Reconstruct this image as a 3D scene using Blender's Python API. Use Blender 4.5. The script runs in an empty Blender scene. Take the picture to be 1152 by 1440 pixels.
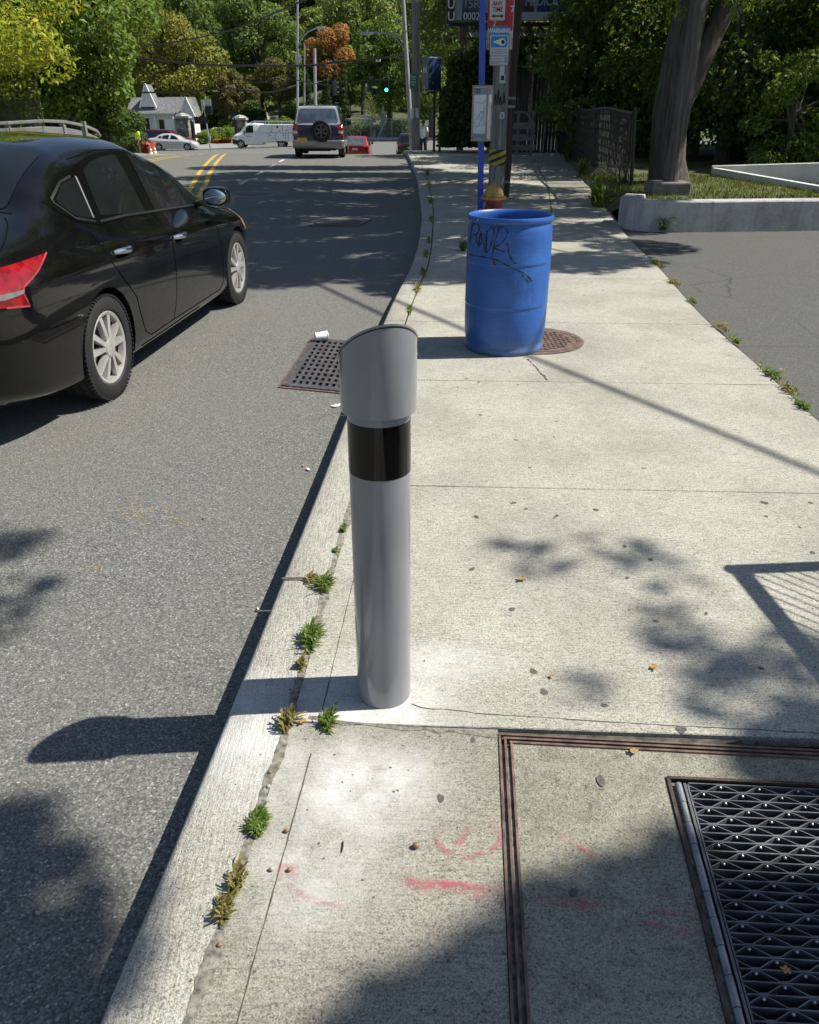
import bpy, bmesh, math, random
import numpy as np
from mathutils import Vector, Matrix
from mathutils.bvhtree import BVHTree
R = math.radians
sc = bpy.context.scene
C = sc.collection

# ---------------------------------------------------------------- camera
CAM_H, PITCH, FPX = 1.58, R(27.46), 1100.0
cd = bpy.data.cameras.new("camera"); cam = bpy.data.objects.new("camera", cd); C.objects.link(cam)
cam.location = (0, 0, CAM_H); cam.rotation_euler = (R(90) - PITCH, 0, 0)
cd.sensor_fit = 'VERTICAL'; cd.sensor_height = 36.0; cd.lens = 36.0 * FPX / 1440.0
cd.clip_start = 0.05; cd.clip_end = 2000
sc.camera = cam
# ---------------------------------------------------------------- light
SUN = Vector((-1.02, -0.072, -1.268)).normalized()          # direction the light travels
sd = bpy.data.lights.new("sun", 'SUN'); so = bpy.data.objects.new("sun", sd); C.objects.link(so)
sd.energy = 5.0; sd.angle = R(0.5); sd.color = (1.0, 0.958, 0.865)
so.rotation_euler = SUN.to_track_quat('-Z', 'Y').to_euler(); so.location = (20, 2, 30)
w = bpy.data.worlds.new("World"); sc.world = w; w.use_nodes = True
nt = w.node_tree; bg = nt.nodes['Background']
sky = nt.nodes.new('ShaderNodeTexSky'); sky.sky_type = 'NISHITA'; sky.sun_disc = False
sky.sun_elevation = math.asin(-SUN.z); sky.sun_rotation = math.atan2(-SUN.x, -SUN.y)
sky.air_density = 1.0; sky.dust_density = 0.6; sky.ozone_density = 1.0
nt.links.new(sky.outputs[0], bg.inputs[0]); bg.inputs[1].default_value = 0.072
sc.view_settings.view_transform = 'Standard'; sc.view_settings.look = 'None'
sc.view_settings.gamma = 1.0; sc.view_settings.exposure = 0.57
sc.cycles.max_bounces = 8; sc.cycles.transparent_max_bounces = 12
sc.cycles.diffuse_bounces = 3

# ---------------------------------------------------------------- helpers
def ray(px, py):
    x = (px - 576) / FPX; y = -(py - 720) / FPX
    c, s = math.cos(PITCH), math.sin(PITCH)
    return Vector((x, c + y * s, -s + y * c))
def G(px, py, z=0.0):                      # measured point of the photo on a level z
    d = ray(px, py); t = (z - CAM_H) / d.z
    return Vector((0, 0, CAM_H)) + d * t
def at(px, py, Y):                         # measured point of the photo at distance Y
    d = ray(px, py)
    return Vector((0, 0, CAM_H)) + d * (Y / d.y)
def sstep(a, b, x):
    t = min(1, max(0, (x - a) / (b - a))); return t * t * (3 - 2 * t)
def pchip(xs, ys):
    xs = np.asarray(xs, float); ys = np.asarray(ys, float)
    h = np.diff(xs); dl = np.diff(ys) / h; m = np.zeros_like(ys)
    for i in range(1, len(xs) - 1):
        if dl[i - 1] * dl[i] > 0:
            w1 = 2 * h[i] + h[i - 1]; w2 = h[i] + 2 * h[i - 1]
            m[i] = (w1 + w2) / (w1 / dl[i - 1] + w2 / dl[i])
    m[0] = dl[0]; m[-1] = dl[-1]
    def f(x):
        x = min(max(x, xs[0]), xs[-1]); i = min(len(xs) - 2, max(0, int(np.searchsorted(xs, x, 'right')) - 1))
        t = (x - xs[i]) / h[i]; t2, t3 = t * t, t * t * t
        return float((2 * t3 - 3 * t2 + 1) * ys[i] + (t3 - 2 * t2 + t) * h[i] * m[i] + (-2 * t3 + 3 * t2) * ys[i + 1] + (t3 - t2) * h[i] * m[i + 1])
    return f

def thing(name, label, cat, loc=(0, 0, 0), rotz=0.0, group=None):
    o = bpy.data.objects.new(name, None); C.objects.link(o)
    o.empty_display_size = 0.2
    o.location = loc; o.rotation_euler = (0, 0, rotz); o['label'] = label; o['category'] = cat
    if group: o['group'] = group
    return o
def tag(o, label=None, cat=None, group=None, kind=None):
    if label: o['label'] = label
    if cat: o['category'] = cat
    if group: o['group'] = group
    if kind: o['kind'] = kind
    return o
def link(name, me, mat, parent=None, loc=None):
    o = bpy.data.objects.new(name, me); C.objects.link(o)
    if mat and not me.materials: me.materials.append(mat)
    if parent: o.parent = parent
    if loc is not None: o.location = loc
    return o
def dup(root, loc, rotz=0.0, label=None, scale=None):
    r = root.copy(); C.objects.link(r); r.location = loc; r.rotation_euler = (root.rotation_euler[0], root.rotation_euler[1], rotz)
    if label: r['label'] = label
    if scale: r.scale = (scale,) * 3 if not hasattr(scale, '__len__') else scale
    for ch in list(root.children):
        c = ch.copy(); C.objects.link(c); c.parent = r
        for g in list(ch.children):
            d = g.copy(); C.objects.link(d); d.parent = c
    return r

class MB:
    def __init__(s): s.v = []; s.f = []
    def add(s, vs, fs):
        n = len(s.v); s.v += [tuple(v) for v in vs]; s.f += [tuple(i + n for i in f) for f in fs]
    def box(s, c, d, M=None):
        x, y, z = d[0] / 2, d[1] / 2, d[2] / 2
        vs = [Vector((a * x, b * y, e * z)) for a in (-1, 1) for b in (-1, 1) for e in (-1, 1)]
        if M is not None: vs = [M @ v for v in vs]
        vs = [v + Vector(c) for v in vs]
        s.add(vs, [(0, 1, 3, 2), (4, 6, 7, 5), (0, 4, 5, 1), (2, 3, 7, 6), (0, 2, 6, 4), (1, 5, 7, 3)])
    def bar(s, a, b, wd, ht, up=(0, 0, 1)):
        a, b = Vector(a), Vector(b); d = (b - a); L = d.length; d.normalize()
        r = d.cross(Vector(up)); r = r.normalized() if r.length > 1e-4 else Vector((1, 0, 0)); u = r.cross(d)
        vs = [p + r * (i * wd / 2) + u * (j * ht / 2) for p in (a, b) for i, j in ((-1, -1), (1, -1), (1, 1), (-1, 1))]
        s.add(vs, [(3, 2, 1, 0), (4, 5, 6, 7), (0, 1, 5, 4), (1, 2, 6, 5), (2, 3, 7, 6), (3, 0, 4, 7)])
    def tube(s, path, rad, n=10, cap=True):
        P = [Vector(p) for p in path]; m = len(P)
        if not hasattr(rad, '__len__'): rad = [rad] * m
        ref = None; vs = []; fs = []
        for i, p in enumerate(P):
            d = (P[min(i + 1, m - 1)] - P[max(i - 1, 0)]).normalized()
            if ref is None: ref = d.orthogonal().normalized()
            ref = (ref - d * ref.dot(d)).normalized(); b = d.cross(ref)
            for k in range(n):
                a = 2 * math.pi * k / n
                vs.append(p + (ref * math.cos(a) + b * math.sin(a)) * rad[i])
        for i in range(m - 1):
            for k in range(n):
                fs.append((i * n + k, i * n + (k + 1) % n, (i + 1) * n + (k + 1) % n, (i + 1) * n + k))
        if cap:
            fs.append(tuple(range(n - 1, -1, -1))); fs.append(tuple((m - 1) * n + k for k in range(n)))
        s.add(vs, fs)
    def lathe(s, prof, n=48, c=(0, 0, 0), axis='z', cap=True):
        vs = []; fs = []
        for (r, z) in prof:
            for k in range(n):
                a = 2 * math.pi * k / n
                x, y = r * math.cos(a), r * math.sin(a)
                v = (x, y, z) if axis == 'z' else ((z, x, y) if axis == 'x' else (y, z, x))
                vs.append((v[0] + c[0], v[1] + c[1], v[2] + c[2]))
        m = len(prof)
        for i in range(m - 1):
            for k in range(n):
                fs.append((i * n + k, i * n + (k + 1) % n, (i + 1) * n + (k + 1) % n, (i + 1) * n + k))
        if cap:
            if prof[0][0] > 1e-6: fs.append(tuple(range(n - 1, -1, -1)))
            if prof[-1][0] > 1e-6: fs.append(tuple((m - 1) * n + k for k in range(n)))
        s.add(vs, fs)
    def prism(s, poly, d, M=None):       # poly of 3-D points, extruded along d
        n = len(poly); P = [Vector(p) for p in poly]; Q = [p + Vector(d) for p in P]
        s.add(P + Q, [tuple(range(n - 1, -1, -1)), tuple(range(n, 2 * n))] + [(i, (i + 1) % n, n + (i + 1) % n, n + i) for i in range(n)])
    def grid(s, nx, ny, fn):
        vs = [fn(i / nx, j / ny) for j in range(ny + 1) for i in range(nx + 1)]
        s.add(vs, [(j * (nx + 1) + i, j * (nx + 1) + i + 1, (j + 1) * (nx + 1) + i + 1, (j + 1) * (nx + 1) + i) for j in range(ny) for i in range(nx)])
    def mesh(s, name, smooth=False, sharp=35, fix=True):
        me = bpy.data.meshes.new(name); me.from_pydata(s.v, [], s.f); me.update()
        if fix:
            bm = bmesh.new(); bm.from_mesh(me); bmesh.ops.recalc_face_normals(bm, faces=bm.faces); bm.to_mesh(me); bm.free()
        if smooth:
            me.polygons.foreach_set('use_smooth', [True] * len(me.polygons))
            me.set_sharp_from_angle(angle=R(sharp))
        return me
    def build(s, name, mat, parent=None, smooth=False, sharp=35, bevel=0, loc=None, fix=True):
        o = link(name, s.mesh(name, smooth, sharp, fix), mat, parent, loc)
        if bevel:
            b = o.modifiers.new('bevel', 'BEVEL'); b.width = bevel; b.segments = 2; b.limit_method = 'ANGLE'
        return o

def bake(o):                              # apply modifiers into the mesh
    dg = bpy.context.evaluated_depsgraph_get(); me = bpy.data.meshes.new_from_object(o.evaluated_get(dg))
    old = o.data; o.modifiers.clear(); o.data = me
    return o

_tc = {}
def text_mesh(s, size, depth=0.002, align='CENTER', font_shear=0.0, bold=0.0):
    k = (s, size, depth, align, font_shear, bold)
    if k in _tc: return _tc[k]
    cu = bpy.data.curves.new('lettering', 'FONT'); cu.body = s; cu.size = size; cu.extrude = depth
    cu.align_x = align; cu.align_y = 'CENTER'; cu.shear = font_shear; cu.offset = bold; cu.resolution_u = 3
    ob = bpy.data.objects.new('lettering_source', cu); C.objects.link(ob)
    dg = bpy.context.evaluated_depsgraph_get(); me = bpy.data.meshes.new_from_object(ob.evaluated_get(dg))
    bpy.data.objects.remove(ob); bpy.data.curves.remove(cu); me.materials.clear(); _tc[k] = me
    return me
def lettering(s, size, mat, parent, loc, rot=(R(90), 0, 0), name='lettering', scale=(1, 1, 1), **kw):
    o = link(name, text_mesh(s, size, **kw).copy(), mat, parent, loc); o.rotation_euler = rot; o.scale = scale
    return o

# ---------------------------------------------------------------- materials
def nodes(name):
    m = bpy.data.materials.new(name); m.use_nodes = True
    t = m.node_tree; return m, t, t.nodes['Principled BSDF'], t.nodes['Material Output']
def N(t, typ, **kw):
    n = t.nodes.new(typ)
    for k, v in kw.items():
        if k.startswith('i_'):
            key = k[2:]; n.inputs[int(key) if key.isdigit() else key.replace('_', ' ')].default_value = v
        else: setattr(n, k, v)
    return n
def ramp(t, fac, stops, interp='LINEAR'):
    r = t.nodes.new('ShaderNodeValToRGB'); r.color_ramp.interpolation = interp
    e = r.color_ramp.elements
    while len(e) < len(stops): e.new(0.5)
    for i, (p, c) in enumerate(stops):
        e[i].position = p; e[i].color = (c, c, c, 1) if not hasattr(c, '__len__') else (*c, 1)
    t.links.new(fac, r.inputs[0]); return r.outputs[0]
def mixc(t, fac, a, b, mode='MIX'):
    m = t.nodes.new('ShaderNodeMix'); m.data_type = 'RGBA'; m.blend_type = mode
    for sk, v in ((0, fac), (6, a), (7, b)):
        if hasattr(v, 'is_linked'): t.links.new(v, m.inputs[sk])
        elif sk == 0: m.inputs[0].default_value = v
        else: m.inputs[sk].default_value = (*v, 1)
    return m.outputs[2]
def math_n(t, op, a, b=None, clamp=False):
    m = t.nodes.new('ShaderNodeMath'); m.operation = op; m.use_clamp = clamp
    for i, v in enumerate((a, b)):
        if v is None: continue
        if hasattr(v, 'is_linked'): t.links.new(v, m.inputs[i])
        else: m.inputs[i].default_value = v
    return m.outputs[0]
def coords(t, scale=(1, 1, 1), kind='Object', loc=(0, 0, 0)):
    c = t.nodes.new('ShaderNodeTexCoord'); mp = t.nodes.new('ShaderNodeMapping'); mp.inputs['Scale'].default_value = scale
    mp.inputs['Location'].default_value = loc
    t.links.new(c.outputs[kind], mp.inputs[0]); return mp.outputs[0]
def noise(t, vec, scale, detail=4, rough=0.55, out=0, dist=0.0):
    n = N(t, 'ShaderNodeTexNoise', i_Scale=scale, i_Detail=detail, i_Roughness=rough, i_Distortion=dist); t.links.new(vec, n.inputs['Vector']); return n.outputs[out]
def bump(t, p, h, strength=0.3, dist=0.01):
    b = N(t, 'ShaderNodeBump', i_Strength=strength, i_Distance=dist); t.links.new(h, b.inputs['Height']); t.links.new(b.outputs[0], p.inputs['Normal'])

_mc = {}
def mat(name, col, rough=0.6, metal=0.0, var=0.12, scale=6.0, bumps=0.0, spec=0.5, coat=0.0, emit=None, col2=None, dirt=None):
    """plain surface with a little procedural variation of tone and gloss"""
    if name in _mc: return _mc[name]
    m, t, p, o = nodes(name)
    v = coords(t); n = noise(t, v, scale, 5)
    c2 = col2 or tuple(max(0, x * (1 - 2.2 * var)) for x in col)
    c1 = tuple(min(1, x * (1 + var)) for x in col)
    c = ramp(t, n, [(0.3, c2), (0.7, c1)])
    if dirt:
        n2 = noise(t, v, scale * 2.3, 6, 0.65)
        c = mixc(t, ramp(t, n2, [(0.52, 0.0), (0.66, 1.0)]), c, dirt)
    t.links.new(c, p.inputs['Base Color'])
    t.links.new(ramp(t, n, [(0.2, min(1, rough * 1.25)), (0.8, rough * 0.85)]), p.inputs['Roughness'])
    p.inputs['Metallic'].default_value = metal; p.inputs['Specular IOR Level'].default_value = spec
    p.inputs['Coat Weight'].default_value = coat; p.inputs['Coat Roughness'].default_value = 0.02
    if emit: p.inputs['Emission Color'].default_value = (*emit[:3], 1); p.inputs['Emission Strength'].default_value = emit[3]
    if bumps: bump(t, p, noise(t, v, scale * 8, 4), bumps, 0.01)
    _mc[name] = m
    return m

def leafmat(name, cols, trans=0.35, rough=0.55, spec=0.25):
    """cols: list of leaf colours, picked per leaf; thin translucent blades"""
    if name in _mc: return _mc[name]
    m, t, p, o = nodes(name)
    g = t.nodes.new('ShaderNodeNewGeometry')
    k = len(cols)
    v = coords(t); n = noise(t, v, 0.9, 2)
    f = math_n(t, 'ADD', math_n(t, 'MULTIPLY', g.outputs['Random Per Island'], 0.6), math_n(t, 'MULTIPLY', math_n(t, 'SUBTRACT', n, 0.25), 0.8), True)
    c = ramp(t, f, [(i / (k - 1) if k > 1 else 0, cc) for i, cc in enumerate(cols)])
    t.links.new(c, p.inputs['Base Color']); p.inputs['Roughness'].default_value = rough; p.inputs['Specular IOR Level'].default_value = spec
    tr = t.nodes.new('ShaderNodeBsdfTranslucent')
    t.links.new(mixc(t, 0.6, c, (0.30, 0.34, 0.03)), tr.inputs[0])
    mx = t.nodes.new('ShaderNodeMixShader'); mx.inputs[0].default_value = trans
    t.links.new(p.outputs[0], mx.inputs[1]); t.links.new(tr.outputs[0], mx.inputs[2]); t.links.new(mx.outputs[0], o.inputs[0])
    _mc[name] = m
    return m

def m_asphalt(name, dark=0.07, light=0.30, mid=0.5):
    m, t, p, o = nodes(name)
    v = coords(t, kind='Object')
    vo = N(t, 'ShaderNodeTexVoronoi', i_Scale=190.0); t.links.new(v, vo.inputs['Vector'])
    sep = t.nodes.new('ShaderNodeSeparateColor'); t.links.new(vo.outputs['Color'], sep.inputs[0])
    c = ramp(t, sep.outputs[0], [(0.0, (dark * .7, dark * .7, dark * .66)), (0.42, (dark * 1.5, dark * 1.5, dark * 1.40)), (0.8, (light * .72, light * .72, light * .66)), (0.95, (light * .9, light * .9, light * .83)), (1.0, (light * 1.6, light * 1.58, light * 1.45))])
    # pits between the stones
    vo2 = N(t, 'ShaderNodeTexVoronoi', i_Scale=55.0, feature='DISTANCE_TO_EDGE'); t.links.new(v, vo2.inputs['Vector'])
    n0 = noise(t, v, 30, 5, 0.7)
    c = mixc(t, ramp(t, n0, [(0.27, 0.7), (0.40, 0.0)]), c, (0.025, 0.025, 0.025))
    big = noise(t, v, 0.55, 6, 0.6)
    c = mixc(t, ramp(t, big, [(0.35, 0.0), (0.7, 0.5)]), c, (light * .60, light * .59, light * .51))
    st = noise(t, coords(t, (1.6, 0.35, 1), loc=(3, 1, 0)), 1.5, 5, 0.6)
    c = mixc(t, ramp(t, st, [(0.6, 0.0), (0.8, 0.35)]), c, (0.05, 0.05, 0.05))
    # fine cracks
    vc = N(t, 'ShaderNodeTexVoronoi', i_Scale=0.7, feature='DISTANCE_TO_EDGE'); t.links.new(mixc(t, 0.12, v, noise(t, v, 2.5, 5, out=1)), vc.inputs['Vector'])
    cm = math_n(t, 'MULTIPLY', ramp(t, vc.outputs[0], [(0.0, 1.0), (0.006, 0.0)]), ramp(t, noise(t, v, 0.4, 2), [(0.5, 0.0), (0.62, 0.7)]))
    c = mixc(t, cm, c, (0.03, 0.03, 0.03))
    t.links.new(c, p.inputs['Base Color']); p.inputs['Roughness'].default_value = 0.85; p.inputs['Specular IOR Level'].default_value = 0.3
    h = math_n(t, 'ADD', sep.outputs[1], math_n(t, 'MULTIPLY', n0, 1.5))
    bump(t, p, h, 0.8, 0.004)
    return m

def m_concrete(name, base=(0.462, 0.445, 0.378), broom=(16, 150, 1), dust=None, speck=0.5, dirty=0.35, fine=260):
    m, t, p, o = nodes(name)
    v = coords(t)
    b = noise(t, coords(t, broom), 1.0, 3, 0.6)
    big = noise(t, v, 1.3, 6, 0.62); med = noise(t, v, 9, 5, 0.6)
    dk = tuple(x * (1 - dirty) for x in base)
    c = ramp(t, big, [(0.30, dk), (0.55, base), (0.75, tuple(min(1, x * 1.06) for x in base))])
    c = mixc(t, ramp(t, med, [(0.35, 0.22), (0.6, 0.0)]), c, dk)
    c = mixc(t, ramp(t, b, [(0.33, 0.75), (0.51, 0.0)]), c, tuple(x * .52 for x in base))
    fn = noise(t, v, fine, 2, 0.5)
    c = mixc(t, ramp(t, fn, [(0.33, speck), (0.47, 0.0)]), c, tuple(x * .45 for x in base))
    f3 = noise(t, v, fine * 2.6, 2, .6)
    c = mixc(t, ramp(t, f3, [(0.36, speck * .8), (0.5, 0.0)]), c, tuple(x * .5 for x in base))
    c = mixc(t, ramp(t, noise(t, v, 3.2, 7, .7), [(0.5, 0.0), (0.68, .35)]), c, tuple(x * q for x, q in zip(base, (.70, .68, .62))))
    c = mixc(t, ramp(t, fn, [(0.60, 0.0), (0.75, speck * .7)]), c, tuple(min(1, x * 1.5) for x in base))
    for sv, amt in ((230.0, .20), (420.0, .22)):
        g1 = N(t, 'ShaderNodeTexVoronoi', i_Scale=sv); t.links.new(v, g1.inputs['Vector']); gs = t.nodes.new('ShaderNodeSeparateColor'); t.links.new(g1.outputs['Color'], gs.inputs[0])
        c = mixc(t, 1.0, c, ramp(t, gs.outputs[0], [(0.0, 1 - 2.3 * amt), (.15, 1 - .8 * amt), (.5, 1.0), (1.0, 1 + .9 * amt)]), 'MULTIPLY')
    # pock marks and small dark specks
    sp = N(t, 'ShaderNodeTexVoronoi', i_Scale=17.0); t.links.new(v, sp.inputs['Vector'])
    s2 = t.nodes.new('ShaderNodeSeparateColor'); t.links.new(sp.outputs['Color'], s2.inputs[0])
    k = math_n(t, 'MULTIPLY', math_n(t, 'LESS_THAN', sp.outputs['Distance'], 0.075), math_n(t, 'GREATER_THAN', s2.outputs[0], 0.72))
    c = mixc(t, math_n(t, 'MULTIPLY', k, 0.75), c, (0.09, 0.08, 0.07))
    if dust:
        tot = None
        for (x, y, sx, sy, amt) in dust:
            q = coords(t, (1 / sx, 1 / sy, 0), loc=(-x / sx, -y / sy, 0))
            q = mixc(t, 0.45, q, noise(t, v, 4.5, 6, out=1), 'ADD')
            ln = N(t, 'ShaderNodeVectorMath', operation='LENGTH'); t.links.new(q, ln.inputs[0])
            f = math_n(t, 'MULTIPLY', ramp(t, ln.outputs['Value'], [(0.25, 1.0), (1.0, 0.0)], 'EASE'), amt)
            tot = f if tot is None else math_n(t, 'MAXIMUM', tot, f)
        tot = math_n(t, 'MULTIPLY', tot, ramp(t, noise(t, v, 7, 7, .7), [(0.36, 0.35), (0.6, 1.0)]))
        c = mixc(t, tot, c, (0.68, 0.68, 0.67))
    t.links.new(c, p.inputs['Base Color']); p.inputs['Roughness'].default_value = 0.9; p.inputs['Specular IOR Level'].default_value = 0.25
    h = math_n(t, 'ADD', math_n(t, 'MULTIPLY', b, 1.6), math_n(t, 'MULTIPLY', fn, 0.8))
    bump(t, p, h, 0.6, 0.004)
    return m

def m_bark(name, c1, c2, sc_=(9, 9, 1.2)):
    m, t, p, o = nodes(name)
    v = coords(t, sc_); n = noise(t, v, 1.6, 8, 0.65, dist=0.4)
    t.links.new(ramp(t, n, [(0.3, c1), (0.62, c2)]), p.inputs['Base Color']); p.inputs['Roughness'].default_value = 0.9
    bump(t, p, n, 1.0, 0.06)
    return m

M_ASPHALT = m_asphalt('asphalt', 0.086, 0.285)
M_LOT = m_asphalt('parking asphalt', 0.068, 0.175)
M_WALK = m_concrete('sidewalk concrete', dust=[(-.02, 1.80, .40, .34, .72), (0.14, 2.03, .40, .16, .42), (-0.03, 1.50, .34, .24, .5), (-0.33, 1.75, .3, .3, .5), (-0.1, 1.3, .2, .25, .35)])
M_WALK2 = m_concrete('older sidewalk concrete', base=(0.335, 0.316, 0.262), dust=[(-.06, 1.56, .34, .26, .7), (-0.16, 1.30, .28, .28, .4), (-0.3, 1.6, .14, .3, .4)], dirty=0.3, speck=.6)
M_CURB = m_concrete('curb concrete', base=(0.45, 0.435, 0.375), broom=(130, 14, 2.5), dust=[(-0.40, 1.75, .28, .35, .6)], dirty=0.28)
M_VAULT = m_concrete('coarse vault concrete', base=(0.32, 0.305, 0.245), broom=(14, 14, 14), speck=0.5, dirty=0.4, fine=230)
M_CONC = m_concrete('wall concrete', base=(0.52, 0.51, 0.49), broom=(7, 7, 1.0), speck=0.4, dirty=0.5)
M_BARK = m_bark('tree bark', (0.022, 0.018, 0.016), (0.12, 0.098, 0.086), (11, 11, 1.0))
M_POST = m_bark('weathered brown post', (0.045, 0.035, 0.03), (0.17, 0.145, 0.125), (16, 16, 0.7))
M_POLE = m_bark('weathered pole timber', (0.12, 0.112, 0.105), (0.32, 0.305, 0.29), (16, 16, 0.7))
M_POLEDK = m_bark('dark creosoted timber', (0.035, 0.022, 0.018), (0.10, 0.065, 0.05), (16, 16, 0.7))
M_PLANK = m_bark('grey timber', (0.13, 0.125, 0.12), (0.33, 0.32, 0.31), (2, 2, 14))
M_RUST = mat('rusty steel', (0.17, 0.115, 0.09), 0.75, 0.2, 0.3, 22, 0.3, col2=(0.075, 0.05, 0.042))
M_STEEL = mat('worn galvanised steel', (0.27, 0.275, 0.285), 0.42, 0.4, 0.2, 14, 0.1)
M_DKSTEEL = mat('dark cast iron', (0.055, 0.052, 0.055), 0.55, 0.5, 0.3, 18, 0.2)
M_ALU = mat('aluminium', (0.52, 0.53, 0.55), 0.38, 0.8, 0.08, 5)
M_GALV = mat('galvanised grey paint', (0.42, 0.43, 0.44), 0.5, 0.4, 0.12, 5)
M_BLACK = mat('black plastic', (0.012, 0.012, 0.013), 0.45, 0, 0.2, 8)
M_SHADE_SEAM = mat('dark pit', (0.006, 0.006, 0.006), 1.0, 0, 0.3, 10, spec=0.0)  # near black puts pit shade into the colour; also draws dark seams
M_RUBBER = mat('tyre rubber', (0.012, 0.012, 0.0125), 0.7, 0, 0.25, 12)
M_WHITE = mat('white paint', (0.78, 0.78, 0.76), 0.45, 0, 0.04, 3)
M_CHROME = mat('chrome', (0.70, 0.71, 0.73), 0.2, 1.0, 0.03, 3)
M_GLASS = mat('dark tinted glass', (0.010, 0.012, 0.013), 0.03, 0, 0.1, 3, spec=0.6)
M_REDL = mat('red lamp lens', (0.26, 0.005, 0.007), 0.12, 0, 0.3, 14, coat=0.6)
M_AMBER = mat('amber lamp lens', (0.62, 0.30, 0.10), 0.15, 0, 0.1, 8, coat=0.4)
M_CLEAR = mat('clear lamp lens', (0.55, 0.56, 0.58), 0.08, 0.2, 0.1, 12, coat=0.6)
M_TRIMBLK = mat('gloss black trim', (.004, .004, .004), .12, 0, .1, 6, spec=.35)
M_RIM = mat('silver wheel paint', (0.56, 0.545, 0.52), 0.28, 0.5, 0.1, 9)
M_YELLOWLINE = mat('yellow road paint', (0.62, 0.42, 0.07), 0.7, 0, 0.2, 6, dirt=(0.13, 0.12, 0.10))
M_WHITELINE = mat('white road paint', (0.62, 0.62, 0.60), 0.7, 0, 0.15, 6, dirt=(0.16, 0.16, 0.15))
M_DIRT = mat('gritty soil', (0.27, 0.25, 0.205), 0.95, 0, 0.3, 60, 0.6, col2=(0.08, 0.072, 0.06))
M_LETK = mat('black lettering ink', (0.015, 0.015, 0.017), 0.5, 0, 0.1, 5)
M_SKIN = mat('skin', (0.28, 0.15, 0.09), 0.5, 0, 0.08, 10)
M_HAIR = mat('dark hair', (0.015, 0.012, 0.01), 0.6, 0, 0.2, 20)
# ================================================================ terrain
_L = pchip([-30, 20, 28, 36, 50, 70, 86, 100, 120, 150, 200, 280, 420, 700], [0, 0, -.12, -.42, -.80, -1.6, -2.25, -2.2, -1.4, 2, 13, 36, 62, 62])
_Rr = pchip([-30, 30, 34, 48, 60, 80, 100, 112, 130, 150, 200, 280, 420, 700], [0, 0, -.03, -1.2, -1.6, -1.6, -1.4, -.4, 1.2, 4, 15, 38, 64, 64])
def rise(x, y):
    k = sstep(-24, -7, x); return _L(y) * (1 - k) + _Rr(y) * k
def zroad(x, y): return -0.13 + rise(x, y)
def zwalk(y): return _Rr(y)
def spot(px, Y, dx=0):                     # ground point under a column of the photo, Y metres away
    x = 0
    for _ in range(4): x = (px - 576) / FPX * (Y * math.cos(PITCH) + (CAM_H - zroad(x, Y)) * math.sin(PITCH))
    return Vector((x + dx, Y, zroad(x, Y)))
def axis(bp):                              # breakpoints (from, to, step)
    out = []
    for a, b, s in bp:
        n = max(1, int(round((b - a) / s))); out += [a + (b - a) * i / n for i in range(n)]
    return out + [bp[-1][1]]
def sheet(name, xs, ys, zf, m, keep=None):
    mb = MB(); nx, ny = len(xs), len(ys)
    mb.v = [(x, y, zf(x, y)) for y in ys for x in xs]
    mb.f = [(j * nx + i, j * nx + i + 1, (j + 1) * nx + i + 1, (j + 1) * nx + i) for j in range(ny - 1) for i in range(nx - 1)
            if keep is None or keep((xs[i] + xs[i + 1]) / 2, (ys[j] + ys[j + 1]) / 2)]
    o = mb.build(name, m, None, True, 60); tag(o, kind='structure'); return o

def m_ground():
    m, t, p, o = nodes('grass and earth')
    v = coords(t); n = noise(t, v, 0.5, 8, 0.7); n2 = noise(t, v, 7, 4, 0.6)
    c = ramp(t, n, [(0.35, (0.04, 0.055, 0.016)), (0.5, (0.065, 0.085, 0.024)), (0.68, (0.13, 0.125, 0.055))])
    c = mixc(t, ramp(t, n2, [(0.35, 0.5), (0.6, 0.0)]), c, (0.045, 0.05, 0.02))
    t.links.new(c, p.inputs['Base Color']); p.inputs['Roughness'].default_value = 0.95; bump(t, p, n2, 0.6, 0.05)
    return m
M_GROUND = m_ground()
xs = axis([(-400, -100, 30), (-100, -30, 7), (-30, 30, 2), (30, 100, 7), (100, 400, 30)])
ys = axis([(-60, -10, 10), (-10, 120, 2.5), (120, 300, 6), (300, 700, 40)])
sheet('ground', xs, ys, lambda x, y: zroad(x, y) - 0.05, M_GROUND)

# curb line, joint behind the curb, right edge of the walk (measured)
_yk = [-4, .89, 1.6, 2.49, 3.25, 4.18, 5.2, 6.5, 7.46, 9.05, 11.7, 14.8, 20.9, 28, 33, 40, 52]
curb_x = pchip(_yk, [-.95, -.60, -.54, -.475, -.42, -.36, -.295, -.205, -.125, .03, .16, .226, .21, .045, -.11, -.4, -1.2])
joint_x = pchip(_yk, [-.78, -.43, -.365, -.305, -.255, -.195, -.125, -.035, .045, .20, .32, .405, .43, .27, .12, -.17, -.97])
right_x = pchip([-4, 3, 4.15, 5, 6.4, 8.7, 11.3, 14.8, 18.6, 26, 31, 40, 52], [2.05, 2.27, 2.31, 2.375, 2.46, 2.72, 2.98, 3.5, 3.98, 4.9, 5.5, 6.4, 7.5])
SK = -0.045                                # skew of the transverse joints

# road: the street and the cross street at the foot of the hill
xs = axis([(-90, -30, 4), (-30, -14, 1.5), (-14, -2, 1.0), (-2, 2, 0.25), (2, 90, 4)])
ys = axis([(-10, 8, 0.8), (8, 60, 1.2), (60, 97, 2)])
def on_road(x, y):
    if y > 73: return y < 92 + 0.02 * abs(x)
    lx = -13.6 if y < 40 else -13.6 - (y - 40) * .35
    return lx < x < curb_x(min(y, 52)) + .5
sheet('road', xs, ys, zroad, M_ASPHALT, on_road)

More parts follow.
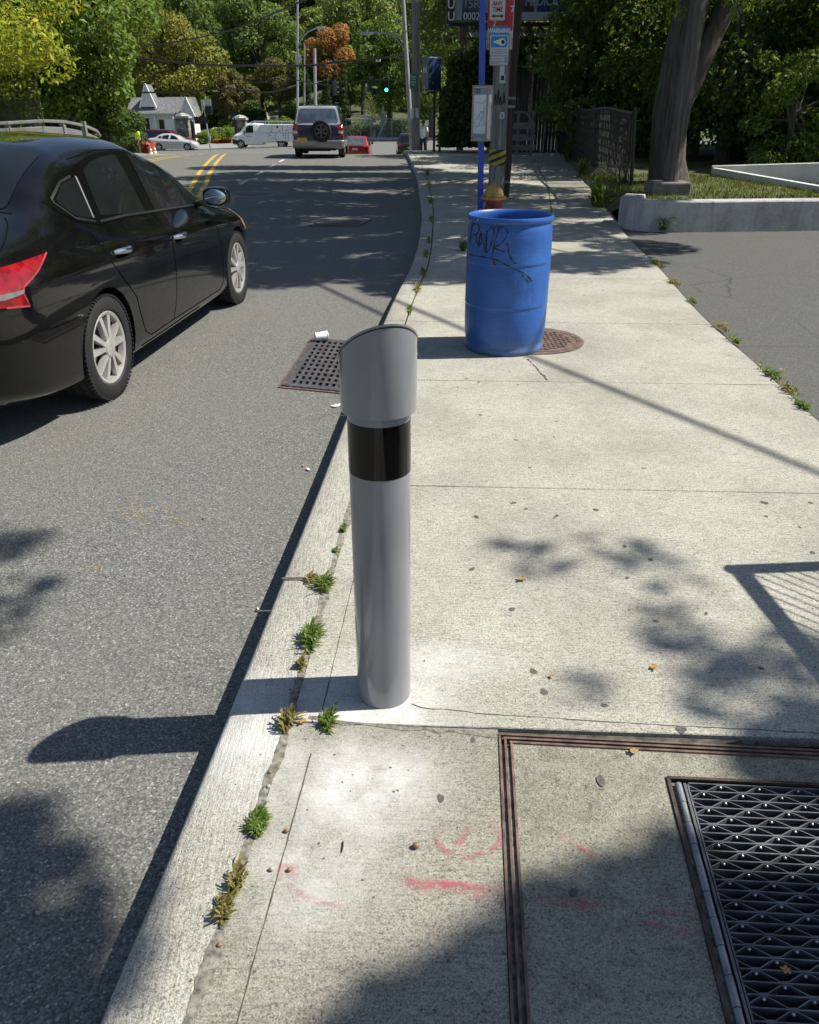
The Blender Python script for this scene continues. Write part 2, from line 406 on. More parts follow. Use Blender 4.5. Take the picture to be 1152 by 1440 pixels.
# curb: one concrete length after another
def strip(ya, yb, n, fa, fb, z0, z1, round_=0.015):
    mb = MB(); rows = []
    for i in range(n + 1):
        y = ya + (yb - ya) * i / n
        xa, xb = fa(y), fb(y); zz = zwalk(y)
        rows.append([(xa - 0.012, y, z0 + zz), (xa - 0.004, y, z1 - round_ + zz), (xa + round_ * .35, y, z1 - round_ * .3 + zz), (xa + round_, y, z1 + zz), ((xa + xb) / 2, y, z1 + zz), (xb - .004, y, z1 + zz), (xb, y, z1 - .004 + zz), (xb, y, z0 + zz)])
    k = len(rows[0])
    for r in rows: mb.v += r
    for i in range(n):
        for j in range(k - 1): mb.f.append((i * k + j, i * k + j + 1, (i + 1) * k + j + 1, (i + 1) * k + j))
    mb.f.append(tuple(range(k))); mb.f.append(tuple(n * k + j for j in range(k)))
    return mb
cuts = [-4, 1.0 - 1.2, 2.48, 4.6, 6.45, 8.2, 9.9, 12.9, 16, 19, 22, 25, 28, 31, 34, 37, 40, 44, 48, 52]
cb = MB()
for a, b in zip(cuts, cuts[1:]):
    s_ = strip(a + .004, b - .004, max(4, int((b - a) / .35)), curb_x, joint_x, -0.16, 0.004)
    cb.add(s_.v, s_.f)
kerb = cb.build('kerb', M_CURB, None, True, 40); tag(kerb, kind='structure')

# sidewalk slabs with open joints
YJ = [1.71, 3.31, 4.90, 6.46, 8.33, 9.9, 11.45, 13.6, 15.2, 16.8, 18.4, 20, 21.6, 23.2, 24.8, 26.4, 28, 29.6, 31.2, 32.8, 34.4, 36, 39, 42, 46, 50]
def frame_x(y): return 0.196 + (y - .888) * 0.070
TOOL = lambda y: joint_x(y) + (0.095 if y < 3 else 0.095)
def slab(mb, ya, yb, fl, fr, nx=10, gap=0.004, dz=0.0, gl=None, gr=None, sk=2.0):
    ny = max(4, int((yb - ya) / .25)); rows = []
    for j in range(ny + 1):
        t = j / ny; yl = ya + gap + (yb - ya - 2 * gap) * t
        xl = fl(yl) + (gap if gl is None else gl); xr = fr(yl + SK * sk) - (gap if gr is None else gr); row = []
        for i in range(nx + 1):
            x = xl + (xr - xl) * i / nx; y = yl + SK * x
            row.append((x, y, zwalk(y) + dz))
        rows.append(row)
    n0 = len(mb.v); k = nx + 1
    for r in rows: mb.v += r
    for j in range(ny):
        for i in range(nx): mb.f.append((n0 + j * k + i, n0 + j * k + i + 1, n0 + (j + 1) * k + i + 1, n0 + (j + 1) * k + i))
    # rounded edge and skirt
    loop = [n0 + i for i in range(k)] + [n0 + j * k + nx for j in range(1, ny + 1)] + [n0 + ny * k + i for i in range(nx - 1, -1, -1)] + [n0 + j * k for j in range(ny - 1, 0, -1)]
    cx = sum(mb.v[i][0] for i in loop) / len(loop); cy = sum(mb.v[i][1] for i in loop) / len(loop)
    base = len(mb.v); m_ = len(loop)
    for q, (o_, dzz) in enumerate(((0.003, -.003), (0.0035, -.035))):
        for i in loop:
            x, y, z = mb.v[i]; d = Vector((x - cx, y - cy)); d.normalize()
            mb.v.append((x + d.x * o_, y + d.y * o_, z + dzz))
    for i in range(m_):
        j = (i + 1) % m_
        mb.f.append((loop[i], base + i, base + j, loop[j])); mb.f.append((base + i, base + m_ + i, base + m_ + j, base + j))
sw = MB()
JX = lambda y: joint_x(y) + 0.009
sw2 = MB(); slab(sw2, -4, 1.71, JX, frame_x, 9, gr=.001, sk=0.2); walk2 = sw2.build('sidewalk', M_WALK2, None, True, 30); tag(walk2, kind='structure')
ya = 1.71
for yb in YJ[1:]:
    if yb < 5: slab(sw, ya, yb, JX, right_x, 14, gap=0.0055)
    else: slab(sw, ya, yb, JX, right_x, 12, gap=0.0075)
    ya = yb
walk = sw.build('sidewalk', M_WALK, None, True, 30); tag(walk, kind='structure')
# grit that fills the joints
mb = MB(); ysb = axis([(-4, 20, .5), (20, 52, 1.5)])
for i, y in enumerate(ysb): mb.v += [(curb_x(y) + .08, y, zwalk(y) - .016), (right_x(y) + .03 if y > 1.6 else frame_x(y) + .03, y, zwalk(y) - .016)]
mb.f = [(2 * i, 2 * i + 1, 2 * i + 3, 2 * i + 2) for i in range(len(ysb) - 1)]
tag(mb.build('sidewalk_bed', mat('dark joint filler', (.085, .08, .065), .95, 0, .3, 40)), kind='structure')

# parking lot to the right of the walk
mb = MB(); ysb = axis([(-4, 12.3, .6)])
for y in ysb: mb.v += [(right_x(y) + .02, y, -.022), (right_x(y) + .5, y, -.03), (40, y, -.05)]
mb.f = [(3 * i + k, 3 * i + 1 + k, 3 * i + 4 + k, 3 * i + 3 + k) for i in range(len(ysb) - 1) for k in (0, 1)]
tag(mb.build('parking_lot', M_LOT), kind='structure')

# ---- dirt, gum and paint lying on the walk (thin flat marks)
rnd = random.Random(5)
def blob(mb, x, y, rx, ry, z, n=14, rough=.25, rot=0):
    ph = [rnd.uniform(0, 6.28) for _ in range(3)]
    vs = []
    for k in range(n):
        a = 2 * math.pi * k / n
        r = 1 + rough * (math.sin(2 * a + ph[0]) * .5 + math.sin(3 * a + ph[1]) * .4 + rnd.uniform(-.4, .4))
        u, v = rx * r * math.cos(a), ry * r * math.sin(a)
        vs.append((x + u * math.cos(rot) - v * math.sin(rot), y + u * math.sin(rot) + v * math.cos(rot), z))
    mb.add(vs, [tuple(range(n))])
M_GUM = mat('trodden gum', (0.105, 0.10, 0.092), 0.8, 0, 0.25, 60)
gm = MB()
GUM = [(.362, 2.294, 9, 6), (.389, 1.953, 8, 7), (.408, 1.856, 9, 8), (.578, 1.795, 6, 6), (.775, 1.694, 11, 8), (.178, 1.653, 8, 4), (.504, 1.503, 8, 10), (.08, 1.444, 6, 8), (.82, 3.061, 9, 7), (1.59, 3.13, 10, 9), (.289, 2.994, 8, 8), (.59, 3.51, 6, 5), (.945, 2.635, 9, 5), (.373, 1.174, 6, 6), (.514, 3.068, 6, 4), (1.111, 1.967, 7, 5), (.82, 2.5, 6, 5)]
for x, y, a, b in GUM: blob(gm, x, y, a / 700, b / 560, .0012, rot=rnd.uniform(0, 3))
for _ in range(60):
    y = rnd.uniform(2.2, 9); x = rnd.uniform(joint_x(y) + .2, right_x(y) - .1)
    blob(gm, x, y, rnd.uniform(.004, .014), rnd.uniform(.004, .013), .0012, 9, rot=rnd.uniform(0, 3))
for _ in range(140):
    y = rnd.uniform(.8, 3.4); x = rnd.uniform(joint_x(y) - .1, min(1.6, frame_x(y) if y < 1.7 else 1.6))
    blob(gm, x, y, rnd.uniform(.0014, .004), rnd.uniform(.0014, .004), .0062 if x < joint_x(y) else .0012, 6, rot=rnd.uniform(0, 3))
gm.build('gum_spot', M_GUM, walk, fix=False)
# sprayed survey marks
m, t, p, o_ = nodes('faded pink spray paint'); M_PINK = m
uv = coords(t, kind='UV'); v = coords(t)
sx = t.nodes.new('ShaderNodeSeparateXYZ'); t.links.new(uv, sx.inputs[0])
edge = math_n(t, 'SUBTRACT', 1.0, math_n(t, 'ABSOLUTE', math_n(t, 'SUBTRACT', math_n(t, 'MULTIPLY', sx.outputs[1], 2.0), 1.0)))
ends = math_n(t, 'MULTIPLY', math_n(t, 'MULTIPLY', sx.outputs[0], math_n(t, 'SUBTRACT', 1.0, sx.outputs[0])), 6.0, True)
al = math_n(t, 'MULTIPLY', ramp(t, edge, [(0.0, 0.0), (0.75, 1.0)], 'EASE'), ends)
al = math_n(t, 'MULTIPLY', al, ramp(t, noise(t, v, 22, 5, .7), [(0.38, 0.04), (0.66, 0.62)]))
al = math_n(t, 'MULTIPLY', al, ramp(t, noise(t, coords(t, (3, 140, 1)), 1, 3), [(0.36, .35), (0.58, 1.0)]))
p.inputs['Base Color'].default_value = (0.52, 0.12, 0.15, 1); p.inputs['Roughness'].default_value = 0.9
t.links.new(al, p.inputs['Alpha'])
def paint_stroke(pts, wd, parent, z=.0018):
    P = [Vector((a, b, z)) for a, b in pts]
    dense = []
    for i in range(len(P) - 1):
        for k in range(6): dense.append(P[i].lerp(P[i + 1], k / 6))
    dense.append(P[-1]); vs = []; n = len(dense)
    for i, q in enumerate(dense):
        d = (dense[min(i + 1, n - 1)] - dense[max(i - 1, 0)]).normalized(); r = Vector((-d.y, d.x, 0))
        vs += [q - r * wd / 2, q + r * wd / 2]
    me = bpy.data.meshes.new('paint_mark'); me.from_pydata(vs, [], [(2 * i, 2 * i + 2, 2 * i + 3, 2 * i + 1) for i in range(n - 1)])
    ul = me.uv_layers.new(name='uv')
    for pl in me.polygons:
        for li in pl.loop_indices:
            vi = me.loops[li].vertex_index; ul.data[li].uv = ((vi // 2) / (n - 1), vi % 2)
    return link('paint_mark', me, M_PINK, parent)
paint_stroke([(-.02, 1.20), (.07, 1.188), (.15, 1.176), (.23, 1.165)], .055, walk)
paint_stroke([(-.03, 1.205), (.08, 1.19), (.20, 1.17)], .035, walk, .0026)
paint_stroke([(.09, 1.375), (.068, 1.34), (.066, 1.305), (.095, 1.275), (.14, 1.268), (.19, 1.285), (.222, 1.31), (.224, 1.345), (.20, 1.372)], .024, walk)
paint_stroke([(.15, 1.36), (.135, 1.33), (.11, 1.295)], .03, walk)
paint_stroke([(-.32, 1.235), (-.285, 1.232), (-.25, 1.225)], .05, walk)
paint_stroke([(-.285, 1.20), (-.24, 1.165), (-.19, 1.145), (-.13, 1.135)], .022, walk)
# cracks on the walk
def crack(pts, wd, parent, z=.0014, m=M_SHADE_SEAM, jit=.006):
    mb = MB(); P = [Vector((a, b, z)) for a, b in pts]; dense = []
    for i in range(len(P) - 1):
        L = max(2, int((P[i + 1] - P[i]).length / .03))
        for k in range(L): dense.append(P[i].lerp(P[i + 1], k / L) + Vector((rnd.uniform(-jit, jit), rnd.uniform(-jit, jit), 0)))
    dense.append(P[-1]); n = len(dense); vs = []
    for i, q in enumerate(dense):
        d = (dense[min(i + 1, n - 1)] - dense[max(i - 1, 0)]).normalized(); r = Vector((-d.y, d.x, 0)); ww = wd * rnd.uniform(.35, 1.2)
        vs += [q - r * ww / 2, q + r * ww / 2]
    mb.add(vs, [(2 * i, 2 * i + 2, 2 * i + 3, 2 * i + 1) for i in range(n - 1)])
    return mb.build('crack', m, parent, fix=False)
M_CRACK = mat('dirty crack', (0.10, 0.09, 0.07), 0.95, 0, 0.3, 30)
crack([tuple(G(742, 505)[:2]), tuple(G(757, 520)[:2]), tuple(G(770, 535)[:2])], .014, walk, m=M_CRACK)
crack([tuple(G(668, 1003)[:2]), tuple(G(760, 1009)[:2]), tuple(G(900, 1018)[:2]), tuple(G(1152, 1031)[:2]), (1.9, 1.60)], .003, walk, m=M_CRACK, jit=.0015)
crack([tuple(G(580, 992)[:2]), tuple(G(668, 1003)[:2])], .003, walk, m=M_CRACK)
crack([tuple(G(700, 233)[:2]), tuple(G(755, 232)[:2]), tuple(G(771, 262)[:2]), tuple(G(776, 300)[:2])], .03, walk, m=M_CRACK)
crack([tuple(G(436, 1010)[:2]), tuple(G(520, 1020)[:2]), tuple(G(600, 1027)[:2]), tuple(G(704, 1036)[:2])], .016, walk, m=M_DIRT)
crack([(TOOL(y) , y) for y in (.4, .7, 1.0, 1.3, 1.6)], .0035, walk, m=M_CRACK, jit=.0008); crack([(TOOL(y), y) for y in (1.76, 2, 2.3, 2.6, 2.9, 3.2)], .003, walk, m=M_CRACK, jit=.0008)
crack([tuple(G(398, 816)[:2]), tuple(G(420, 815)[:2]), tuple(G(452, 816)[:2])], .012, kerb, z=.006, m=M_CRACK)
# grit along the curb joint
gr = MB()
wj = lambda i: .002 + rnd.uniform(0, .006) + .006 * max(0, math.sin(i * .15) + .5 * math.sin(i * .45)); wk = lambda i: .002 + rnd.uniform(0, .006) + .008 * max(0, math.sin(i * .12 + 2) + .5 * math.sin(i * .39))
WJ = [wj(i) for i in range(400)]; WK = [wk(i) for i in range(400)]
for i in range(390):
    y = -0.2 + i * .012; y2 = y + .012; k_ = i / 2.5
    a = joint_x(y) - WJ[i]; b = joint_x(y) + .008 + WK[i]
    a2 = joint_x(y2) - WJ[i + 1]; b2 = joint_x(y2) + .008 + WK[i + 1]
    gr.add([(a, y, .0055), (b, y, .0023), (b2, y2, .0023), (a2, y2, .0055)], [(0, 1, 2, 3)])
gr.build('joint_grit', M_DIRT, kerb, fix=False)
# yellow paint traces on the road
M_OCHRE = mat('worn ochre paint', (0.30, 0.22, 0.10), 0.9, 0, 0.3, 60)
oc = MB()
road = bpy.data.objects['road']
for (px, py, n, sp) in ((180, 720, 9, .05), (215, 725, 10, .05), (257, 733, 10, .04), (132, 798, 6, .02), (205, 738, 6, .04)):
    q = G(px, py, -.13)
    for _ in range(n): blob(oc, q.x + rnd.gauss(0, sp), q.y + rnd.gauss(0, sp * .9), rnd.uniform(.003, .010), rnd.uniform(.003, .012), -.1285, 7)
oc.build('paint_trace', M_OCHRE, road, fix=False)

# ---- road paint
def road_stripe(mb, pts, wd):
    P = [Vector((a, b, 0)) for a, b in pts]; dense = []
    for i in range(len(P) - 1):
        L = max(1, int((P[i + 1] - P[i]).length / 1.0))
        for k in range(L): dense.append(P[i].lerp(P[i + 1], k / L))
    dense.append(P[-1]); n = len(dense); vs = []
    for i, q in enumerate(dense):
        d = (dense[min(i + 1, n - 1)] - dense[max(i - 1, 0)]).normalized(); r = Vector((-d.y, d.x, 0))
        for s in (-1, 1):
            e = q + r * wd / 2 * s; vs.append((e.x, e.y, zroad(e.x, e.y) + .006))
    mb.add(vs, [(2 * i, 2 * i + 2, 2 * i + 3, 2 * i + 1) for i in range(n - 1)])
yl = MB()
for o_ in (-.15, .15):
    road_stripe(yl, [(-8.1 + o_, 39), (-7.5 + o_, 34), (-6.6 + o_, 28.5), (-5.8 + o_, 24), (-5.0 + o_, 20), (-4.3 + o_, 16)], .12)
    road_stripe(yl, [(-7.9 + o_ * 1.3, 39), (-9.0 + o_ * 1.3, 33), (-9.2 + o_ * 1.3, 27), (-8.6 + o_ * 1.3, 20), (-7.4 + o_, 10), (-6.8, -4)], .12)
tag(yl.build('yellow_centre_line', M_YELLOWLINE, None, fix=False), kind='structure')
wl = MB()
for y0 in (20.6, 23.5, 26.4, 29.2, 32.0, 35): 
    x0 = -4.15 - (y0 - 21) * .035; road_stripe(wl, [(x0, y0), (x0 - .04, y0 + 1.3)], .11)
tag(wl.build('white_lane_line', M_WHITELINE, None, fix=False), kind='structure')

# ================================================================ bollard
BX, BY = -0.077, 1.859
M_BOLL = mat('grey gloss paint', (0.222, 0.227, 0.246), 0.18, 0, 0.04, 7, spec=0.5, coat=0.35)
M_BAND = mat('black reflective band', (0.003, 0.003, 0.003), 0.10, 0, 0.05, 5, spec=0.35, coat=0.1)
bo = thing('bollard', 'grey steel bollard with a black band and a slanted cap standing beside the curb', 'bollard', (BX, BY, 0))
mb = MB(); mb.lathe([(0.0795, 0.0), (0.080, 0.006), (0.080, 0.742)], 96, cap=False); mb.lathe([(0.080, 0.884), (0.080, 0.935)], 96, cap=False)
mb.build('post', M_BOLL, bo, True)
mb = MB(); mb.lathe([(0.079, 0.741), (0.0808, 0.7425), (0.0808, 0.884), (0.079, 0.8855)], 96, cap=False); mb.build('band', M_BAND, bo, True)
gx, gy, CR = 0.26, -0.78, 0.0955
top = lambda x, y: 1.060 + gx * x + gy * y
def ring(r, zf, n=96): return [(r * math.cos(2 * math.pi * k / n), r * math.sin(2 * math.pi * k / n), zf(r * math.cos(2 * math.pi * k / n), r * math.sin(2 * math.pi * k / n))) for k in range(n)]
def rings(mb, rs, close=False):
    n = len(rs[0]); b = len(mb.v)
    for r_ in rs: mb.v += r_
    for i in range(len(rs) - 1):
        for k in range(n): mb.f.append((b + i * n + k, b + i * n + (k + 1) % n, b + (i + 1) * n + (k + 1) % n, b + (i + 1) * n + k))
    if close: mb.f.append(tuple(b + (len(rs) - 1) * n + k for k in range(n)))
mb = MB(); rings(mb, [ring(.081, lambda x, y: .915), ring(.092, lambda x, y: .908), ring(CR - .0008, lambda x, y: .908), ring(CR, lambda x, y: .911), ring(CR, lambda x, y: top(x, y) - .007)])
mb.build('cap', M_BOLL, bo, True)
mb = MB(); rings(mb, [ring(CR - .001, lambda x, y: top(x, y) - .007), ring(CR - .001, lambda x, y: top(x, y) - .0035)]); mb.build('gasket', M_BLACK, bo, True)
mb = MB(); rings(mb, [ring(CR - .002, lambda x, y: top(x, y) - .0035), ring(CR + .0018, lambda x, y: top(x, y) - .003), ring(CR + .0018, lambda x, y: top(x, y) + .0015), ring(CR - .001, lambda x, y: top(x, y) + .003), ring(.03, lambda x, y: top(x, y) + .0035)], True)
mb.build('lid', M_BOLL, bo, True)
for a, zz in ((R(186), 1.005), (R(6), 1.04)):
    mb = MB(); d = Vector((math.cos(a), math.sin(a), 0)); mb.tube([d * (CR - .004) + Vector((0, 0, zz)), d * (CR + .0015) + Vector((0, 0, zz))], .006, 12); mb.build('bolt', M_STEEL, bo, True)

# ================================================================ blue drum
DX, DY = 0.695, 5.70
m, t, p, o_ = nodes('blue drum plastic'); M_DRUM = m
v = coords(t); n = noise(t, v, 5, 6, .65); sc2 = noise(t, coords(t, (3, 3, 22)), 3, 5, .7)
c = ramp(t, n, [(.3, (0.012, 0.072, 0.28)), (.7, (0.022, 0.11, 0.38))])
c = mixc(t, ramp(t, sc2, [(.56, 0.0), (.74, .45)]), c, (0.10, 0.19, 0.40))
c = mixc(t, ramp(t, noise(t, coords(t, (40, 40, 2.2)), 1.0, 4, .7), [(.60, 0.0), (.70, .35)]), c, (.12, .20, .38))
c = mixc(t, ramp(t, noise(t, v, 11, 6, .75), [(.60, 0.0), (.72, .5)]), c, (.10, .12, .16))
sz = t.nodes.new('ShaderNodeSeparateXYZ'); t.links.new(v, sz.inputs[0])
c = mixc(t, math_n(t, 'MULTIPLY', ramp(t, sz.outputs[2], [(0.0, .7), (.13, 0.0)]), ramp(t, n, [(.35, .2), (.6, 1)])), c, (0.16, 0.17, 0.18))
t.links.new(c, p.inputs['Base Color']); p.inputs['Roughness'].default_value = 0.42; bump(t, p, noise(t, v, 9, 3), .12, .02)
dr = thing('plastic_drum', 'open blue plastic drum with black graffiti scrawled on it, standing on the sidewalk', 'drum', (DX, DY, 0), R(3))
DPROF = [(.266, .0), (.282, .004), (.287, .018), (.286, .035), (.279, .048), (.281, .07), (.289, .11), (.2925, .2), (.2935, .312), (.2915, .320), (.2915, .327), (.2955, .334), (.2955, .343), (.2938, .350), (.2945, .46), (.294, .604), (.292, .610), (.292, .616), (.296, .622), (.296, .631), (.294, .638), (.293, .75), (.2905, .83), (.286, .862), (.279, .876), (.279, .884), (.291, .886), (.2945, .893), (.2945, .912), (.291, .920), (.284, .922), (.277, .917), (.272, .90), (.270, .87), (.283, .80), (.286, .6), (.286, .2), (.27, .03), (.0, .022)]
mb = MB(); mb.lathe(DPROF, 96, cap=True); mb.build('shell', M_DRUM, dr, True, 50)
M_TAG = mat('black marker ink', (0.010, 0.011, 0.016), 0.5, 0, .2, 9)
zo = sorted([(z, r) for r, z in DPROF[:24]]); zr_z = [a for a, b in zo]; zr_r = [b for a, b in zo]
STROKES = [[(250, 405), (254, 345), (258, 280)], [(254, 292), (280, 284), (298, 295), (300, 318), (280, 345), (256, 356)],
 [(302, 402), (288, 372), (292, 330), (306, 318), (318, 340), (318, 380), (312, 402)], [(305, 412), (307, 330), (322, 360), (346, 442), (348, 380), (344, 312)],
 [(347, 438), (338, 380), (350, 318), (370, 292), (386, 310), (380, 360), (366, 410), (350, 440)], [(402, 512), (385, 450), (392, 380), (412, 292)],
 [(372, 308), (400, 288), (440, 290), (460, 315), (448, 352), (420, 385), (392, 402), (382, 398)], [(392, 408), (430, 420), (452, 424)], [(458, 372), (468, 400), (472, 430), (490, 465), (510, 488), (524, 494)],
 [(248, 470), (300, 464), (355, 466), (410, 476), (450, 495), (520, 530), (570, 556), (600, 585), (608, 598), (592, 600), (566, 575), (552, 556)]]
tg = MB()
for st in STROKES:
    f = pchip(range(len(st)), [a for a, b in st]); g = pchip(range(len(st)), [b for a, b in st]); m_ = (len(st) - 1) * 7
    P = [(f(i / 7), g(i / 7)) for i in range(m_ + 1)]; prev = None
    vs = []
    for i, (x, y) in enumerate(P):
        x2, y2 = P[min(i + 1, m_)]; x1, y1 = P[max(i - 1, 0)]; L = math.hypot(x2 - x1, y2 - y1) or 1
        nx_, ny_ = -(y2 - y1) / L, (x2 - x1) / L; wd = 3.6 * (0.75 + .4 * math.sin(i * .7))
        for s in (-1, 1):
            xx, yy = x + nx_ * wd * s, y + ny_ * wd * s
            z = .90 - (yy - 262) * .895 / 800; r = np.interp(z, zr_z, zr_r) + .0016
            a = -math.pi / 2 - R(9.5) + math.asin(max(-.985, min(.985, (xx - 474) / 243)))
            vs.append((r * math.cos(a), r * math.sin(a), z))
    tg.add(vs, [(2 * i, 2 * i + 2, 2 * i + 3, 2 * i + 1) for i in range(m_)])
tg.build('graffiti', M_TAG, dr, fix=False)

# ---- manhole cover half under the drum
mh = thing('manhole_cover', 'round rusty iron manhole cover in the sidewalk under the blue drum', 'manhole cover', (0.93, 5.86, 0.0))
mb = MB(); mb.lathe([(.30, .001), (.385, .003), (.385, .006), (.36, .0075), (.335, .006), (.33, .002)], 64, cap=False); mb.build('ring', M_RUST, mh, True)
mb = MB(); mb.lathe([(.325, .002), (.325, .006), (0, .0065)], 64)
k = 0
for i in range(-9, 10):
    for j in range(-9, 10):
        x, y = i * .034, j * .034
        if x * x + y * y < .29 ** 2: mb.box((x, y, .0085), (.028, .013, .006), Matrix.Rotation(R(45 if (i + j) % 2 else -45), 3, 'Z'))
mb.build('cover', M_RUST, mh)

# ---- storm drain grates
def drain(name, label, p0, p1, p2, nx, ny, fx=.62, fy=.5, group=None, z=-.13):
    """p0 near-left, p1 near-right, p2 far-left corners"""
    p0, p1, p2 = [Vector((q[0], q[1], 0)) for q in (p0, p1, p2)]
    ux, uy = (p1 - p0), (p2 - p0); W_, L_ = ux.length, uy.length; ux.normalize(); uy.normalize()
    zz = zroad(p0.x, p0.y)
    root = thing(name, label, 'drain', (p0.x, p0.y, zz), 0, group)
    P = lambda a, b, h: ux * a + uy * b + Vector((0, 0, h))
    mb = MB(); mb.add([P(0, 0, .003), P(W_, 0, .003), P(W_, L_, .003), P(0, L_, .003)], [(0, 1, 2, 3)]); mb.build('sump_shade', M_SHADE_SEAM, root)  # flat black sheet painting the shade below the grate
    mb = MB(); bd = .05; cw, ch = (W_ - 2 * bd) / nx, (L_ - 2 * bd) / ny; h0, h1 = .004, .018
    def quadbox(a0, a1, b0, b1, h1_=h1):
        mb.add([P(a0, b0, h0), P(a1, b0, h0), P(a1, b1, h0), P(a0, b1, h0), P(a0, b0, h1_), P(a1, b0, h1_), P(a1, b1, h1_), P(a0, b1, h1_)], [(3, 2, 1, 0), (4, 5, 6, 7), (0, 1, 5, 4), (1, 2, 6, 5), (2, 3, 7, 6), (3, 0, 4, 7)])
    quadbox(0, bd + cw * (1 - fx) / 2, 0, L_); quadbox(W_ - bd - cw * (1 - fx) / 2, W_, 0, L_)
    for i in range(nx - 1): quadbox(bd + cw * (i + 1) - cw * (1 - fx) / 2, bd + cw * (i + 1) + cw * (1 - fx) / 2, 0, L_)
    for j in range(ny + 1):
        b0 = 0 if j == 0 else bd + ch * j - ch * (1 - fy) / 2; b1 = L_ if j == ny else bd + ch * j + ch * (1 - fy) / 2
        quadbox(0.001, W_ - .001, b0 + .001, b1 - .001, h1 - .0025)
    mb.build('grate', mat('worn cast iron', (.10, .095, .10), .55, .3, .3, 18, .2, col2=(.05, .045, .044)), root)
    mb = MB(); fr = .022
    for a0, a1, b0, b1 in ((-fr, 0, -fr, L_ + fr), (W_, W_ + fr, -fr, L_ + fr), (0, W_, -fr, 0), (0, W_, L_, L_ + fr)): 
        mb.add([P(a0, b0, -.02), P(a1, b0, -.02), P(a1, b1, -.02), P(a0, b1, -.02), P(a0, b0, .008), P(a1, b0, .008), P(a1, b1, .008), P(a0, b1, .008)], [(3, 2, 1, 0), (4, 5, 6, 7), (0, 1, 5, 4), (1, 2, 6, 5), (2, 3, 7, 6), (3, 0, 4, 7)])
    mb.build('frame', M_RUST, root)
    return root
drain('storm_drain', 'iron storm drain grate with square holes in the gutter behind the grey bollard', (-.875, 5.14), (-.36, 4.99), (-.80, 6.36), 9, 11, .58, .58)
drain('storm_drain', 'slotted metal drain grate in the shaded middle of the road', (-1.60, 13.15), (-.82, 13.1), (-1.42, 13.95), 14, 2, .5, .85)
mp = thing('manhole_cover', 'worn iron manhole cover in the road ahead of the black sedan', 'manhole cover', (-3.4, 18.3, -.13))
mb = MB(); mb.lathe([(.75, .002), (.74, .004), (.42, .006), (.41, .003)], 48, cap=False); mb.build('ring', mat('patched asphalt', (.19, .185, .17), .9, 0, .2, 12), mp, True)
mb = MB(); mb.lathe([(.40, .003), (.39, .007), (0, .008)], 48); mb.build('cover', M_DKSTEEL, mp, True)

# ---- steel framed vault in the corner of the walk
vt = thing('vault_frame', 'rusty steel rails framing the coarse concrete panel around the sidewalk hatch', 'vault frame', (0.225, 1.66, 0))
fx0 = lambda y: frame_x(y)
def rail(mb, a, b, wd, z0, z1): mb.bar((a[0] - .225, a[1] - 1.66, (z0 + z1) / 2), (b[0] - .225, b[1] - 1.66, (z0 + z1) / 2), wd, z1 - z0)
mb = MB()
yt = lambda x: 1.672 - (x - .25) * .072
for off, zt in ((.004, .004), (.0185, .0035), (.034, .003)):
    rail(mb, (fx0(-1) + off, -1), (fx0(yt(.25)) + off, yt(.25) - (off - .005)), .0062, -.03, zt)
    if off < .04: rail(mb, (fx0(1.66) + off - .004, yt(.25) - (off - .005)), (2.3, yt(2.3) - (off - .005)), .007, -.03, zt + .0006)
mb.build('rail', M_RUST, vt)
mb = MB()
for off in (.0112, .0262):
    rail(mb, (fx0(-1) + off, -1), (fx0(1.65) + off, 1.655 - off), .011, -.03, -.006); (rail(mb, (fx0(1.66) + off, yt(.25) - off + .005), (2.3, yt(2.3) - off + .005), .011, -.03, -.0055) if off < .02 else None)
mb.build('groove', M_DIRT, vt)
HX0, HX1, HY1 = 0.655, 2.05, 1.505          # hatch opening
hl = lambda y: .702 + (y - 1.51) * .103     # left edge
ht = lambda x: 1.512 - (x - .677) * .062    # far edge
mb = MB()
yv = axis([(-1.2, 1.3, .25)])
def tri_edge(y): return fx0(y) + .0385
n_ = 14
vs = []
for i in range(n_ + 1):
    y = -1 + (1.512 + 1) * i / n_; vs += [(tri_edge(y), y, -.002), (hl(y) - .0235, y, -.002)]
mb.add(vs, [(2 * i, 2 * i + 1, 2 * i + 3, 2 * i + 2) for i in range(n_)])
vs = []
XE = hl(1.512) - .0235
for i in range(27):
    xb = tri_edge(1.55) + (XE - tri_edge(1.55)) * i / 6 if i <= 6 else XE + (2.3 - XE) * (i - 7) / 19
    vs += [(xb, 1.512 if i <= 6 else ht(xb) + .0065, -.0022), (xb, yt(xb) - .0225, -.0022)]
mb.add(vs, [(2 * i, 2 * i + 1, 2 * i + 3, 2 * i + 2) for i in range(26)])
vc = mb.build('vault_cover', M_VAULT, None); tag(vc, kind='structure')
paint_stroke([(.27, 1.16), (.36, 1.148), (.46, 1.135)], .035, vc, .0012)
paint_stroke([(.36, 1.34), (.39, 1.31), (.42, 1.285), (.44, 1.26)], .022, vc, .0012)
paint_stroke([(.52, 1.13), (.58, 1.122), (.65, 1.115)], .02, vc, .0012)
paint_stroke([(.50, 1.105), (.57, 1.085), (.64, 1.075)], .02, vc, .0012)
hz = thing('sidewalk_hatch', 'hinged steel hatch with a riveted open grating in the bottom right corner', 'hatch', (HX0, HY1, 0))
def L3(x, y, z): return (x - HX0, y - HY1, z)
mb = MB(); mb.bar(L3(hl(-1) - .018, -1, -.01), L3(hl(1.515) - .018, 1.515, -.01), .009, .028); mb.bar(L3(hl(1.53) - .022, ht(.68) + .001, -.01), L3(2.3, ht(2.3) + .001, -.01), .009, .029)
mb.build('frame', mat('brown steel angle', (.085, .062, .052), .6, .4, .3, 20, .2), hz)
mb = MB(); mb.add([L3(.5, -1, -.115), L3(2.3, -1, -.115), L3(2.3, 1.535, -.115), L3(.5, 1.535, -.115)], [(0, 1, 2, 3)])
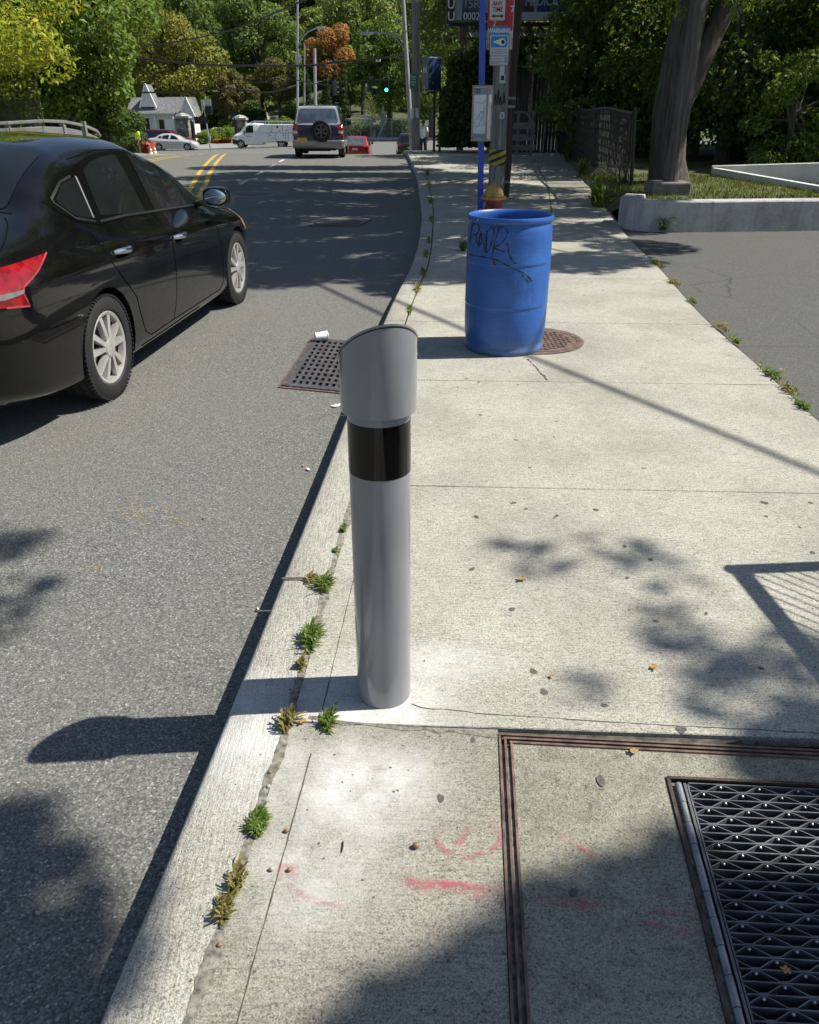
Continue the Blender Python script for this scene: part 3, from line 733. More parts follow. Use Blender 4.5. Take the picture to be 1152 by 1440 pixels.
mb.add([L3(.5, 1.525, -.115), L3(2.3, 1.43, -.115), L3(2.3, 1.43, -.012), L3(.5, 1.525, -.012)], [(0, 1, 2, 3)])
mb.build('pit_shade', M_SHADE_SEAM, hz)  # shallow black lining painting the dark of a deep pit
mb = MB(); mb.bar(L3(hl(-1) - .006, -1, -.014), L3(hl(1.5) - .006, 1.5, -.014), .014, .02); mb.build('packed_grit', M_DIRT, hz)
mb = MB(); ysn = [1.49 - .064 * i for i in range(40)]
for i, y in enumerate(ysn[:-1]):
    y2 = ysn[i + 1] + .002; mb.tube([L3(hl(y) + .004, y, .001), L3(hl(y2) + .004, y2, .001)], .0085 if i % 2 else .0092, 14)
mb.build('hinge', M_STEEL, hz, True)
mb = MB(); mb.bar(L3(hl(-1) + .022, -1, -.014), L3(hl(1.495) + .022, 1.495, -.014), .006, .03); mb.bar(L3(hl(-1) + .031, -1, -.017), L3(hl(1.495) + .031, 1.495, -.017), .004, .028)
pitch, T = .0262, .0495
def gp(u, vv, z): return L3(hl(1.49 - vv) + .034 + u, 1.503 - vv - u * .062, z)
gx1 = 1.2
nrow = 64
rv = MB()
for k in range(nrow):
    vv = .006 + k * pitch
    mb.bar(gp(0, vv, -.016), gp(gx1, vv, -.016), .0030, .030)
    # crimped bar between this bar and the next
    path = []; ph = (k % 2) * T; i = 0; u = -ph - T * .5
    while u < gx1:
        path += [(u + T * .0, vv + .0035), (u + T * .35, vv + .0035), (u + T, vv + pitch - .0035), (u + T * 1.35, vv + pitch - .0035)]
        u += 2 * T
    for a, b in zip(path, path[1:]):
        if b[0] < 0 or a[0] > gx1: continue
        a0 = max(a[0], 0); fa = (a0 - a[0]) / (b[0] - a[0]); va = a[1] + (b[1] - a[1]) * fa
        mb.bar(gp(a0, va, -.017), gp(b[0], b[1], -.016), .0024, .029)
    u = -ph - T * .5
    while u < gx1:
        for uu, v2 in ((u + T * .17, vv + .0048), (u + T * 1.17, vv + pitch + .0016)):
            if 0.01 < uu < gx1:
                q = gp(uu, v2, -.0085); rv.lathe([(.0046, .001), (.0042, -.0016), (.0024, -.0038), (0, -.0044)], 10, c=q, axis='y')
        u += 2 * T
mb.build('grating', mat('grating steel', (0.15, 0.155, 0.165), 0.5, 0.35, 0.25, 18, .1), hz)
tag(rv.build('rivet', mat('polished rivet steel', (.5, .5, .5), .3, .7, .1, 20), hz, True), kind='stuff')
# ================================================================ vehicles
RING = ('zb', 'wb', 'ws', 'zs', 'wm', 'zm', 'wsh', 'zsh', 'wbe', 'zbe', 'wr', 'zr', 'wq', 'zq', 'zt')
def cr_spline(P, n):
    out = []; m = len(P)
    for i in range(m - 1):
        p0 = P[i - 1] if i else P[i] * 2 - P[i + 1]; p1, p2 = P[i], P[i + 1]; p3 = P[i + 2] if i + 2 < m else p2 * 2 - p1
        for k in range(n):
            t = k / n
            out.append(0.5 * ((2 * p1) + (p2 - p0) * t + (2 * p0 - 5 * p1 + 4 * p2 - p3) * t * t + (3 * p1 - p0 - 3 * p2 + p3) * t ** 3) * .55
                       + (p1.lerp(p2, t)) * .45)
    return out + [P[-1]]
class Car:
    def __init__(s, name, label, cat, loc, rotz, table, paint, group=None, ns=90, axles=None, rad=.335, track=.79, tw=.21):
        s.root = thing(name, label, cat, loc, rotz, group); s.paint = paint
        st = [r[0] for r in table]; fs = [pchip(st, [r[i + 1] for r in table]) for i in range(15)]
        S = sorted(set([st[0] + (st[-1] - st[0]) * i / ns for i in range(ns + 1)] + st + [st[0] + .02, st[-1] - .02])); rings_ = []
        for y in S:
            v = dict(zip(RING, [f(y) for f in fs]))
            P = [Vector((0, v['zb'])), Vector((v['wb'] * .96, v['zb'])), Vector((v['ws'], v['zs'])), Vector((v['wm'], v['zm'])), Vector((v['wsh'], v['zsh'])), Vector((v['wbe'], v['zbe'])), Vector((v['wr'], v['zr'])), Vector((v['wq'], v['zq'])), Vector((0, v['zt']))]
            h = [P[0]] + cr_spline(P[1:], 6)
            full = h + [Vector((-q.x, q.y)) for q in h[-2:0:-1]]
            rings_.append([(q.x, y, q.y) for q in full])
        mb = MB(); k = len(rings_[0])
        for r_ in rings_: mb.v += r_
        for i in range(len(S) - 1):
            for j in range(k): mb.f.append((i * k + j, i * k + (j + 1) % k, (i + 1) * k + (j + 1) % k, (i + 1) * k + j))
        mb.f.append(tuple(range(k))); mb.f.append(tuple((len(S) - 1) * k + j for j in range(k)))
        me = mb.mesh('body', True, 50)
        bm = bmesh.new(); bm.from_mesh(me); s.bvh = BVHTree.FromBMesh(bm); bm.free()
        s.body = link('body', me, paint, s.root)
        if axles:
            cm = MB()
            for ax in axles:
                for sg in (-1, 1): cm.lathe([(rad + .035, sg * (track - tw / 2 - .06)), (rad + .045, sg * 1.3)], 40, (0, ax, rad), 'x')
            c = cm.build('cutter', None); c.parent = s.root
            md = s.body.modifiers.new('arch', 'BOOLEAN'); md.operation = 'DIFFERENCE'; md.object = c; md.solver = 'EXACT'
            bpy.context.view_layer.update(); bake(s.body); bpy.data.objects.remove(c)
            s.body.data.polygons.foreach_set('use_smooth', [True] * len(s.body.data.polygons)); s.body.data.set_sharp_from_angle(angle=R(42))
            if not s.body.data.materials: s.body.data.materials.append(paint)
    def hit(s, view, a, b):
        o, d = {'R': (Vector((3, a, b)), Vector((-1, 0, 0))), 'L': (Vector((-3, a, b)), Vector((1, 0, 0))), 'B': (Vector((a, -2, b)), Vector((0, 1, 0))), 'F': (Vector((a, 9, b)), Vector((0, -1, 0))), 'T': (Vector((a, b, 5)), Vector((0, 0, -1)))}[view]
        q, n, i, dist = s.bvh.ray_cast(o, d)
        return (q, n) if q else (None, None)
    def panel(s, name, polys, view, m, off=.003, step=.04, parent=None, smooth=True, thick=0):
        """outline(s) in side / rear / top view laid on the body's own surface"""
        if polys and not hasattr(polys[0][0], '__len__'): polys = [polys]
        bm = bmesh.new()
        for poly in polys:
            bm.faces.new([bm.verts.new((a, b, 0)) for a, b in poly])
        for ax in (0, 1):
            lo = min(v.co[ax] for v in bm.verts); hi = max(v.co[ax] for v in bm.verts); q = lo + step
            while q < hi:
                no = (1, 0, 0) if ax == 0 else (0, 1, 0); co = tuple(q * e for e in no)
                bmesh.ops.bisect_plane(bm, geom=bm.verts[:] + bm.edges[:] + bm.faces[:], plane_co=co, plane_no=no, dist=1e-5); q += step
        bad = []
        for v in bm.verts:
            q, n = s.hit(view, v.co.x, v.co.y)
            if q is None: bad.append(v); continue
            ref = {'R': Vector((1, 0, 0)), 'L': Vector((-1, 0, 0)), 'B': Vector((0, -1, 0)), 'F': Vector((0, 1, 0)), 'T': Vector((0, 0, 1))}[view]
            if n.dot(ref) < 0: n = -n
            v.co = q + n * off
        if bad: bmesh.ops.delete(bm, geom=bad, context='VERTS')
        me = bpy.data.meshes.new(name)
        bmesh.ops.recalc_face_normals(bm, faces=bm.faces); bm.to_mesh(me); bm.free()
        if smooth: me.polygons.foreach_set('use_smooth', [True] * len(me.polygons))
        o = link(name, me, m, parent or s.root)
        if thick:
            sd_ = o.modifiers.new('solid', 'SOLIDIFY'); sd_.thickness = thick; sd_.offset = 0
        return o
    def line(s, name, pts, view, m, wd=.008, off=.002, parent=None, n=8):
        vs = []; fs = []; D = []
        for (a, b), (c, d) in zip(pts, pts[1:]):
            L = max(2, int(math.hypot(c - a, d - b) / .05)); D += [(a + (c - a) * k / L, b + (d - b) * k / L) for k in range(L)]
        D.append(pts[-1]); P = []
        for a, b in D:
            q, nn = s.hit(view, a, b)
            if q is not None: P.append((q, nn))
        for i, (q, nn) in enumerate(P):
            d = P[min(i + 1, len(P) - 1)][0] - P[max(i - 1, 0)][0]; r = d.cross(nn).normalized() * wd / 2
            vs += [q + nn * off - r, q + nn * off + r]
        me = bpy.data.meshes.new(name); me.from_pydata(vs, [], [(2 * i, 2 * i + 1, 2 * i + 3, 2 * i + 2) for i in range(len(P) - 1)])
        return link(name, me, m, parent or s.root)
    def both(s, name, poly, m, **kw):
        s.panel(name, poly, 'R', m, **kw); s.panel(name, poly, 'L', m, **kw)

def rounded(poly, r, n=4):
    out = []; m = len(poly)
    for i in range(m):
        a, b, c = Vector(poly[i - 1]), Vector(poly[i]), Vector(poly[(i + 1) % m])
        d1, d2 = (a - b), (c - b); rr = min(r, d1.length * .45, d2.length * .45); p1 = b + d1.normalized() * rr; p2 = b + d2.normalized() * rr
        for k in range(n + 1):
            t = k / n; q = p1.lerp(b, t).lerp(b.lerp(p2, t), t); out.append((q.x, q.y))
    return out

def wheel(root, x, y, rad, tw, sg, spokes=5, detail=True, rimm=None, rim_r=.69):
    """sg: side the face looks to"""
    t = link('wheel', bpy.data.meshes.new('wheel'), None, root)
    mb = MB(); h = tw / 2; rr = rad * rim_r
    prof = [(rr, -h * .8), (rr + .012, -h * .95), (rad * .86, -h * 1.03), (rad * .965, -h * .86), (rad * .995, -h * .55)]
    if detail:
        for q in (-.5, 0, .5): prof += [(rad, h * (q - .17)), (rad, h * (q - .04)), (rad - .008, h * (q - .03)), (rad - .008, h * (q + .03)), (rad, h * (q + .04)), (rad, h * (q + .17))] if abs(q) < .6 else []
    else: prof += [(rad, 0)]
    prof += [(rad * .995, h * .55), (rad * .965, h * .86), (rad * .86, h * 1.03), (rr + .012, h * .95), (rr, h * .8)]
    mb.lathe([(r, z * sg) for r, z in prof], 64 if detail else 24, (x, y, rad), 'x', cap=False)
    if detail:      # tread blocks on the shoulders
        for k in range(72):
            a = 2 * math.pi * k / 72
            for q in (-.74, .74):
                c = Vector((x + h * q, y + rad * .987 * math.cos(a), rad + rad * .987 * math.sin(a)))
                mb.box(c, (h * .42, .016, .012), Matrix.Rotation(a - math.pi / 2, 3, 'X'))
    mb2 = MB()
    t.data = mb.mesh('wheel', True, 40); t.data.materials.append(M_RUBBER)
    rm = rimm or M_RIM
    mb2.lathe([(rr + .004, sg * h * .84), (rr - .006, sg * h * .90), (rr - .022, sg * h * .84), (rr - .03, sg * h * .5)], 48, (x, y, rad), 'x', cap=False)
    X = lambda f: x + sg * h * f
    for k in range(spokes):
        a = 2 * math.pi * k / spokes + .3
        for da in ((-.20, .20) if detail else (0,)):
            e = Vector((0, math.cos(a + da * 1.35), math.sin(a + da * 1.35))); e0 = Vector((0, math.cos(a + da * .9), math.sin(a + da * .9)))
            tdir = Vector((0, -math.sin(a + da), math.cos(a + da)))
            w0, w1 = (rr * .055, rr * .085) if detail else (rr * .16, rr * .14)
            p = Vector((x, y, rad)); A = p + e0 * rr * .16; B = p + e * (rr - .012)
            f0, f1, bk = sg * h * .92, sg * h * .82, sg * h * .55
            mb2.add([A - tdir * w0 + Vector((f0, 0, 0)), A + tdir * w0 + Vector((f0, 0, 0)), B + tdir * w1 + Vector((f1, 0, 0)), B - tdir * w1 + Vector((f1, 0, 0)),
                     A - tdir * w0 + Vector((bk, 0, 0)), A + tdir * w0 + Vector((bk, 0, 0)), B + tdir * w1 + Vector((bk, 0, 0)), B - tdir * w1 + Vector((bk, 0, 0))],
                    [(0, 1, 2, 3), (4, 5, 1, 0), (5, 6, 2, 1), (6, 7, 3, 2), (7, 4, 0, 3)])
    mb2.lathe([(rr * .26, sg * h * .84), (rr * .25, sg * h * .95), (rr * .18, sg * h * 1.0), (0, sg * h * 1.0)], 24, (x, y, rad), 'x', cap=False)
    mb2.build('rim', rm, t, True, 35)
    mb3 = MB(); mb3.lathe([(rr - .03, sg * h * .45), (0, sg * h * .40)], 32, (x, y, rad), 'x', cap=False)
    mb3.build('spoke_gap_shade', M_BLACK, t)  # black disc painting the shade in the gaps between spokes
    return t

def wheels(root, axles, track, rad, tw, **kw):
    for ax in axles:
        for sg in (-1, 1): wheel(root, sg * track, ax, rad, tw, sg, **kw)

# ---- black sedan
m, t, p, o_ = nodes('black car paint'); M_CARBLACK = m
v = coords(t); fl = N(t, 'ShaderNodeTexVoronoi', i_Scale=900.0); t.links.new(v, fl.inputs['Vector'])
n = noise(t, v, 4, 6, .7)
t.links.new(ramp(t, n, [(.35, (.0022, .0022, .0024)), (.75, (.006, .006, .0062))]), p.inputs['Base Color'])
t.links.new(ramp(t, n, [(.3, .16), (.75, .30)]), p.inputs['Roughness']); p.inputs['Coat Weight'].default_value = 1.0; p.inputs['Coat Roughness'].default_value = .025; p.inputs['Specular IOR Level'].default_value = .08; p.inputs['Coat IOR'].default_value = 1.42
SEDAN = [
 (0.00, .42, .46, .50, .47, .55, .60, .55, .80, .50, .90, .42, .955, .25, .975, .98),
 (0.05, .34, .60, .66, .40, .71, .60, .70, .84, .63, .96, .53, 1.045, .34, 1.07, 1.075),
 (0.22, .25, .72, .80, .33, .845, .60, .835, .865, .765, 1.01, .645, 1.09, .40, 1.11, 1.12),
 (0.50, .21, .78, .86, .27, .895, .60, .885, .875, .80, 1.04, .67, 1.115, .42, 1.135, 1.14),
 (0.80, .19, .80, .88, .24, .91, .60, .90, .875, .81, 1.055, .66, 1.17, .42, 1.195, 1.20),
 (1.10, .18, .80, .885, .22, .915, .60, .905, .875, .812, 1.055, .63, 1.295, .41, 1.37, 1.39),
 (1.50, .17, .80, .885, .21, .915, .60, .905, .87, .812, 1.045, .585, 1.40, .39, 1.487, 1.508),
 (2.00, .17, .80, .885, .21, .915, .60, .905, .86, .812, 1.025, .572, 1.432, .37, 1.516, 1.536),
 (2.40, .17, .80, .885, .21, .915, .60, .905, .85, .813, 1.01, .577, 1.416, .37, 1.50, 1.52),
 (2.70, .17, .80, .885, .21, .915, .60, .903, .84, .815, .99, .60, 1.345, .38, 1.41, 1.428),
 (3.00, .17, .80, .885, .21, .915, .60, .90, .835, .817, .972, .655, 1.24, .41, 1.33, 1.35),
 (3.30, .17, .80, .885, .21, .915, .60, .898, .825, .818, .952, .715, 1.065, .46, 1.17, 1.195),
 (3.60, .18, .80, .883, .22, .913, .60, .895, .81, .81, .92, .70, .985, .46, 1.015, 1.03),
 (4.00, .18, .79, .87, .23, .905, .59, .885, .78, .78, .87, .64, .925, .42, .95, .955),
 (4.30, .19, .74, .83, .25, .87, .56, .845, .72, .71, .81, .56, .855, .38, .875, .88),
 (4.60, .20, .62, .71, .27, .77, .52, .735, .655, .58, .735, .45, .77, .30, .785, .79),
 (4.80, .24, .44, .53, .32, .60, .48, .555, .60, .44, .655, .34, .69, .22, .70, .705),
 (4.86, .34, .30, .36, .38, .40, .47, .38, .54, .32, .58, .25, .60, .15, .605, .61)]
hd = math.atan2(-0.101, 0.995)
AX = (1.13, 3.92)
c_ax = Vector((-2.833, 4.841, -.13)) + Vector((.101, .995, 0)) * .19
org = c_ax - Vector((.101, .995, 0)) * 1.13
car = Car('sedan', 'shiny black four-door sedan waiting in the road at the left edge', 'car', org, hd, SEDAN, M_CARBLACK, axles=AX, rad=.335, track=.79, ns=140)
rt = car.root; rt.rotation_euler[1] = R(1.3); rt.location.z += .018
wheels(rt, AX, .795, .333, .215)
g_rear = [(1.47, 1.085), (1.635, 1.335), (1.80, 1.375), (2.02, 1.397), (2.225, 1.400), (2.20, 1.30), (2.135, 1.035), (1.8, 1.062)]
g_front = [(2.30, 1.03), (2.375, 1.25), (2.41, 1.392), (2.55, 1.375), (2.70, 1.335), (2.88, 1.235), (3.03, 1.09), (3.10, .995), (2.7, 1.012)]
g_quart = [(1.10, 1.205), (1.19, 1.115), (1.36, 1.085), (1.40, 1.10), (1.52, 1.30), (1.45, 1.305), (1.28, 1.28)]
for sd_ in 'RL':
    fr = car.panel('window_trim', [[(1.00, 1.215), (1.05, 1.16), (1.16, 1.085), (1.40, 1.045), (1.8, 1.037), (2.2, 1.016), (2.7, .99), (3.16, .965), (3.20, 1.0), (3.10, 1.10), (2.92, 1.255), (2.72, 1.362), (2.5, 1.41), (2.2, 1.427), (1.85, 1.412), (1.6, 1.372), (1.35, 1.315), (1.1, 1.25)]], sd_, M_TRIMBLK, .0035)
    for nm, g_ in (('window', g_rear), ('window', g_front), ('window', g_quart)): car.panel(nm, rounded(g_, .03), sd_, M_GLASS, .006, parent=None)
    car.line('chrome_strip', [(1.42, 1.058), (1.8, 1.05), (2.2, 1.028), (2.7, 1.003), (3.13, .978)], sd_, M_CHROME, .016, .008)
    car.line('chrome_strip', [(1.44, 1.315), (1.28, 1.292), (1.085, 1.22), (1.075, 1.20), (1.17, 1.105), (1.36, 1.065)], sd_, M_CHROME, .016, .008)
    car.line('chrome_strip', [(1.37, 1.085), (1.50, 1.31)], sd_, M_ALU, .014, .008)
    for sm in ([(2.24, 1.02), (2.31, .80), (2.32, .60), (2.29, .40), (2.22, .255)], [(2.22, .255), (1.78, .25), (1.68, .30), (1.63, .40), (1.575, .56), (1.42, .71), (1.28, .85), (1.22, 1.03)], [(2.22, .255), (3.35, .25), (3.44, .30), (3.45, .5), (3.36, .78), (3.27, .95)], [(.46, .62), (.80, .615)], [(2.8, .22), (1.6, .215)], [(3.3, .955), (3.6, .905), (4.0, .855), (4.3, .80)], [(.13, .97), (.5, 1.09), (.72, 1.16)], [(1.55, 1.405), (2.0, 1.437), (2.4, 1.425), (2.7, 1.375), (3.0, 1.28)]):
        car.line('seam', sm, sd_, M_SHADE_SEAM, .007, .0018)
    sg = 1 if sd_ == 'R' else -1
    for s0, zz in ((1.465, .885), (2.455, .835)):
        q, nn = car.hit(sd_, s0, zz)
        b = MB(); a = [Vector((sg * dx, s0 - .11 + .22 * k / 8, zz + .004 * math.sin(k * .8))) + Vector((q.x, 0, 0)) for k, dx in enumerate((.0, .018, .032, .036, .037, .036, .032, .018, 0))]
        b.tube(a, [.012, .017, .019, .020, .020, .020, .021, .021, .014], 10); hnd = b.build('door_handle', M_CHROME, rt, True)
        hnd.scale = (1, 1, 1)
        car.panel('recess_shade', rounded([(s0 - .08, zz - .045), (s0 + .07, zz - .045), (s0 + .09, zz + .03), (s0 - .09, zz + .03)], .05), sd_, M_SHADE_SEAM, .002)  # flat black patch painting the shade of a hollow behind the handle
    # tail lamp: wraps the rear corner
    tl = car.panel('tail_light', [(.655, .992), (.50, .925), (.34, .872), (.325, .84), (.345, .775), (.20, .795), (.03, .81), (.02, .93), (.20, .975)], sd_, M_REDL, .008, step=.02)
    car.panel('clear_lens', [(.335, .862), (.20, .862), (.03, .868), (.03, .838), (.20, .832), (.325, .842)], sd_, mat('smoked silver lens strip', (.26, .25, .25), .15, .3, .2, 14, coat=.5), .011, step=.02, parent=tl)
    car.line('lens_edge', [(.655, .992), (.50, .925), (.34, .872), (.325, .84), (.345, .775), (.20, .795)], sd_, mat('pink lens edge', (.36, .05, .05), .2, 0, .2, 9), .010, .010, parent=tl)
    car.panel('headlight', rounded([(3.98, .86), (4.25, .80), (4.52, .70), (4.60, .62), (4.42, .60), (4.22, .68)], .03), sd_, M_CLEAR, .006, step=.02)
    car.panel('turn_signal', rounded([(4.06, .825), (4.16, .80), (4.36, .65), (4.32, .625), (4.2, .70)], .02), sd_, M_AMBER, .009, step=.02)
    # wing mirror
    mr = MB(); cx, cy, cz = sg * .985, 3.17, 1.045
    for (n1, n2, f) in ((16, 10, None),):
        vs = []
        for i in range(n2 + 1):
            ph = -math.pi / 2 + math.pi * i / n2
            for k in range(n1):
                a = 2 * math.pi * k / n1; e = lambda c: math.copysign(abs(c) ** .7, c)
                yy = .11 * math.sin(ph)
                yy = max(yy, -.05) 
                vs.append((cx + .115 * e(math.cos(a)) * math.cos(ph) ** .6, cy + yy + .02, cz + .075 * e(math.sin(a)) * max(0, math.cos(ph)) ** .6))
        mr.add(vs, [(i * n1 + k, i * n1 + (k + 1) % n1, (i + 1) * n1 + (k + 1) % n1, (i + 1) * n1 + k) for i in range(n2) for k in range(n1)])
    mr.bar((sg * .82, 3.16, .985), (sg * .92, 3.19, 1.01), .09, .045)
    mo = mr.build('wing_mirror', M_CARBLACK, rt, True, 60)
    gl = MB(); gl.lathe([(1, 0), (.94, -.06), (0, -.10)], 28, (0, 0, 0), 'y'); gl.v = [(cx + a * .094, cy - .031 + b * .02, cz + c_ * .058) for a, b, c_ in gl.v]
    gl.build('mirror_glass', mat('mirror glass', (.78, .80, .82), .02, 1.0, .01, 2), mo, True)
    b = MB(); b.tube([(cx - sg * .06, cy + .135, cz - .005), (cx + sg * .06, cy + .12, cz - .005)], .012, 8); b.build('turn_signal', M_CLEAR, mo, True)
car.panel('rear_window', rounded([(-.56, .80), (.56, .80), (.50, 1.42), (-.50, 1.42)], .06), 'T', M_GLASS, .004, step=.06)
car.panel('windscreen', rounded([(-.60, 3.42), (.60, 3.42), (.48, 2.62), (-.48, 2.62)], .06), 'T', M_GLASS, .004, step=.06)
car.line('seam', [(-.62, .78), (0, .72), (.62, .78)], 'T', M_SHADE_SEAM, .01, .002)
car.panel('boot_garnish', [(-.42, .86), (.42, .86), (.42, .90), (-.42, .90)], 'B', M_CHROME, .006)
car.panel('number_plate', [(-.16, .68), (.16, .68), (.16, .83), (-.16, .83)], 'B', mat('plate', (.7, .55, .12), .5, 0, .05, 5), .01)
mb = MB(); mb.tube([(0, 1.2, 1.40), (0, 1.30, 1.455), (0, 1.36, 1.42)], [.01, .016, .01], 8); mb.build('antenna', M_CARBLACK, rt, True)

# ---- far vehicles: the same loft with other outlines
def paint(name, col, rough=.25, coat=.8): return mat(name, col, rough, 0, .06, 2, .5, coat=coat)
def boxy(L, W, H, belt, hood=None, wind=None, rear_in=.12, bev=.12, tumble=.86):
    """table of stations for an upright estate or truck body; hood=(height, length)"""
    w_ = W / 2; T = []
    def st(y, k, zb, top, belt_, rw): T.append((y, zb, w_ * k * .85, w_ * k * .97, zb + .06, w_ * k, .62 * belt_, w_ * k * .99, belt_ * .92, w_ * k * .97, belt_, rw, top - .07, rw * .7, top - .01, top))
    st(0, .93, .48, belt * 1.02, belt * .96, w_ * .80)
    st(.05, .97, .40, belt * 1.05, belt * .98, w_ * .80)
    st(.08 + rear_in * .3, .985, .32, belt + (H - belt) * .3, belt, w_ * .88)
    st(.10 + rear_in, 1, .28, H * .965, belt, w_ * tumble)
    st(.45 + rear_in, 1, .26, H * .995, belt, w_ * tumble)
    if wind:
        a, b = wind; st((a + .45) / 2 + .1, 1, .25, H, belt, w_ * tumble); st(a, 1, .25, H * .985, belt, w_ * tumble * .99)
        st((a * .4 + b * .6), 1, .25, hood[0] + (H - hood[0]) * .48, belt * .99, w_ * .86); st(b, 1, .25, hood[0] + .03, belt * .97, w_ * .88)
        st(L - .5, .97, .26, hood[0] - .05, belt * .92, w_ * .80); st(L - .12, .88, .28, hood[0] - .16, belt * .84, w_ * .70); st(L, .72, .38, hood[0] - .32, belt * .70, w_ * .55)
    return T
def suv_like(name, label, pos, rotz, T, L, W, H, belt, pcol, lower=None, axles=(0.8, 3.4), rad=.36, group=None):
    c = Car(name, label, 'car', pos, rotz, T, pcol, group, ns=50, axles=axles, rad=rad, track=W / 2 - .13, tw=.24)
    wheels(c.root, axles, W / 2 - .12, rad, .23, spokes=5, detail=False); return c

# dark blue 4x4 with a spare wheel on its tailgate
q = spot(449, 31.2); q.z = zroad(q.x, q.y)
T = boxy(4.5, 1.84, 1.74, 1.05, (1.08, 1.1), (2.9, 3.5), .16, tumble=.80)
M_SUVB = paint('dark blue car paint', (.008, .014, .055)); M_SILV = mat('silver bumper', (.27, .27, .275), .4, .4, .08, 3)
sv = suv_like('sport_utility_car', 'dark blue four-wheel-drive car with a spare wheel on its tailgate', q, R(1.5), T, 4.5, 1.84, 1.74, 1.05, M_SUVB, axles=(.78, 3.4))
sv.panel('rear_bumper', rounded([(-.92, .36), (.92, .36), (.93, .60), (-.93, .60)], .06), 'B', M_SILV, .03, thick=.05)
sv.both('rear_bumper', rounded([(.01, .38), (.42, .38), (.42, .60), (.01, .60)], .03), M_SILV, off=.012)
M_SILVBODY = mat('bright tailgate paint', (.50, .50, .48), .25, .2, .05, 3, coat=.6)
sv.panel('tailgate_frame', rounded([(-.82, 1.10), (.82, 1.10), (.69, 1.68), (-.69, 1.68)], .08), 'B', M_SILVBODY, .010)
sv.panel('rear_window', rounded([(-.74, 1.15), (.74, 1.15), (.63, 1.61), (-.63, 1.61)], .08), 'B', mat('bright reflecting glass', (.28, .30, .32), .06, .75, .25, 2.2), .018)
for s_ in (-1, 1):
    tl = sv.panel('tail_light', rounded([(s_ * .70, .74), (s_ * .905, .74), (s_ * .89, 1.12), (s_ * .72, 1.12)], .04), 'B', M_REDL, .02)
    sv.panel('reversing_light', rounded([(s_ * .72, .82), (s_ * .88, .82), (s_ * .87, .91), (s_ * .73, .91)], .03), 'B', M_CLEAR, .026, parent=tl)
    mb = MB(); mb.box((s_ * 1.0, 2.95, 1.12), (.17, .10, .16)); mb.build('wing_mirror', M_BLACK, sv.root, bevel=.03)
    mb = MB(); mb.tube([(s_ * .62, .5, 1.79), (s_ * .62, 2.6, 1.80)], .022, 8)
    for yy in (.5, 1.5, 2.6): mb.tube([(s_ * .62, yy, 1.69), (s_ * .62, yy, 1.79)], .022, 6)
    mb.build('roof_rail', M_BLACK, sv.root, True)
sv.both('window', [[(.35, 1.12), (1.1, 1.12), (1.1, 1.56), (.45, 1.56)], [(1.2, 1.12), (2.0, 1.12), (2.0, 1.58), (1.2, 1.57)], [(2.1, 1.12), (3.15, 1.12), (2.75, 1.54), (2.1, 1.57)]], M_GLASS, off=.008)
sp_ = link('spare_wheel', bpy.data.meshes.new('x'), None, sv.root); mb = MB()
mb.lathe([(.0, .02), (.31, .02), (.345, -.02), (.36, -.08), (.36, -.17), (.335, -.215), (.255, -.22), (.24, -.19)], 40, (.13, -.02, .90), 'y', cap=False); sp_.data = mb.mesh('spare_wheel', True, 40); sp_.data.materials.append(M_RUBBER)
mb = MB(); mb.lathe([(.245, -.19), (.235, -.21), (.20, -.20), (.19, -.15)], 40, (.13, -.02, .90), 'y', cap=False); mb.lathe([(.075, -.15), (.07, -.20), (0, -.20)], 20, (.13, -.02, .90), 'y', cap=False)
for k in range(6):
    a = k * math.pi / 3 + .5; d = Vector((math.cos(a), 0, math.sin(a))); mb.bar(Vector((.13, -.20, .90)) + d * .06, Vector((.13, -.20, .90)) + d * .22, .075, .04, (0, 1, 0))
mb.build('rim', mat('dull grey rim', (.10, .10, .105), .4, .6, .1, 5), sp_, True)
pl = sv.panel('number_plate', [(-.74, .53), (-.40, .53), (-.40, .69), (-.74, .69)], 'B', mat('orange plate', (.62, .36, .05), .5, 0, .05, 6), .075)
mb = MB(); mb.box((0, .35, .30), (1.2, .12, .10)); mb.tube([(-.4, .3, .3), (.4, .3, .3)], .07, 8); mb.build('undercarriage', M_BLACK, sv.root)

# red car, its wheels hidden by the brow of the road
def hatch_table(L, W, H): return boxy(L, W, H, .92, (.95, 1.1), (2.2, 3.05), .45, tumble=.76)
q = spot(500, 53)
rc = suv_like('hatchback', 'red car driving away just beyond the brow of the road', q, R(0), hatch_table(4.3, 1.76, 1.46), 4.3, 1.76, 1.46, .92, paint('red car paint', (.30, .012, .016)), axles=(.8, 3.4), rad=.31)
rc.panel('rear_window', rounded([(-.62, .98), (.62, .98), (.54, 1.36), (-.54, 1.36)], .08), 'B', mat('pale reflecting glass', (.22, .24, .26), .06, .6, .2, 3), .012)
for s_ in (-1, 1):
    rc.panel('tail_light', rounded([(s_ * .58, .70), (s_ * .84, .72), (s_ * .80, .95), (s_ * .62, .92)], .04), 'B', M_REDL, .012)
    mb = MB(); mb.box((s_ * .95, 2.5, 1.0), (.16, .1, .13)); mb.build('wing_mirror', M_BLACK, rc.root, bevel=.03)
rc.panel('number_plate', [(-.17, .70), (.17, .70), (.17, .82), (-.17, .82)], 'B', mat('pale plate', (.6, .55, .4), .5, 0, .05, 6), .012)
rc.both('window', [[(.75, .98), (1.5, .98), (1.5, 1.34), (1.0, 1.34)], [(1.58, .98), (2.75, .98), (2.2, 1.34), (1.58, 1.35)]], M_GLASS, off=.008)
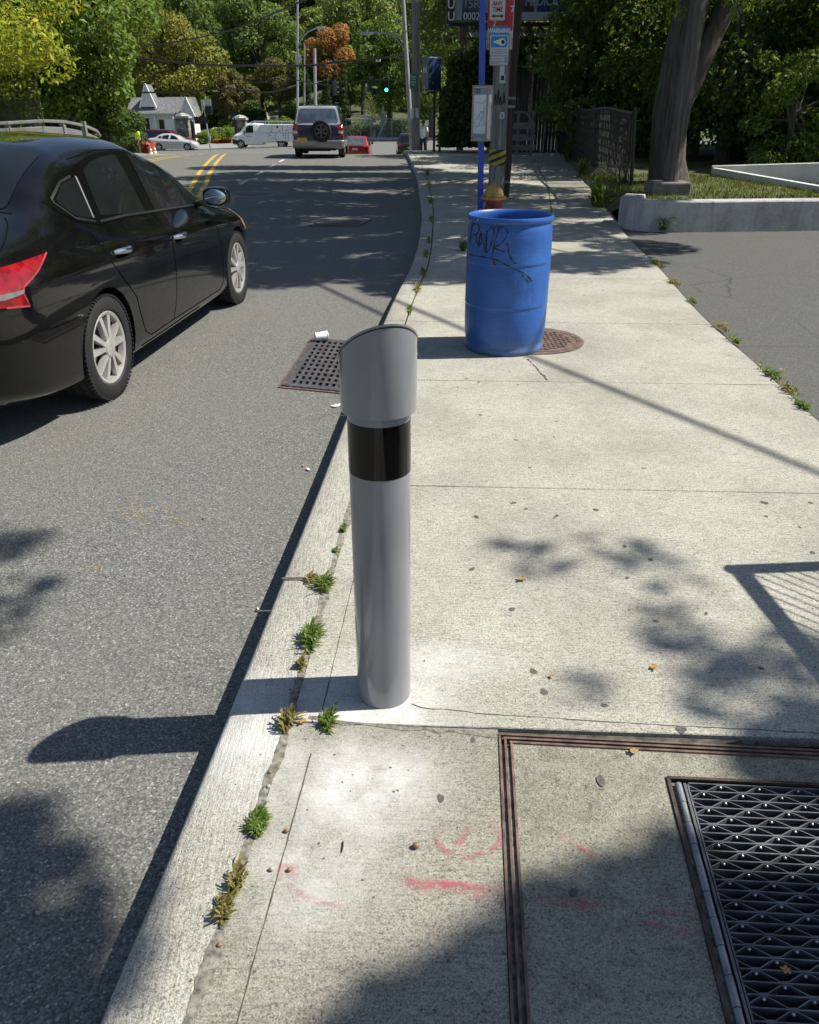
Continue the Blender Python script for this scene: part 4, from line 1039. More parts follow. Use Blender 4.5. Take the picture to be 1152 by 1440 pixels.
# dark car parked by the curb
q = spot(577, 60.0)
dc = suv_like('parked_car', 'dark car parked at the curb beside the timber utility pole', q, R(2), hatch_table(4.4, 1.8, 1.6), 4.4, 1.8, 1.6, .98, paint('charcoal car paint', (.012, .016, .022)), axles=(.8, 3.5), rad=.33)
dc.panel('rear_window', rounded([(-.62, 1.06), (.62, 1.06), (.54, 1.46), (-.54, 1.46)], .08), 'B', M_GLASS, .012)
for s_ in (-1, 1): dc.panel('tail_light', rounded([(s_ * .56, .78), (s_ * .84, .78), (s_ * .80, 1.0), (s_ * .62, 1.0)], .04), 'B', M_REDL, .012)
dc.panel('number_plate', [(-.17, .62), (.17, .62), (.17, .76), (-.17, .76)], 'B', mat('pale plate', (.6, .55, .4), .5), .012)
# silver and maroon cars on the cross street
q = spot(281, 85.5); q.x -= 0; zc = zroad(q.x - 2.4, q.y)
sl = Car('sedan', 'silver saloon car on the far cross street in front of the white house', 'car', (q.x - 4.9, q.y, zc), R(-90), SEDAN, paint('silver car paint', (.46, .46, .45)), axles=AX, rad=.335, track=.79, ns=50)
wheels(sl.root, AX, .80, .33, .21, detail=False)
for g_ in (g_rear, g_front, g_quart): sl.both('window', g_, M_GLASS, off=.008)
sl.both('headlight', [(4.05, .84), (4.5, .70), (4.4, .60), (4.2, .68)], M_CLEAR, off=.008); sl.both('tail_light', [(.12, .95), (.4, .93), (.4, .80), (.12, .80)], M_REDL, off=.008)
mr_ = MB(); mr_.box((.98, 3.17, 1.03), (.18, .12, .13)); mr_.build('wing_mirror', mat('silver car paint', ()), sl.root, bevel=.03)
q = spot(276, 91)
md_ = suv_like('estate_car', 'dark maroon car behind the silver saloon on the cross street', (q.x - 5.2, q.y, zroad(q.x - 2, q.y)), R(-90), boxy(5.0, 1.85, 1.75, 1.05, (1.08, 1.3), (2.6, 3.5), .16), 5.0, 1.85, 1.75, 1.05, paint('maroon car paint', (.075, .008, .014)), axles=(.9, 3.8))
md_.both('window', [[(.4, 1.12), (1.2, 1.12), (1.2, 1.56), (.5, 1.56)], [(1.3, 1.12), (2.1, 1.12), (2.1, 1.58), (1.3, 1.57)], [(2.2, 1.12), (3.1, 1.12), (2.6, 1.54), (2.2, 1.57)]], M_GLASS, off=.008)
md_.both('tail_light', [(.1, .85), (.25, .85), (.25, 1.1), (.1, 1.1)], M_REDL, off=.01)
# white service van
q = spot(330, 80.5)
zc = zroad(q.x + 2, q.y)
def van_table():
    w_ = .99; T = []
    def st(y, k, zb, top, belt_, rw): T.append((y, zb, w_ * k * .85, w_ * k * .97, zb + .06, w_ * k, .62 * belt_, w_ * k * .99, belt_ * .92, w_ * k * .97, belt_, rw, top - .10, rw * .7, top - .02, top))
    st(3.0, 1, .30, 2.05, 1.25, .80); st(3.6, 1, .30, 2.10, 1.25, .80); st(4.3, 1, .30, 2.06, 1.24, .80); st(4.75, 1, .30, 1.70, 1.2, .80); st(5.1, 1, .30, 1.36, 1.12, .80)
    st(5.45, .95, .30, 1.20, 1.02, .74); st(5.72, .86, .32, 1.0, .88, .64); st(5.8, .74, .42, .80, .72, .55)
    return T
VA = (1.25, 5.0)
vn = Car('service_van', 'white service van with a utility body crossing the far junction', 'van', (q.x + 5.8, q.y, zc), R(90), van_table(), paint('white van paint', (.74, .75, .76), .35, .3), axles=(VA[1],), rad=.36, track=.85, ns=40)
wheels(vn.root, VA, .86, .36, .24, detail=False)
mb = MB(); mb.box((0, 1.52, 1.26), (2.06, 3.06, 1.44)); bx_ = mb.build('utility_body', paint('white van paint', ()), vn.root, bevel=.03)
for sg in (-1, 1):
    mb = MB(); X = sg * 1.037
    for y0 in (1.05, 2.0): mb.box((X, y0, 1.62), (.006, .02, .62))
    for y0 in (.82, 1.72, 2.35): mb.box((X, y0, .98), (.006, .02, .60))
    mb.box((X, 1.5, 1.29), (.006, 2.9, .025)); mb.box((X, .55, 1.29), (.006, .02, 1.3)); mb.build('seam', M_BLACK, bx_)
    mb = MB()
    for y0, z0 in ((1.3, 1.45), (2.1, 1.42), (1.0, 1.1), (2.2, 1.08), (.7, 1.5)): mb.box((sg * 1.04, y0, z0), (.012, .11, .08))
    mb.box((sg * 1.04, 1.5, 1.78), (.01, .16, .2)); mb.build('latch', M_BLACK, bx_)
    mb = MB(); mb.box((sg * 1.03, 1.25, .56), (.03, .9, .12)); mb.build('wheel_arch_shade', M_BLACK, bx_)  # black strip painting the shade of a wheel opening
    vn.panel('window', rounded([(3.75, 1.30), (4.45, 1.30), (4.40, 1.75), (4.2, 1.90), (3.75, 1.92)], .05), 'R' if sg > 0 else 'L', M_GLASS, .01)
    vn.panel('bumper', [(5.2, .36), (5.74, .40), (5.74, .78), (5.4, .72), (5.2, .6)], 'R' if sg > 0 else 'L', M_BLACK, .012)
    vn.panel('headlight', [(5.38, .86), (5.62, .82), (5.52, 1.0), (5.30, 1.08)], 'R' if sg > 0 else 'L', M_CLEAR, .012)
    vn.panel('door_lettering', [[(3.85, .98), (4.15, .98), (4.15, 1.02), (3.85, 1.02)], [(4.2, .98), (4.4, .98), (4.4, 1.05), (4.2, 1.05)]], 'R' if sg > 0 else 'L', mat('blue grey lettering', (.12, .17, .25), .5), .01)
    mb = MB(); mb.box((sg * 1.12, 4.55, 1.35), (.2, .12, .3)); mb.build('wing_mirror', M_BLACK, vn.root, bevel=.03)
vn.panel('windscreen', rounded([(-.78, 4.42), (.78, 4.42), (.80, 5.02), (-.80, 5.02)], .06), 'T', M_GLASS, .01)
vn.panel('grille', [(-.5, .55), (.5, .55), (.45, .85), (-.45, .85)], 'F', M_BLACK, .01)
mb = MB()
for x in (-.9, .9): mb.tube([(x, .1, 2.22), (x, 3.9, 2.22)], .03, 6)
for y in (.2, 1.4, 2.6, 3.8): mb.tube([(-.9, y, 2.22), (.9, y, 2.22)], .025, 6); mb.tube([(-.9, y, 1.98), (-.9, y, 2.22)], .03, 6); mb.tube([(.9, y, 1.98), (.9, y, 2.22)], .03, 6)
mb.build('ladder_rack', M_ALU, vn.root, True)
# ================================================================ foliage builders
def leaves_mesh(name, P, Nrm, size, seed, var=.35, fold=.25, aspect=.5):
    """many small folded leaf blades; P (n,3) positions, Nrm (n,3) rough facing"""
    rg = np.random.default_rng(seed); n = len(P)
    nv = Nrm + rg.normal(0, .75, (n, 3)); nv /= np.linalg.norm(nv, axis=1)[:, None] + 1e-9
    a = rg.normal(0, 1, (n, 3)) + np.array([0, 0, -.6]); u = a - nv * (a * nv).sum(1)[:, None]; u /= np.linalg.norm(u, axis=1)[:, None] + 1e-9
    v = np.cross(nv, u); L = size * (1 + rg.uniform(-var, var, n))[:, None]; W = L * aspect
    V = np.empty((n, 4, 3)); V[:, 0] = P - u * L * .5; V[:, 1] = P + v * W * .5 + nv * W * fold; V[:, 2] = P + u * L * .5; V[:, 3] = P - v * W * .5 + nv * W * fold
    me = bpy.data.meshes.new(name); me.vertices.add(4 * n); me.vertices.foreach_set('co', V.reshape(-1).astype(np.float32))
    base = (np.arange(n) * 4)[:, None]; idx = (base + np.array([[0, 1, 2, 0, 2, 3]])).reshape(-1)
    me.loops.add(6 * n); me.loops.foreach_set('vertex_index', idx.astype(np.int32))
    me.polygons.add(2 * n); me.polygons.foreach_set('loop_start', np.arange(0, 6 * n, 3, dtype=np.int32)); me.polygons.foreach_set('loop_total', np.full(2 * n, 3, dtype=np.int32))
    me.update(calc_edges=True); return me
def cluster_points(rg, centres, radii, n, shell=.55):
    k = len(centres); w_ = np.array(radii) ** 2; w_ = w_ / w_.sum(); pick = rg.choice(k, n, p=w_)
    d = rg.normal(0, 1, (n, 3)); d /= np.linalg.norm(d, axis=1)[:, None]
    r = rg.uniform(shell ** 3, 1, n) ** (1 / 3) * np.array(radii)[pick]
    P = np.array(centres)[pick] + d * r[:, None] * np.array([1, 1, .72]); return P, d + np.array([0, 0, .35])
def make_tree(name, label, cat, pos, h, cr, cz0, leaf_m, n_leaf, leaf, seed, trunk_r=.25, group=None, bark=None, nclump=22, squash=None, lean=(0, 0), clump=.30, centres=None, rotz=0, aspect=.55):
    rg = np.random.default_rng(seed); root = thing(name, label, cat, pos, rotz, group)
    cz = (h + cz0) / 2; hz = (h - cz0) / 2; rx, ry = (cr, cr) if squash is None else squash
    if centres is None:
        centres = []
        while len(centres) < nclump:
            d = rg.uniform(-1, 1, 3); q = np.linalg.norm(d)
            if q > 1 or q < .35: continue
            k = 1 - .25 * d[2] if d[2] > 0 else 1 - .25 * abs(d[2])
            centres.append((d[0] * rx * .80 * k + lean[0], d[1] * ry * .80 * k + lean[1], cz + d[2] * hz * .82))
    radii = [cr * clump * rg.uniform(.75, 1.3) for _ in centres]
    P, D = cluster_points(rg, centres, radii, n_leaf)
    link('crown', leaves_mesh('crown', P, D, leaf, seed, aspect=aspect), leaf_m, root)
    mb = MB(); topz = cz0 + (h - cz0) * .55
    tp = [(0, 0, -.2), (lean[0] * .08, lean[1] * .08, .0), (lean[0] * .2 + rg.uniform(-.05, .05) * h * .1, lean[1] * .2, cz0 * .5 + .2), (lean[0] * .5, lean[1] * .5, max(cz0, .6)), (lean[0] * .9, lean[1] * .9, topz)]
    mb.tube(tp, [trunk_r * 1.5, trunk_r * 1.12, trunk_r * .95, trunk_r * .8, trunk_r * .25], 12)
    for c in centres[::max(1, len(centres) // 12)]:
        f = rg.uniform(.15, .8); a = Vector(tp[3]).lerp(Vector(tp[4]), f); b = Vector(c); md = a.lerp(b, .5) + Vector((0, 0, (b - a).length * .08))
        mb.tube([a, md, b], [trunk_r * .4, trunk_r * .24, trunk_r * .06], 7)
    mb.build('trunk', bark or M_BARK, root, True)
    return root
LF_DARK = leafmat('dark green leaves', [(0.025, 0.055, 0.017), (0.041, 0.085, 0.025), (0.062, 0.118, 0.030), (0.097, 0.158, 0.041)])
LF_MID = leafmat('mid green leaves', [(0.055, 0.109, 0.022), (0.100, 0.182, 0.036), (0.155, 0.246, 0.051), (0.238, 0.311, 0.063)])
LF_YEL = leafmat('yellowing leaves', [(0.130, 0.212, 0.033), (0.260, 0.325, 0.040), (0.439, 0.439, 0.048), (0.650, 0.504, 0.048)], .4)
LF_OLIVE = leafmat('olive autumn leaves', [(0.088, 0.114, 0.025), (0.176, 0.194, 0.039), (0.299, 0.281, 0.053), (0.386, 0.316, 0.061)])
LF_RUST = leafmat('rust red leaves', [(0.140, 0.078, 0.031), (0.343, 0.133, 0.055), (0.499, 0.187, 0.078), (0.562, 0.265, 0.109)])
LF_BROWN = leafmat('brown green leaves', [(0.064, 0.064, 0.033), (0.109, 0.100, 0.046), (0.182, 0.137, 0.064), (0.237, 0.182, 0.073)])
LF_IVY = leafmat('ivy leaves', [(.012, .030, .008), (.025, .055, .014), (.045, .085, .02), (.075, .12, .03)], .25)
LF_LIME = leafmat('lime green leaves', [(.07, .12, .015), (.11, .17, .025), (.16, .22, .03), (.24, .28, .05)], .45)
LF_HILL = leafmat('hillside leaves', [(0.044, 0.091, 0.029), (0.081, 0.142, 0.036), (0.131, 0.202, 0.048), (0.202, 0.263, 0.060)], .25)
LF_HILL2 = leafmat('light hillside leaves', [(0.078, 0.127, 0.027), (0.127, 0.186, 0.039), (0.195, 0.254, 0.058), (0.273, 0.302, 0.069)], .3)
LF_CONE = leafmat('conifer needles', [(.010, .028, .010), (.018, .042, .014), (.03, .06, .018)], .15)

# ---- the hillside wood, tree by tree
rg = random.Random(11)
protos = []
for i, (m_, h, r_) in enumerate(((LF_HILL, 15, 5.5), (LF_HILL2, 13, 5.2), (LF_DARK, 17, 5.8), (LF_HILL, 12, 5.0))):
    t_ = make_tree('tree', 'green tree in the dense wood on the far hillside', 'tree', (0, 0, 0), h, r_, .7, m_, 5600, .62, 40 + i, .3, 'trees of the hillside wood', nclump=30, clump=.33)
    protos.append(t_)
used = 0
for row, Y in enumerate((128, 137, 147, 158, 170, 184, 200, 218)):
    W_ = 1.05 * Y * .56; nn = int(2 * W_ / 7.4)
    for k in range(nn + 1):
        x = -W_ + 2 * W_ * (k + rg.uniform(-.3, .3)) / nn; y = Y + rg.uniform(-3.5, 3.5)
        if Y < 140 and -34 < x < 14 : continue
        pr = protos[rg.choice((0, 0, 1, 2, 3, 1))]; z = zroad(x, y) - .3; s_ = rg.uniform(.8, 1.2)
        if used < 4: pr = protos[used]; pr.location = (x, y, z); pr.rotation_euler.z = rg.uniform(0, 6.28); used += 1
        else: dup(pr, (x, y, z), rg.uniform(0, 6.28), scale=s_)

ub = [make_tree('bush', 'rounded bush of the undergrowth at the foot of the far wood', 'bush', (0, 0, 0), 3.0, 2.6, .1, m_, 1500, .42, 240 + i, .06, 'undergrowth of the hillside wood', nclump=14, clump=.4) for i, m_ in enumerate((LF_HILL, LF_DARK, LF_HILL2))]
ubn = 0
for Y, x0, x1, n_ in ((128, -75, 75, 30), (139, -80, 80, 30), (121, -62, -33, 8), (121, 8, 60, 14), (104, 12, 60, 12)):
    for k in range(n_):
        x = x0 + (x1 - x0) * (k + rg.uniform(.1, .9)) / n_; y = Y + rg.uniform(-2, 2); q = (x, y, zroad(x, y) - .1)
        if ubn < 3: ub[ubn].location = q
        else: dup(ub[rg.randrange(3)], q, rg.uniform(0, 6.28), scale=rg.uniform(.7, 1.3))
        ubn += 1
# ---- single trees in the middle distance
def far_tree(name, label, px, Y, h, cr, cz0, m_, n, leaf, seed, **kw):
    q = spot(px, Y); return make_tree(name, label, 'tree', (q.x, q.y, q.z), h, cr, cz0, m_, n, leaf, seed, **kw)
far_tree('maple_tree', 'large yellowing olive tree behind the white house', 262, 112, 13.5, 6.2, 2.0, LF_OLIVE, 15000, .42, 60, trunk_r=.4, nclump=34)
far_tree('maple_tree', 'olive tree rising behind the dark green tree at the left', 214, 116, 15, 5.0, 3.0, LF_MID, 9000, .42, 61, trunk_r=.35)
far_tree('red_maple_tree', 'rust red autumn tree above the back of the four-wheel-drive', 470, 118, 11.5, 4.0, 4.6, LF_RUST, 7000, .36, 62, trunk_r=.3)
far_tree('small_maple_tree', 'brownish small tree above the white service van', 330, 116, 7.6, 3.4, 2.2, LF_BROWN, 6000, .34, 63, trunk_r=.22)
far_tree('small_maple_tree', 'brown and green tree right of the monument', 395, 120, 8.5, 4.0, 2.0, LF_BROWN, 7000, .34, 64, trunk_r=.24)
far_tree('oak_tree', 'broad green tree behind the green traffic light', 548, 108, 13, 5.8, 1.6, LF_MID, 14000, .42, 65, trunk_r=.4, nclump=30)
far_tree('oak_tree', 'dark tree between the red maple and the street lamp', 512, 124, 17, 6.0, 3.0, LF_HILL2, 11000, .46, 66, trunk_r=.4)
far_tree('oak_tree', 'dense green tree filling the middle of the hillside foot', 372, 127, 18, 7.0, 2.4, LF_HILL, 12000, .5, 67, trunk_r=.4)
far_tree('oak_tree', 'green tree right of the timber pole beyond the blue sign', 606, 92, 10.5, 4.6, 1.2, LF_MID, 10000, .38, 68, trunk_r=.35)
far_tree('oak_tree', 'tall tree above the blue sign at the right of the road', 640, 100, 17, 6.5, 3.0, LF_DARK, 10000, .45, 69, trunk_r=.4)
for i, (px, Y, h, lab) in enumerate(((486, 98, 8.4, 'tallest dark conifer at the right of the four-wheel-drive'), (462, 101, 8.0, 'dark slender conifer over the roof of the four-wheel-drive'), (474, 104, 8.8, 'slender conifer between two others behind the signals'), (436, 103, 7.4, 'slender conifer left of the grey metal pole'))):
    q = spot(px, Y); rgx = np.random.default_rng(i)
    cs = [(rgx.normal(0, .10), rgx.normal(0, .10), .5 + (h - .6) * k / 13) for k in range(14)]
    rt_ = thing('conifer', lab, 'conifer', q, 0, 'conifers by the junction')
    rad_ = [max(.12, .85 * (1 - (c[2] / h)) ** .6) for c in cs]; P, D = cluster_points(rgx, cs, rad_, 4200, .3)
    link('crown', leaves_mesh('crown', P, D, .20, i), LF_CONE, rt_); mb = MB(); mb.tube([(0, 0, -.2), (0, 0, h * .9)], [.14, .03], 8); mb.build('trunk', M_BARK, rt_)

# ---- left side of the street
rgy = np.random.default_rng(33); cen = [(rgy.uniform(-4.5, 4.1), rgy.uniform(-2.2, 2.2), rgy.uniform(1.9, 7.0)) for _ in range(80)]
make_tree('yellowing_tree', 'yellow green tree overhanging the fence at the left edge', 'tree', (-14.2, 25.5, .2), 8.5, 4.0, 1.9, LF_YEL, 36000, .19, 71, .24, centres=cen, clump=.25, aspect=.42)
make_tree('broadleaf_tree', 'dark green leafy tree beside the yellowing one at the left', 'tree', (-12.5, 32.5, -.3), 11, 4.0, .2, LF_MID, 30000, .22, 72, .25, nclump=46, clump=.27, squash=(3.3, 3.6))
make_tree('tall_tree', 'taller green tree behind the yellowing tree at the left', 'tree', (-19.5, 38, -.4), 16, 6.0, 2, LF_DARK, 22000, .28, 73, .35, nclump=36)
make_tree('tall_tree', 'green tree at the left behind the dark leafy tree', 'tree', (-19.0, 52, -.9), 15, 5.5, 2, LF_MID, 14000, .32, 74, .35, nclump=30)

# ---- right side: the street tree, hedge and undergrowth
cs = []; rgx = np.random.default_rng(5)
while len(cs) < 64:
    d = rgx.uniform(-1, 1, 3)
    if np.linalg.norm(d) > 1: continue
    c = (d[0] * 5.6 - .6, d[1] * 7.0 + 1.4, 8.2 + d[2] * 3.2)
    cs.append(c)
big = make_tree('street_tree', 'big forked street tree with a thick dark trunk on the grass plot at the right', 'tree', (4.80, 15.7, .28), 11.5, 6.0, 3.5, LF_MID, 42000, .16, 81, .30, centres=cs, clump=.20, lean=(-.1, .5))
# its visible trunk: two thick limbs from one base
for ch in list(big.children):
    if ch.name.startswith('trunk'):
        mb = MB(); mb.tube([(0, 0, -.1), (0, 0, .05), (-.07, .02, .4), (-.13, .05, 1.2), (-.05, .1, 2.2), (.10, .15, 3.4), (.0, .3, 5), (-.5, .6, 7.5)], [.42, .37, .32, .30, .29, .27, .22, .08], 18)
        mb.tube([(-.02, .1, 1.0), (.14, .1, 1.6), (.40, .1, 2.3), (.78, .15, 3.2), (1.5, .3, 4.6), (2.6, .6, 7)], [.16, .22, .19, .17, .14, .05], 14)
        for c in cs[::4]: mb.tube([(0 if c[0] < 0 else 1.5, .3, 4.8), (c[0] * .5, c[1] * .5, 6.0 + .2 * c[2]), c], [.13, .08, .02], 7)
        # low twigs that hang across the trunk
        low = np.array([(-.45, -.6, 2.62), (.55, -.7, 2.75), (.8, -.6, 2.9), (.3, -.5, 2.9), (-.2, -.5, 3.0), (.75, -.3, 2.3), (1.3, -.4, 2.9), (-.55, -.5, 2.85)])
        for c in low: mb.tube([(.2 if c[0] < 0 else .7, .1, 3.2), tuple(c)], [.02, .006], 5)
        ch.data = mb.mesh('trunk', True); ch.data.materials.append(M_BARK)
        P, D = cluster_points(rgx, [tuple(c) for c in low], [.20, .26, .3, .2, .25, .15, .25, .2], 240, .1)
        link('low_twig', leaves_mesh('low_twig', P, D, .13, 9, aspect=.4), LF_LIME, big)
def shrub(label, x, y, z, h, rx, ry, m_, n, leaf, seed, group='undergrowth at the right', name='tall_shrub', cat='shrub'):
    rgs = np.random.default_rng(seed + 500); cen = []
    while len(cen) < 34:
        a, b, c_ = rgs.uniform(-1, 1, 3)
        if a * a + b * b < 1: cen.append((a * rx * .85, b * ry * .85, h * (.10 + .40 * (c_ + 1))))
    return make_tree(name, label, cat, (x, y, z), h, max(rx, ry), .1, m_, n, leaf, seed, .09, group, squash=(rx, ry), centres=cen, clump=.30)
shrub('dark tall shrub directly left of the thick tree trunk, behind the chain-link fence', 7.9, 23.8, .2, 6.0, 2.6, 2.0, LF_DARK, 15000, .15, 91)
shrub('dark tall shrub directly right of the thick tree trunk', 8.6, 21.5, .2, 6.5, 2.8, 2.2, LF_DARK, 17000, .14, 92)
shrub('green shrub with sunlit leaves above the sloping white wall', 11.6, 20.8, .2, 6.5, 2.6, 2.2, LF_MID, 17000, .14, 93)
shrub('lime green leafy shrub at the right edge of the view', 12.6, 18.6, .2, 6.2, 2.2, 1.9, LF_LIME, 12000, .15, 94)
shrub('dark shrub far behind the trunk fork', 7.0, 27.5, .2, 8.5, 3.4, 2.6, LF_DARK, 15000, .2, 95)
shrub('tall dark shrub behind the sunlit one at the right', 13.2, 25.5, .2, 9.5, 3.6, 2.6, LF_DARK, 15000, .2, 96)
shrub('low bright shrub close behind the end of the sloping wall', 8.3, 18.9, .2, 2.6, 1.1, .8, LF_MID, 5000, .11, 97)
for i, (x, y, h, rx, m_, lab) in enumerate(((6.0, 26.5, 3.0, 1.8, LF_DARK, 'dense low dark shrub seen just left of the trunk foot'), (9.9, 24.0, 3.6, 2.2, LF_DARK, 'dense low dark shrub seen through the trunk fork'), (12.0, 23.0, 3.4, 2.2, LF_DARK, 'low dark shrub above the apex of the sloping wall'), (14.6, 22.0, 4.5, 2.4, LF_DARK, 'low dark shrub at the far right edge'), (10.6, 27.5, 6, 2.8, LF_DARK, 'dark shrub farthest back right of the trunk'), (8.2, 29.5, 6, 2.8, LF_DARK, 'dark shrub farthest back behind the fence end'))):
    shrub(lab, x, y, .2, h, rx, 1.6, m_, 9000, .17, 130 + i)
make_tree('canopy_tree', 'tall dark tree closing the view behind the billboard ivy', 'tree', (10.5, 33, 0), 13, 5, 1.5, LF_DARK, 18000, .24, 98, .3, nclump=36)
make_tree('canopy_tree', 'tall tree behind the street tree at the far right', 'tree', (18, 31, 0), 14, 5.5, 1.0, LF_DARK, 18000, .26, 99, .3, nclump=36)
make_tree('canopy_tree', 'dark tree right behind the billboard', 'tree', (4.5, 47, -1), 14, 5.5, 2.0, LF_DARK, 14000, .3, 100, .3, nclump=36)

# ---- trees standing right of the viewpoint: seen only by the shade they throw on the walk and road
def shade_clumps(points, seed, rr):
    out = []; rs = np.random.default_rng(seed)
    for (px, py, hgt, r_) in points:
        g_ = G(px, py, 0 if px > 250 else -.13); t_ = hgt / -SUN.z; c = g_ - SUN * t_; out.append(((c.x, c.y, c.z), r_))
    return out
SH = [(1150, 1020, 7.6, .15), (1120, 1052, 7.6, .13), (1088, 1078, 7.5, .09), (1150, 1075, 7.6, .13), (955, 1203, 7.6, .08), (918, 1232, 7.6, .09), (840, 1283, 7.5, .13), (790, 1300, 7.4, .12), (740, 1340, 7.5, .10), (690, 1370, 7.5, .10), (640, 1400, 7.4, .10), (590, 1425, 7.5, .10), (530, 1440, 7.5, .10),
      (760, 1392, 7.7, .18), (850, 1400, 7.7, .10), (700, 1432, 7.6, .2), (820, 1435, 7.7, .18), (900, 1440, 7.8, .19), (1000, 1400, 8, .19), (1040, 1285, 8, .11), (1090, 1293, 8, .13), (1142, 1292, 8, .13), (1060, 1340, 8, .19), (1130, 1360, 8, .21), (1100, 1420, 8, .23), (1015, 1255, 8, .05)]
SHF = [(720, 775, 8.4, .15), (775, 805, 8.4, .12), (865, 775, 8.8, .17), (930, 785, 8.8, .14), (965, 830, 8.6, .12), (930, 870, 8.5, .16), (985, 915, 8.4, .15), (1060, 945, 8.2, .16), (1135, 920, 8.0, .2), (830, 965, 8.6, .12), (1010, 980, 8.4, .14), (5, 765, 7.8, .18), (35, 830, 7.9, .15), (0, 875, 7.8, .14)]
SHM = [(0, 1185, 7.6, .15), (40, 1235, 7.6, .14), (10, 1300, 7.8, .2), (75, 1340, 7.7, .11), (45, 1395, 7.7, .16), (15, 1430, 8, .2)]
cl = shade_clumps(SH, 3, 0); clm = shade_clumps(SHM, 5, 0); clf = shade_clumps(SHF, 4, 0)
base = Vector((10.4, -.8, -.05))
rt_ = thing('shade_tree', 'street tree right of the viewpoint whose leaves throw soft shade on the walk', 'tree', base)
rgx = np.random.default_rng(77); P, D = cluster_points(rgx, [tuple(Vector(c) - base) for c, r_ in cl], [r_ for c, r_ in cl], 2600, .0); P3, D3 = cluster_points(rgx, [tuple(Vector(c) - base) for c, r_ in clm], [r_ for c, r_ in clm], 400, .0); P2, D2 = cluster_points(rgx, [tuple(Vector(c) - base) for c, r_ in clf], [r_ for c, r_ in clf], 270, .0); P = np.vstack([P, P2, P3]); D = np.vstack([D, D2, D3])
link('crown', leaves_mesh('crown', P, D, .13, 78), LF_MID, rt_); cl = cl + clf + clm
mb = MB(); mb.tube([(0, 0, -.2), (-.1, .2, 2), (-.4, .6, 4), (-.9, 1.2, 6.2), (-1.6, 1.8, 7.6)], [.34, .27, .24, .18, .10], 12)
for k, (c, r_) in enumerate(cl):
    b = Vector(c) - base
    lf = .3 if b.x < -4.2 else 1
    if k % 3 == 0: mb.tube([(-.9, 1.2, 6.2), Vector((-.9, 1.2, 6.2)).lerp(b, .5) + Vector((0, 0, .25)), b], [.018 * lf, .010 * lf, .005 * lf], 6)
mb.build('trunk', M_BARK, rt_, True)
# canopy over the street beyond: its shade reaches the road beyond the drum
cs = []
for (px, py) in [(600, 385), (650, 380), (700, 372), (800, 372), (850, 365), (900, 345), (560, 372), (520, 385), (470, 375), (420, 378), (380, 392), (400, 360), (450, 350), (500, 345), (560, 340), (620, 345), (400, 330), (380, 310), (440, 325), (500, 322), (550, 318), (620, 322), (370, 290), (420, 295), (480, 297), (540, 300), (600, 298), (640, 300), (360, 270), (400, 275), (450, 275), (500, 277), (560, 280), (610, 270), (330, 258), (380, 260), (430, 258), (480, 262), (530, 262), (580, 258), (640, 262), (820, 300), (860, 320), (780, 330), (300, 250), (350, 245), (400, 247), (450, 247), (500, 246), (560, 246), (620, 246), (700, 262), (760, 268), (320, 236), (380, 236), (440, 236), (500, 237), (560, 236), (340, 300), (345, 330), (360, 350)]:
    g_ = G(px, py, -.13 if px < 585 else 0); hgt = rgx.uniform(6.4, 9.0)
    c = g_ - SUN * (hgt / -SUN.z); cs.append((c, .34 + .030 * g_.y))
for i, (lo, hi, base, lab) in enumerate(((0, 13.5, Vector((6.6, 12.9, .25)), 'leafy tree overhanging the walk right of the grass plot'), (13.5, 60, Vector((8.0, 22, .2)), 'tall leafy tree shading the road beyond the chain-link fence'))):
    sel = [(c, r_) for c, r_ in cs if lo <= c.y < hi]
    rt_ = thing('overhanging_tree', lab, 'tree', base)
    P, D = cluster_points(rgx, [tuple(c - base) for c, r_ in sel], [r_ for c, r_ in sel], 24000 if i == 0 else 44000, .0)
    link('crown', leaves_mesh('crown', P, D, .15 if i == 0 else .19, 178 + i), LF_MID, rt_)
    if i == 0: base_t = [(0, 0, -.2), (0, 0, 2), (-.2, -.3, 4), (-.5, -.6, 6), (-1.2, -1, 7.4)]
    else: base_t = [(0, 0, -.2), (0, 0, 2), (-.2, 0, 4), (-.8, 0, 6), (-1.6, 0, 7.4)]
    mb = MB(); mb.tube(base_t, [.2, .16, .14, .12, .06], 10)
    for k, (c, r_) in enumerate(sel):
        if k % 2 == 0: a = Vector(base_t[3]); b = c - base; mb.tube([a, a.lerp(b, .5) + Vector((0, 0, .3)), b], [.06, .035, .012], 6)
    mb.build('trunk', M_BARK, rt_, True)

# ================================================================ walls, fences and plot at the right
cw = thing('concrete_wall', 'low pale concrete wall edging the grass plot beside the walk', 'wall', (0, 0, 0))
def wallmesh(pts, wd, z0, z1): 
    mb = MB(); L = []; Rr_ = []
    P = [Vector((a, b, 0)) for a, b in pts]
    for i, q in enumerate(P):
        d = (P[min(i + 1, len(P) - 1)] - P[max(i - 1, 0)]).normalized(); r = Vector((-d.y, d.x, 0)); L.append(q); Rr_.append(q + r * wd)
    n = len(P)
    for q in L + Rr_: mb.v += [(q.x, q.y, z0), (q.x, q.y, z1)]
    for i in range(n - 1):
        a, b, c, d = 2 * i, 2 * (i + 1), 2 * (n + i), 2 * (n + i + 1)
        mb.f += [(a, b, b + 1, a + 1), (d, c, c + 1, d + 1), (a + 1, b + 1, d + 1, c + 1)]
    mb.f += [(0, 1, 2 * n + 1, 2 * n), (2 * (n - 1), 2 * (n - 1) + 1, 2 * (2 * n - 1) + 1, 2 * (2 * n - 1))]
    return mb
wallmesh([(3.32, 12.9), (3.13, 12.45), (3.10, 12.12), (3.22, 11.92), (3.45, 11.80), (3.9, 11.76), (6, 11.95), (9, 12.15), (14, 12.4)], .30, -.06, .385).build('wall_body', M_CONC, cw, True, 40, bevel=.02)
mb = MB(); ysb = axis([(12.1, 32, .8)])
vs = []
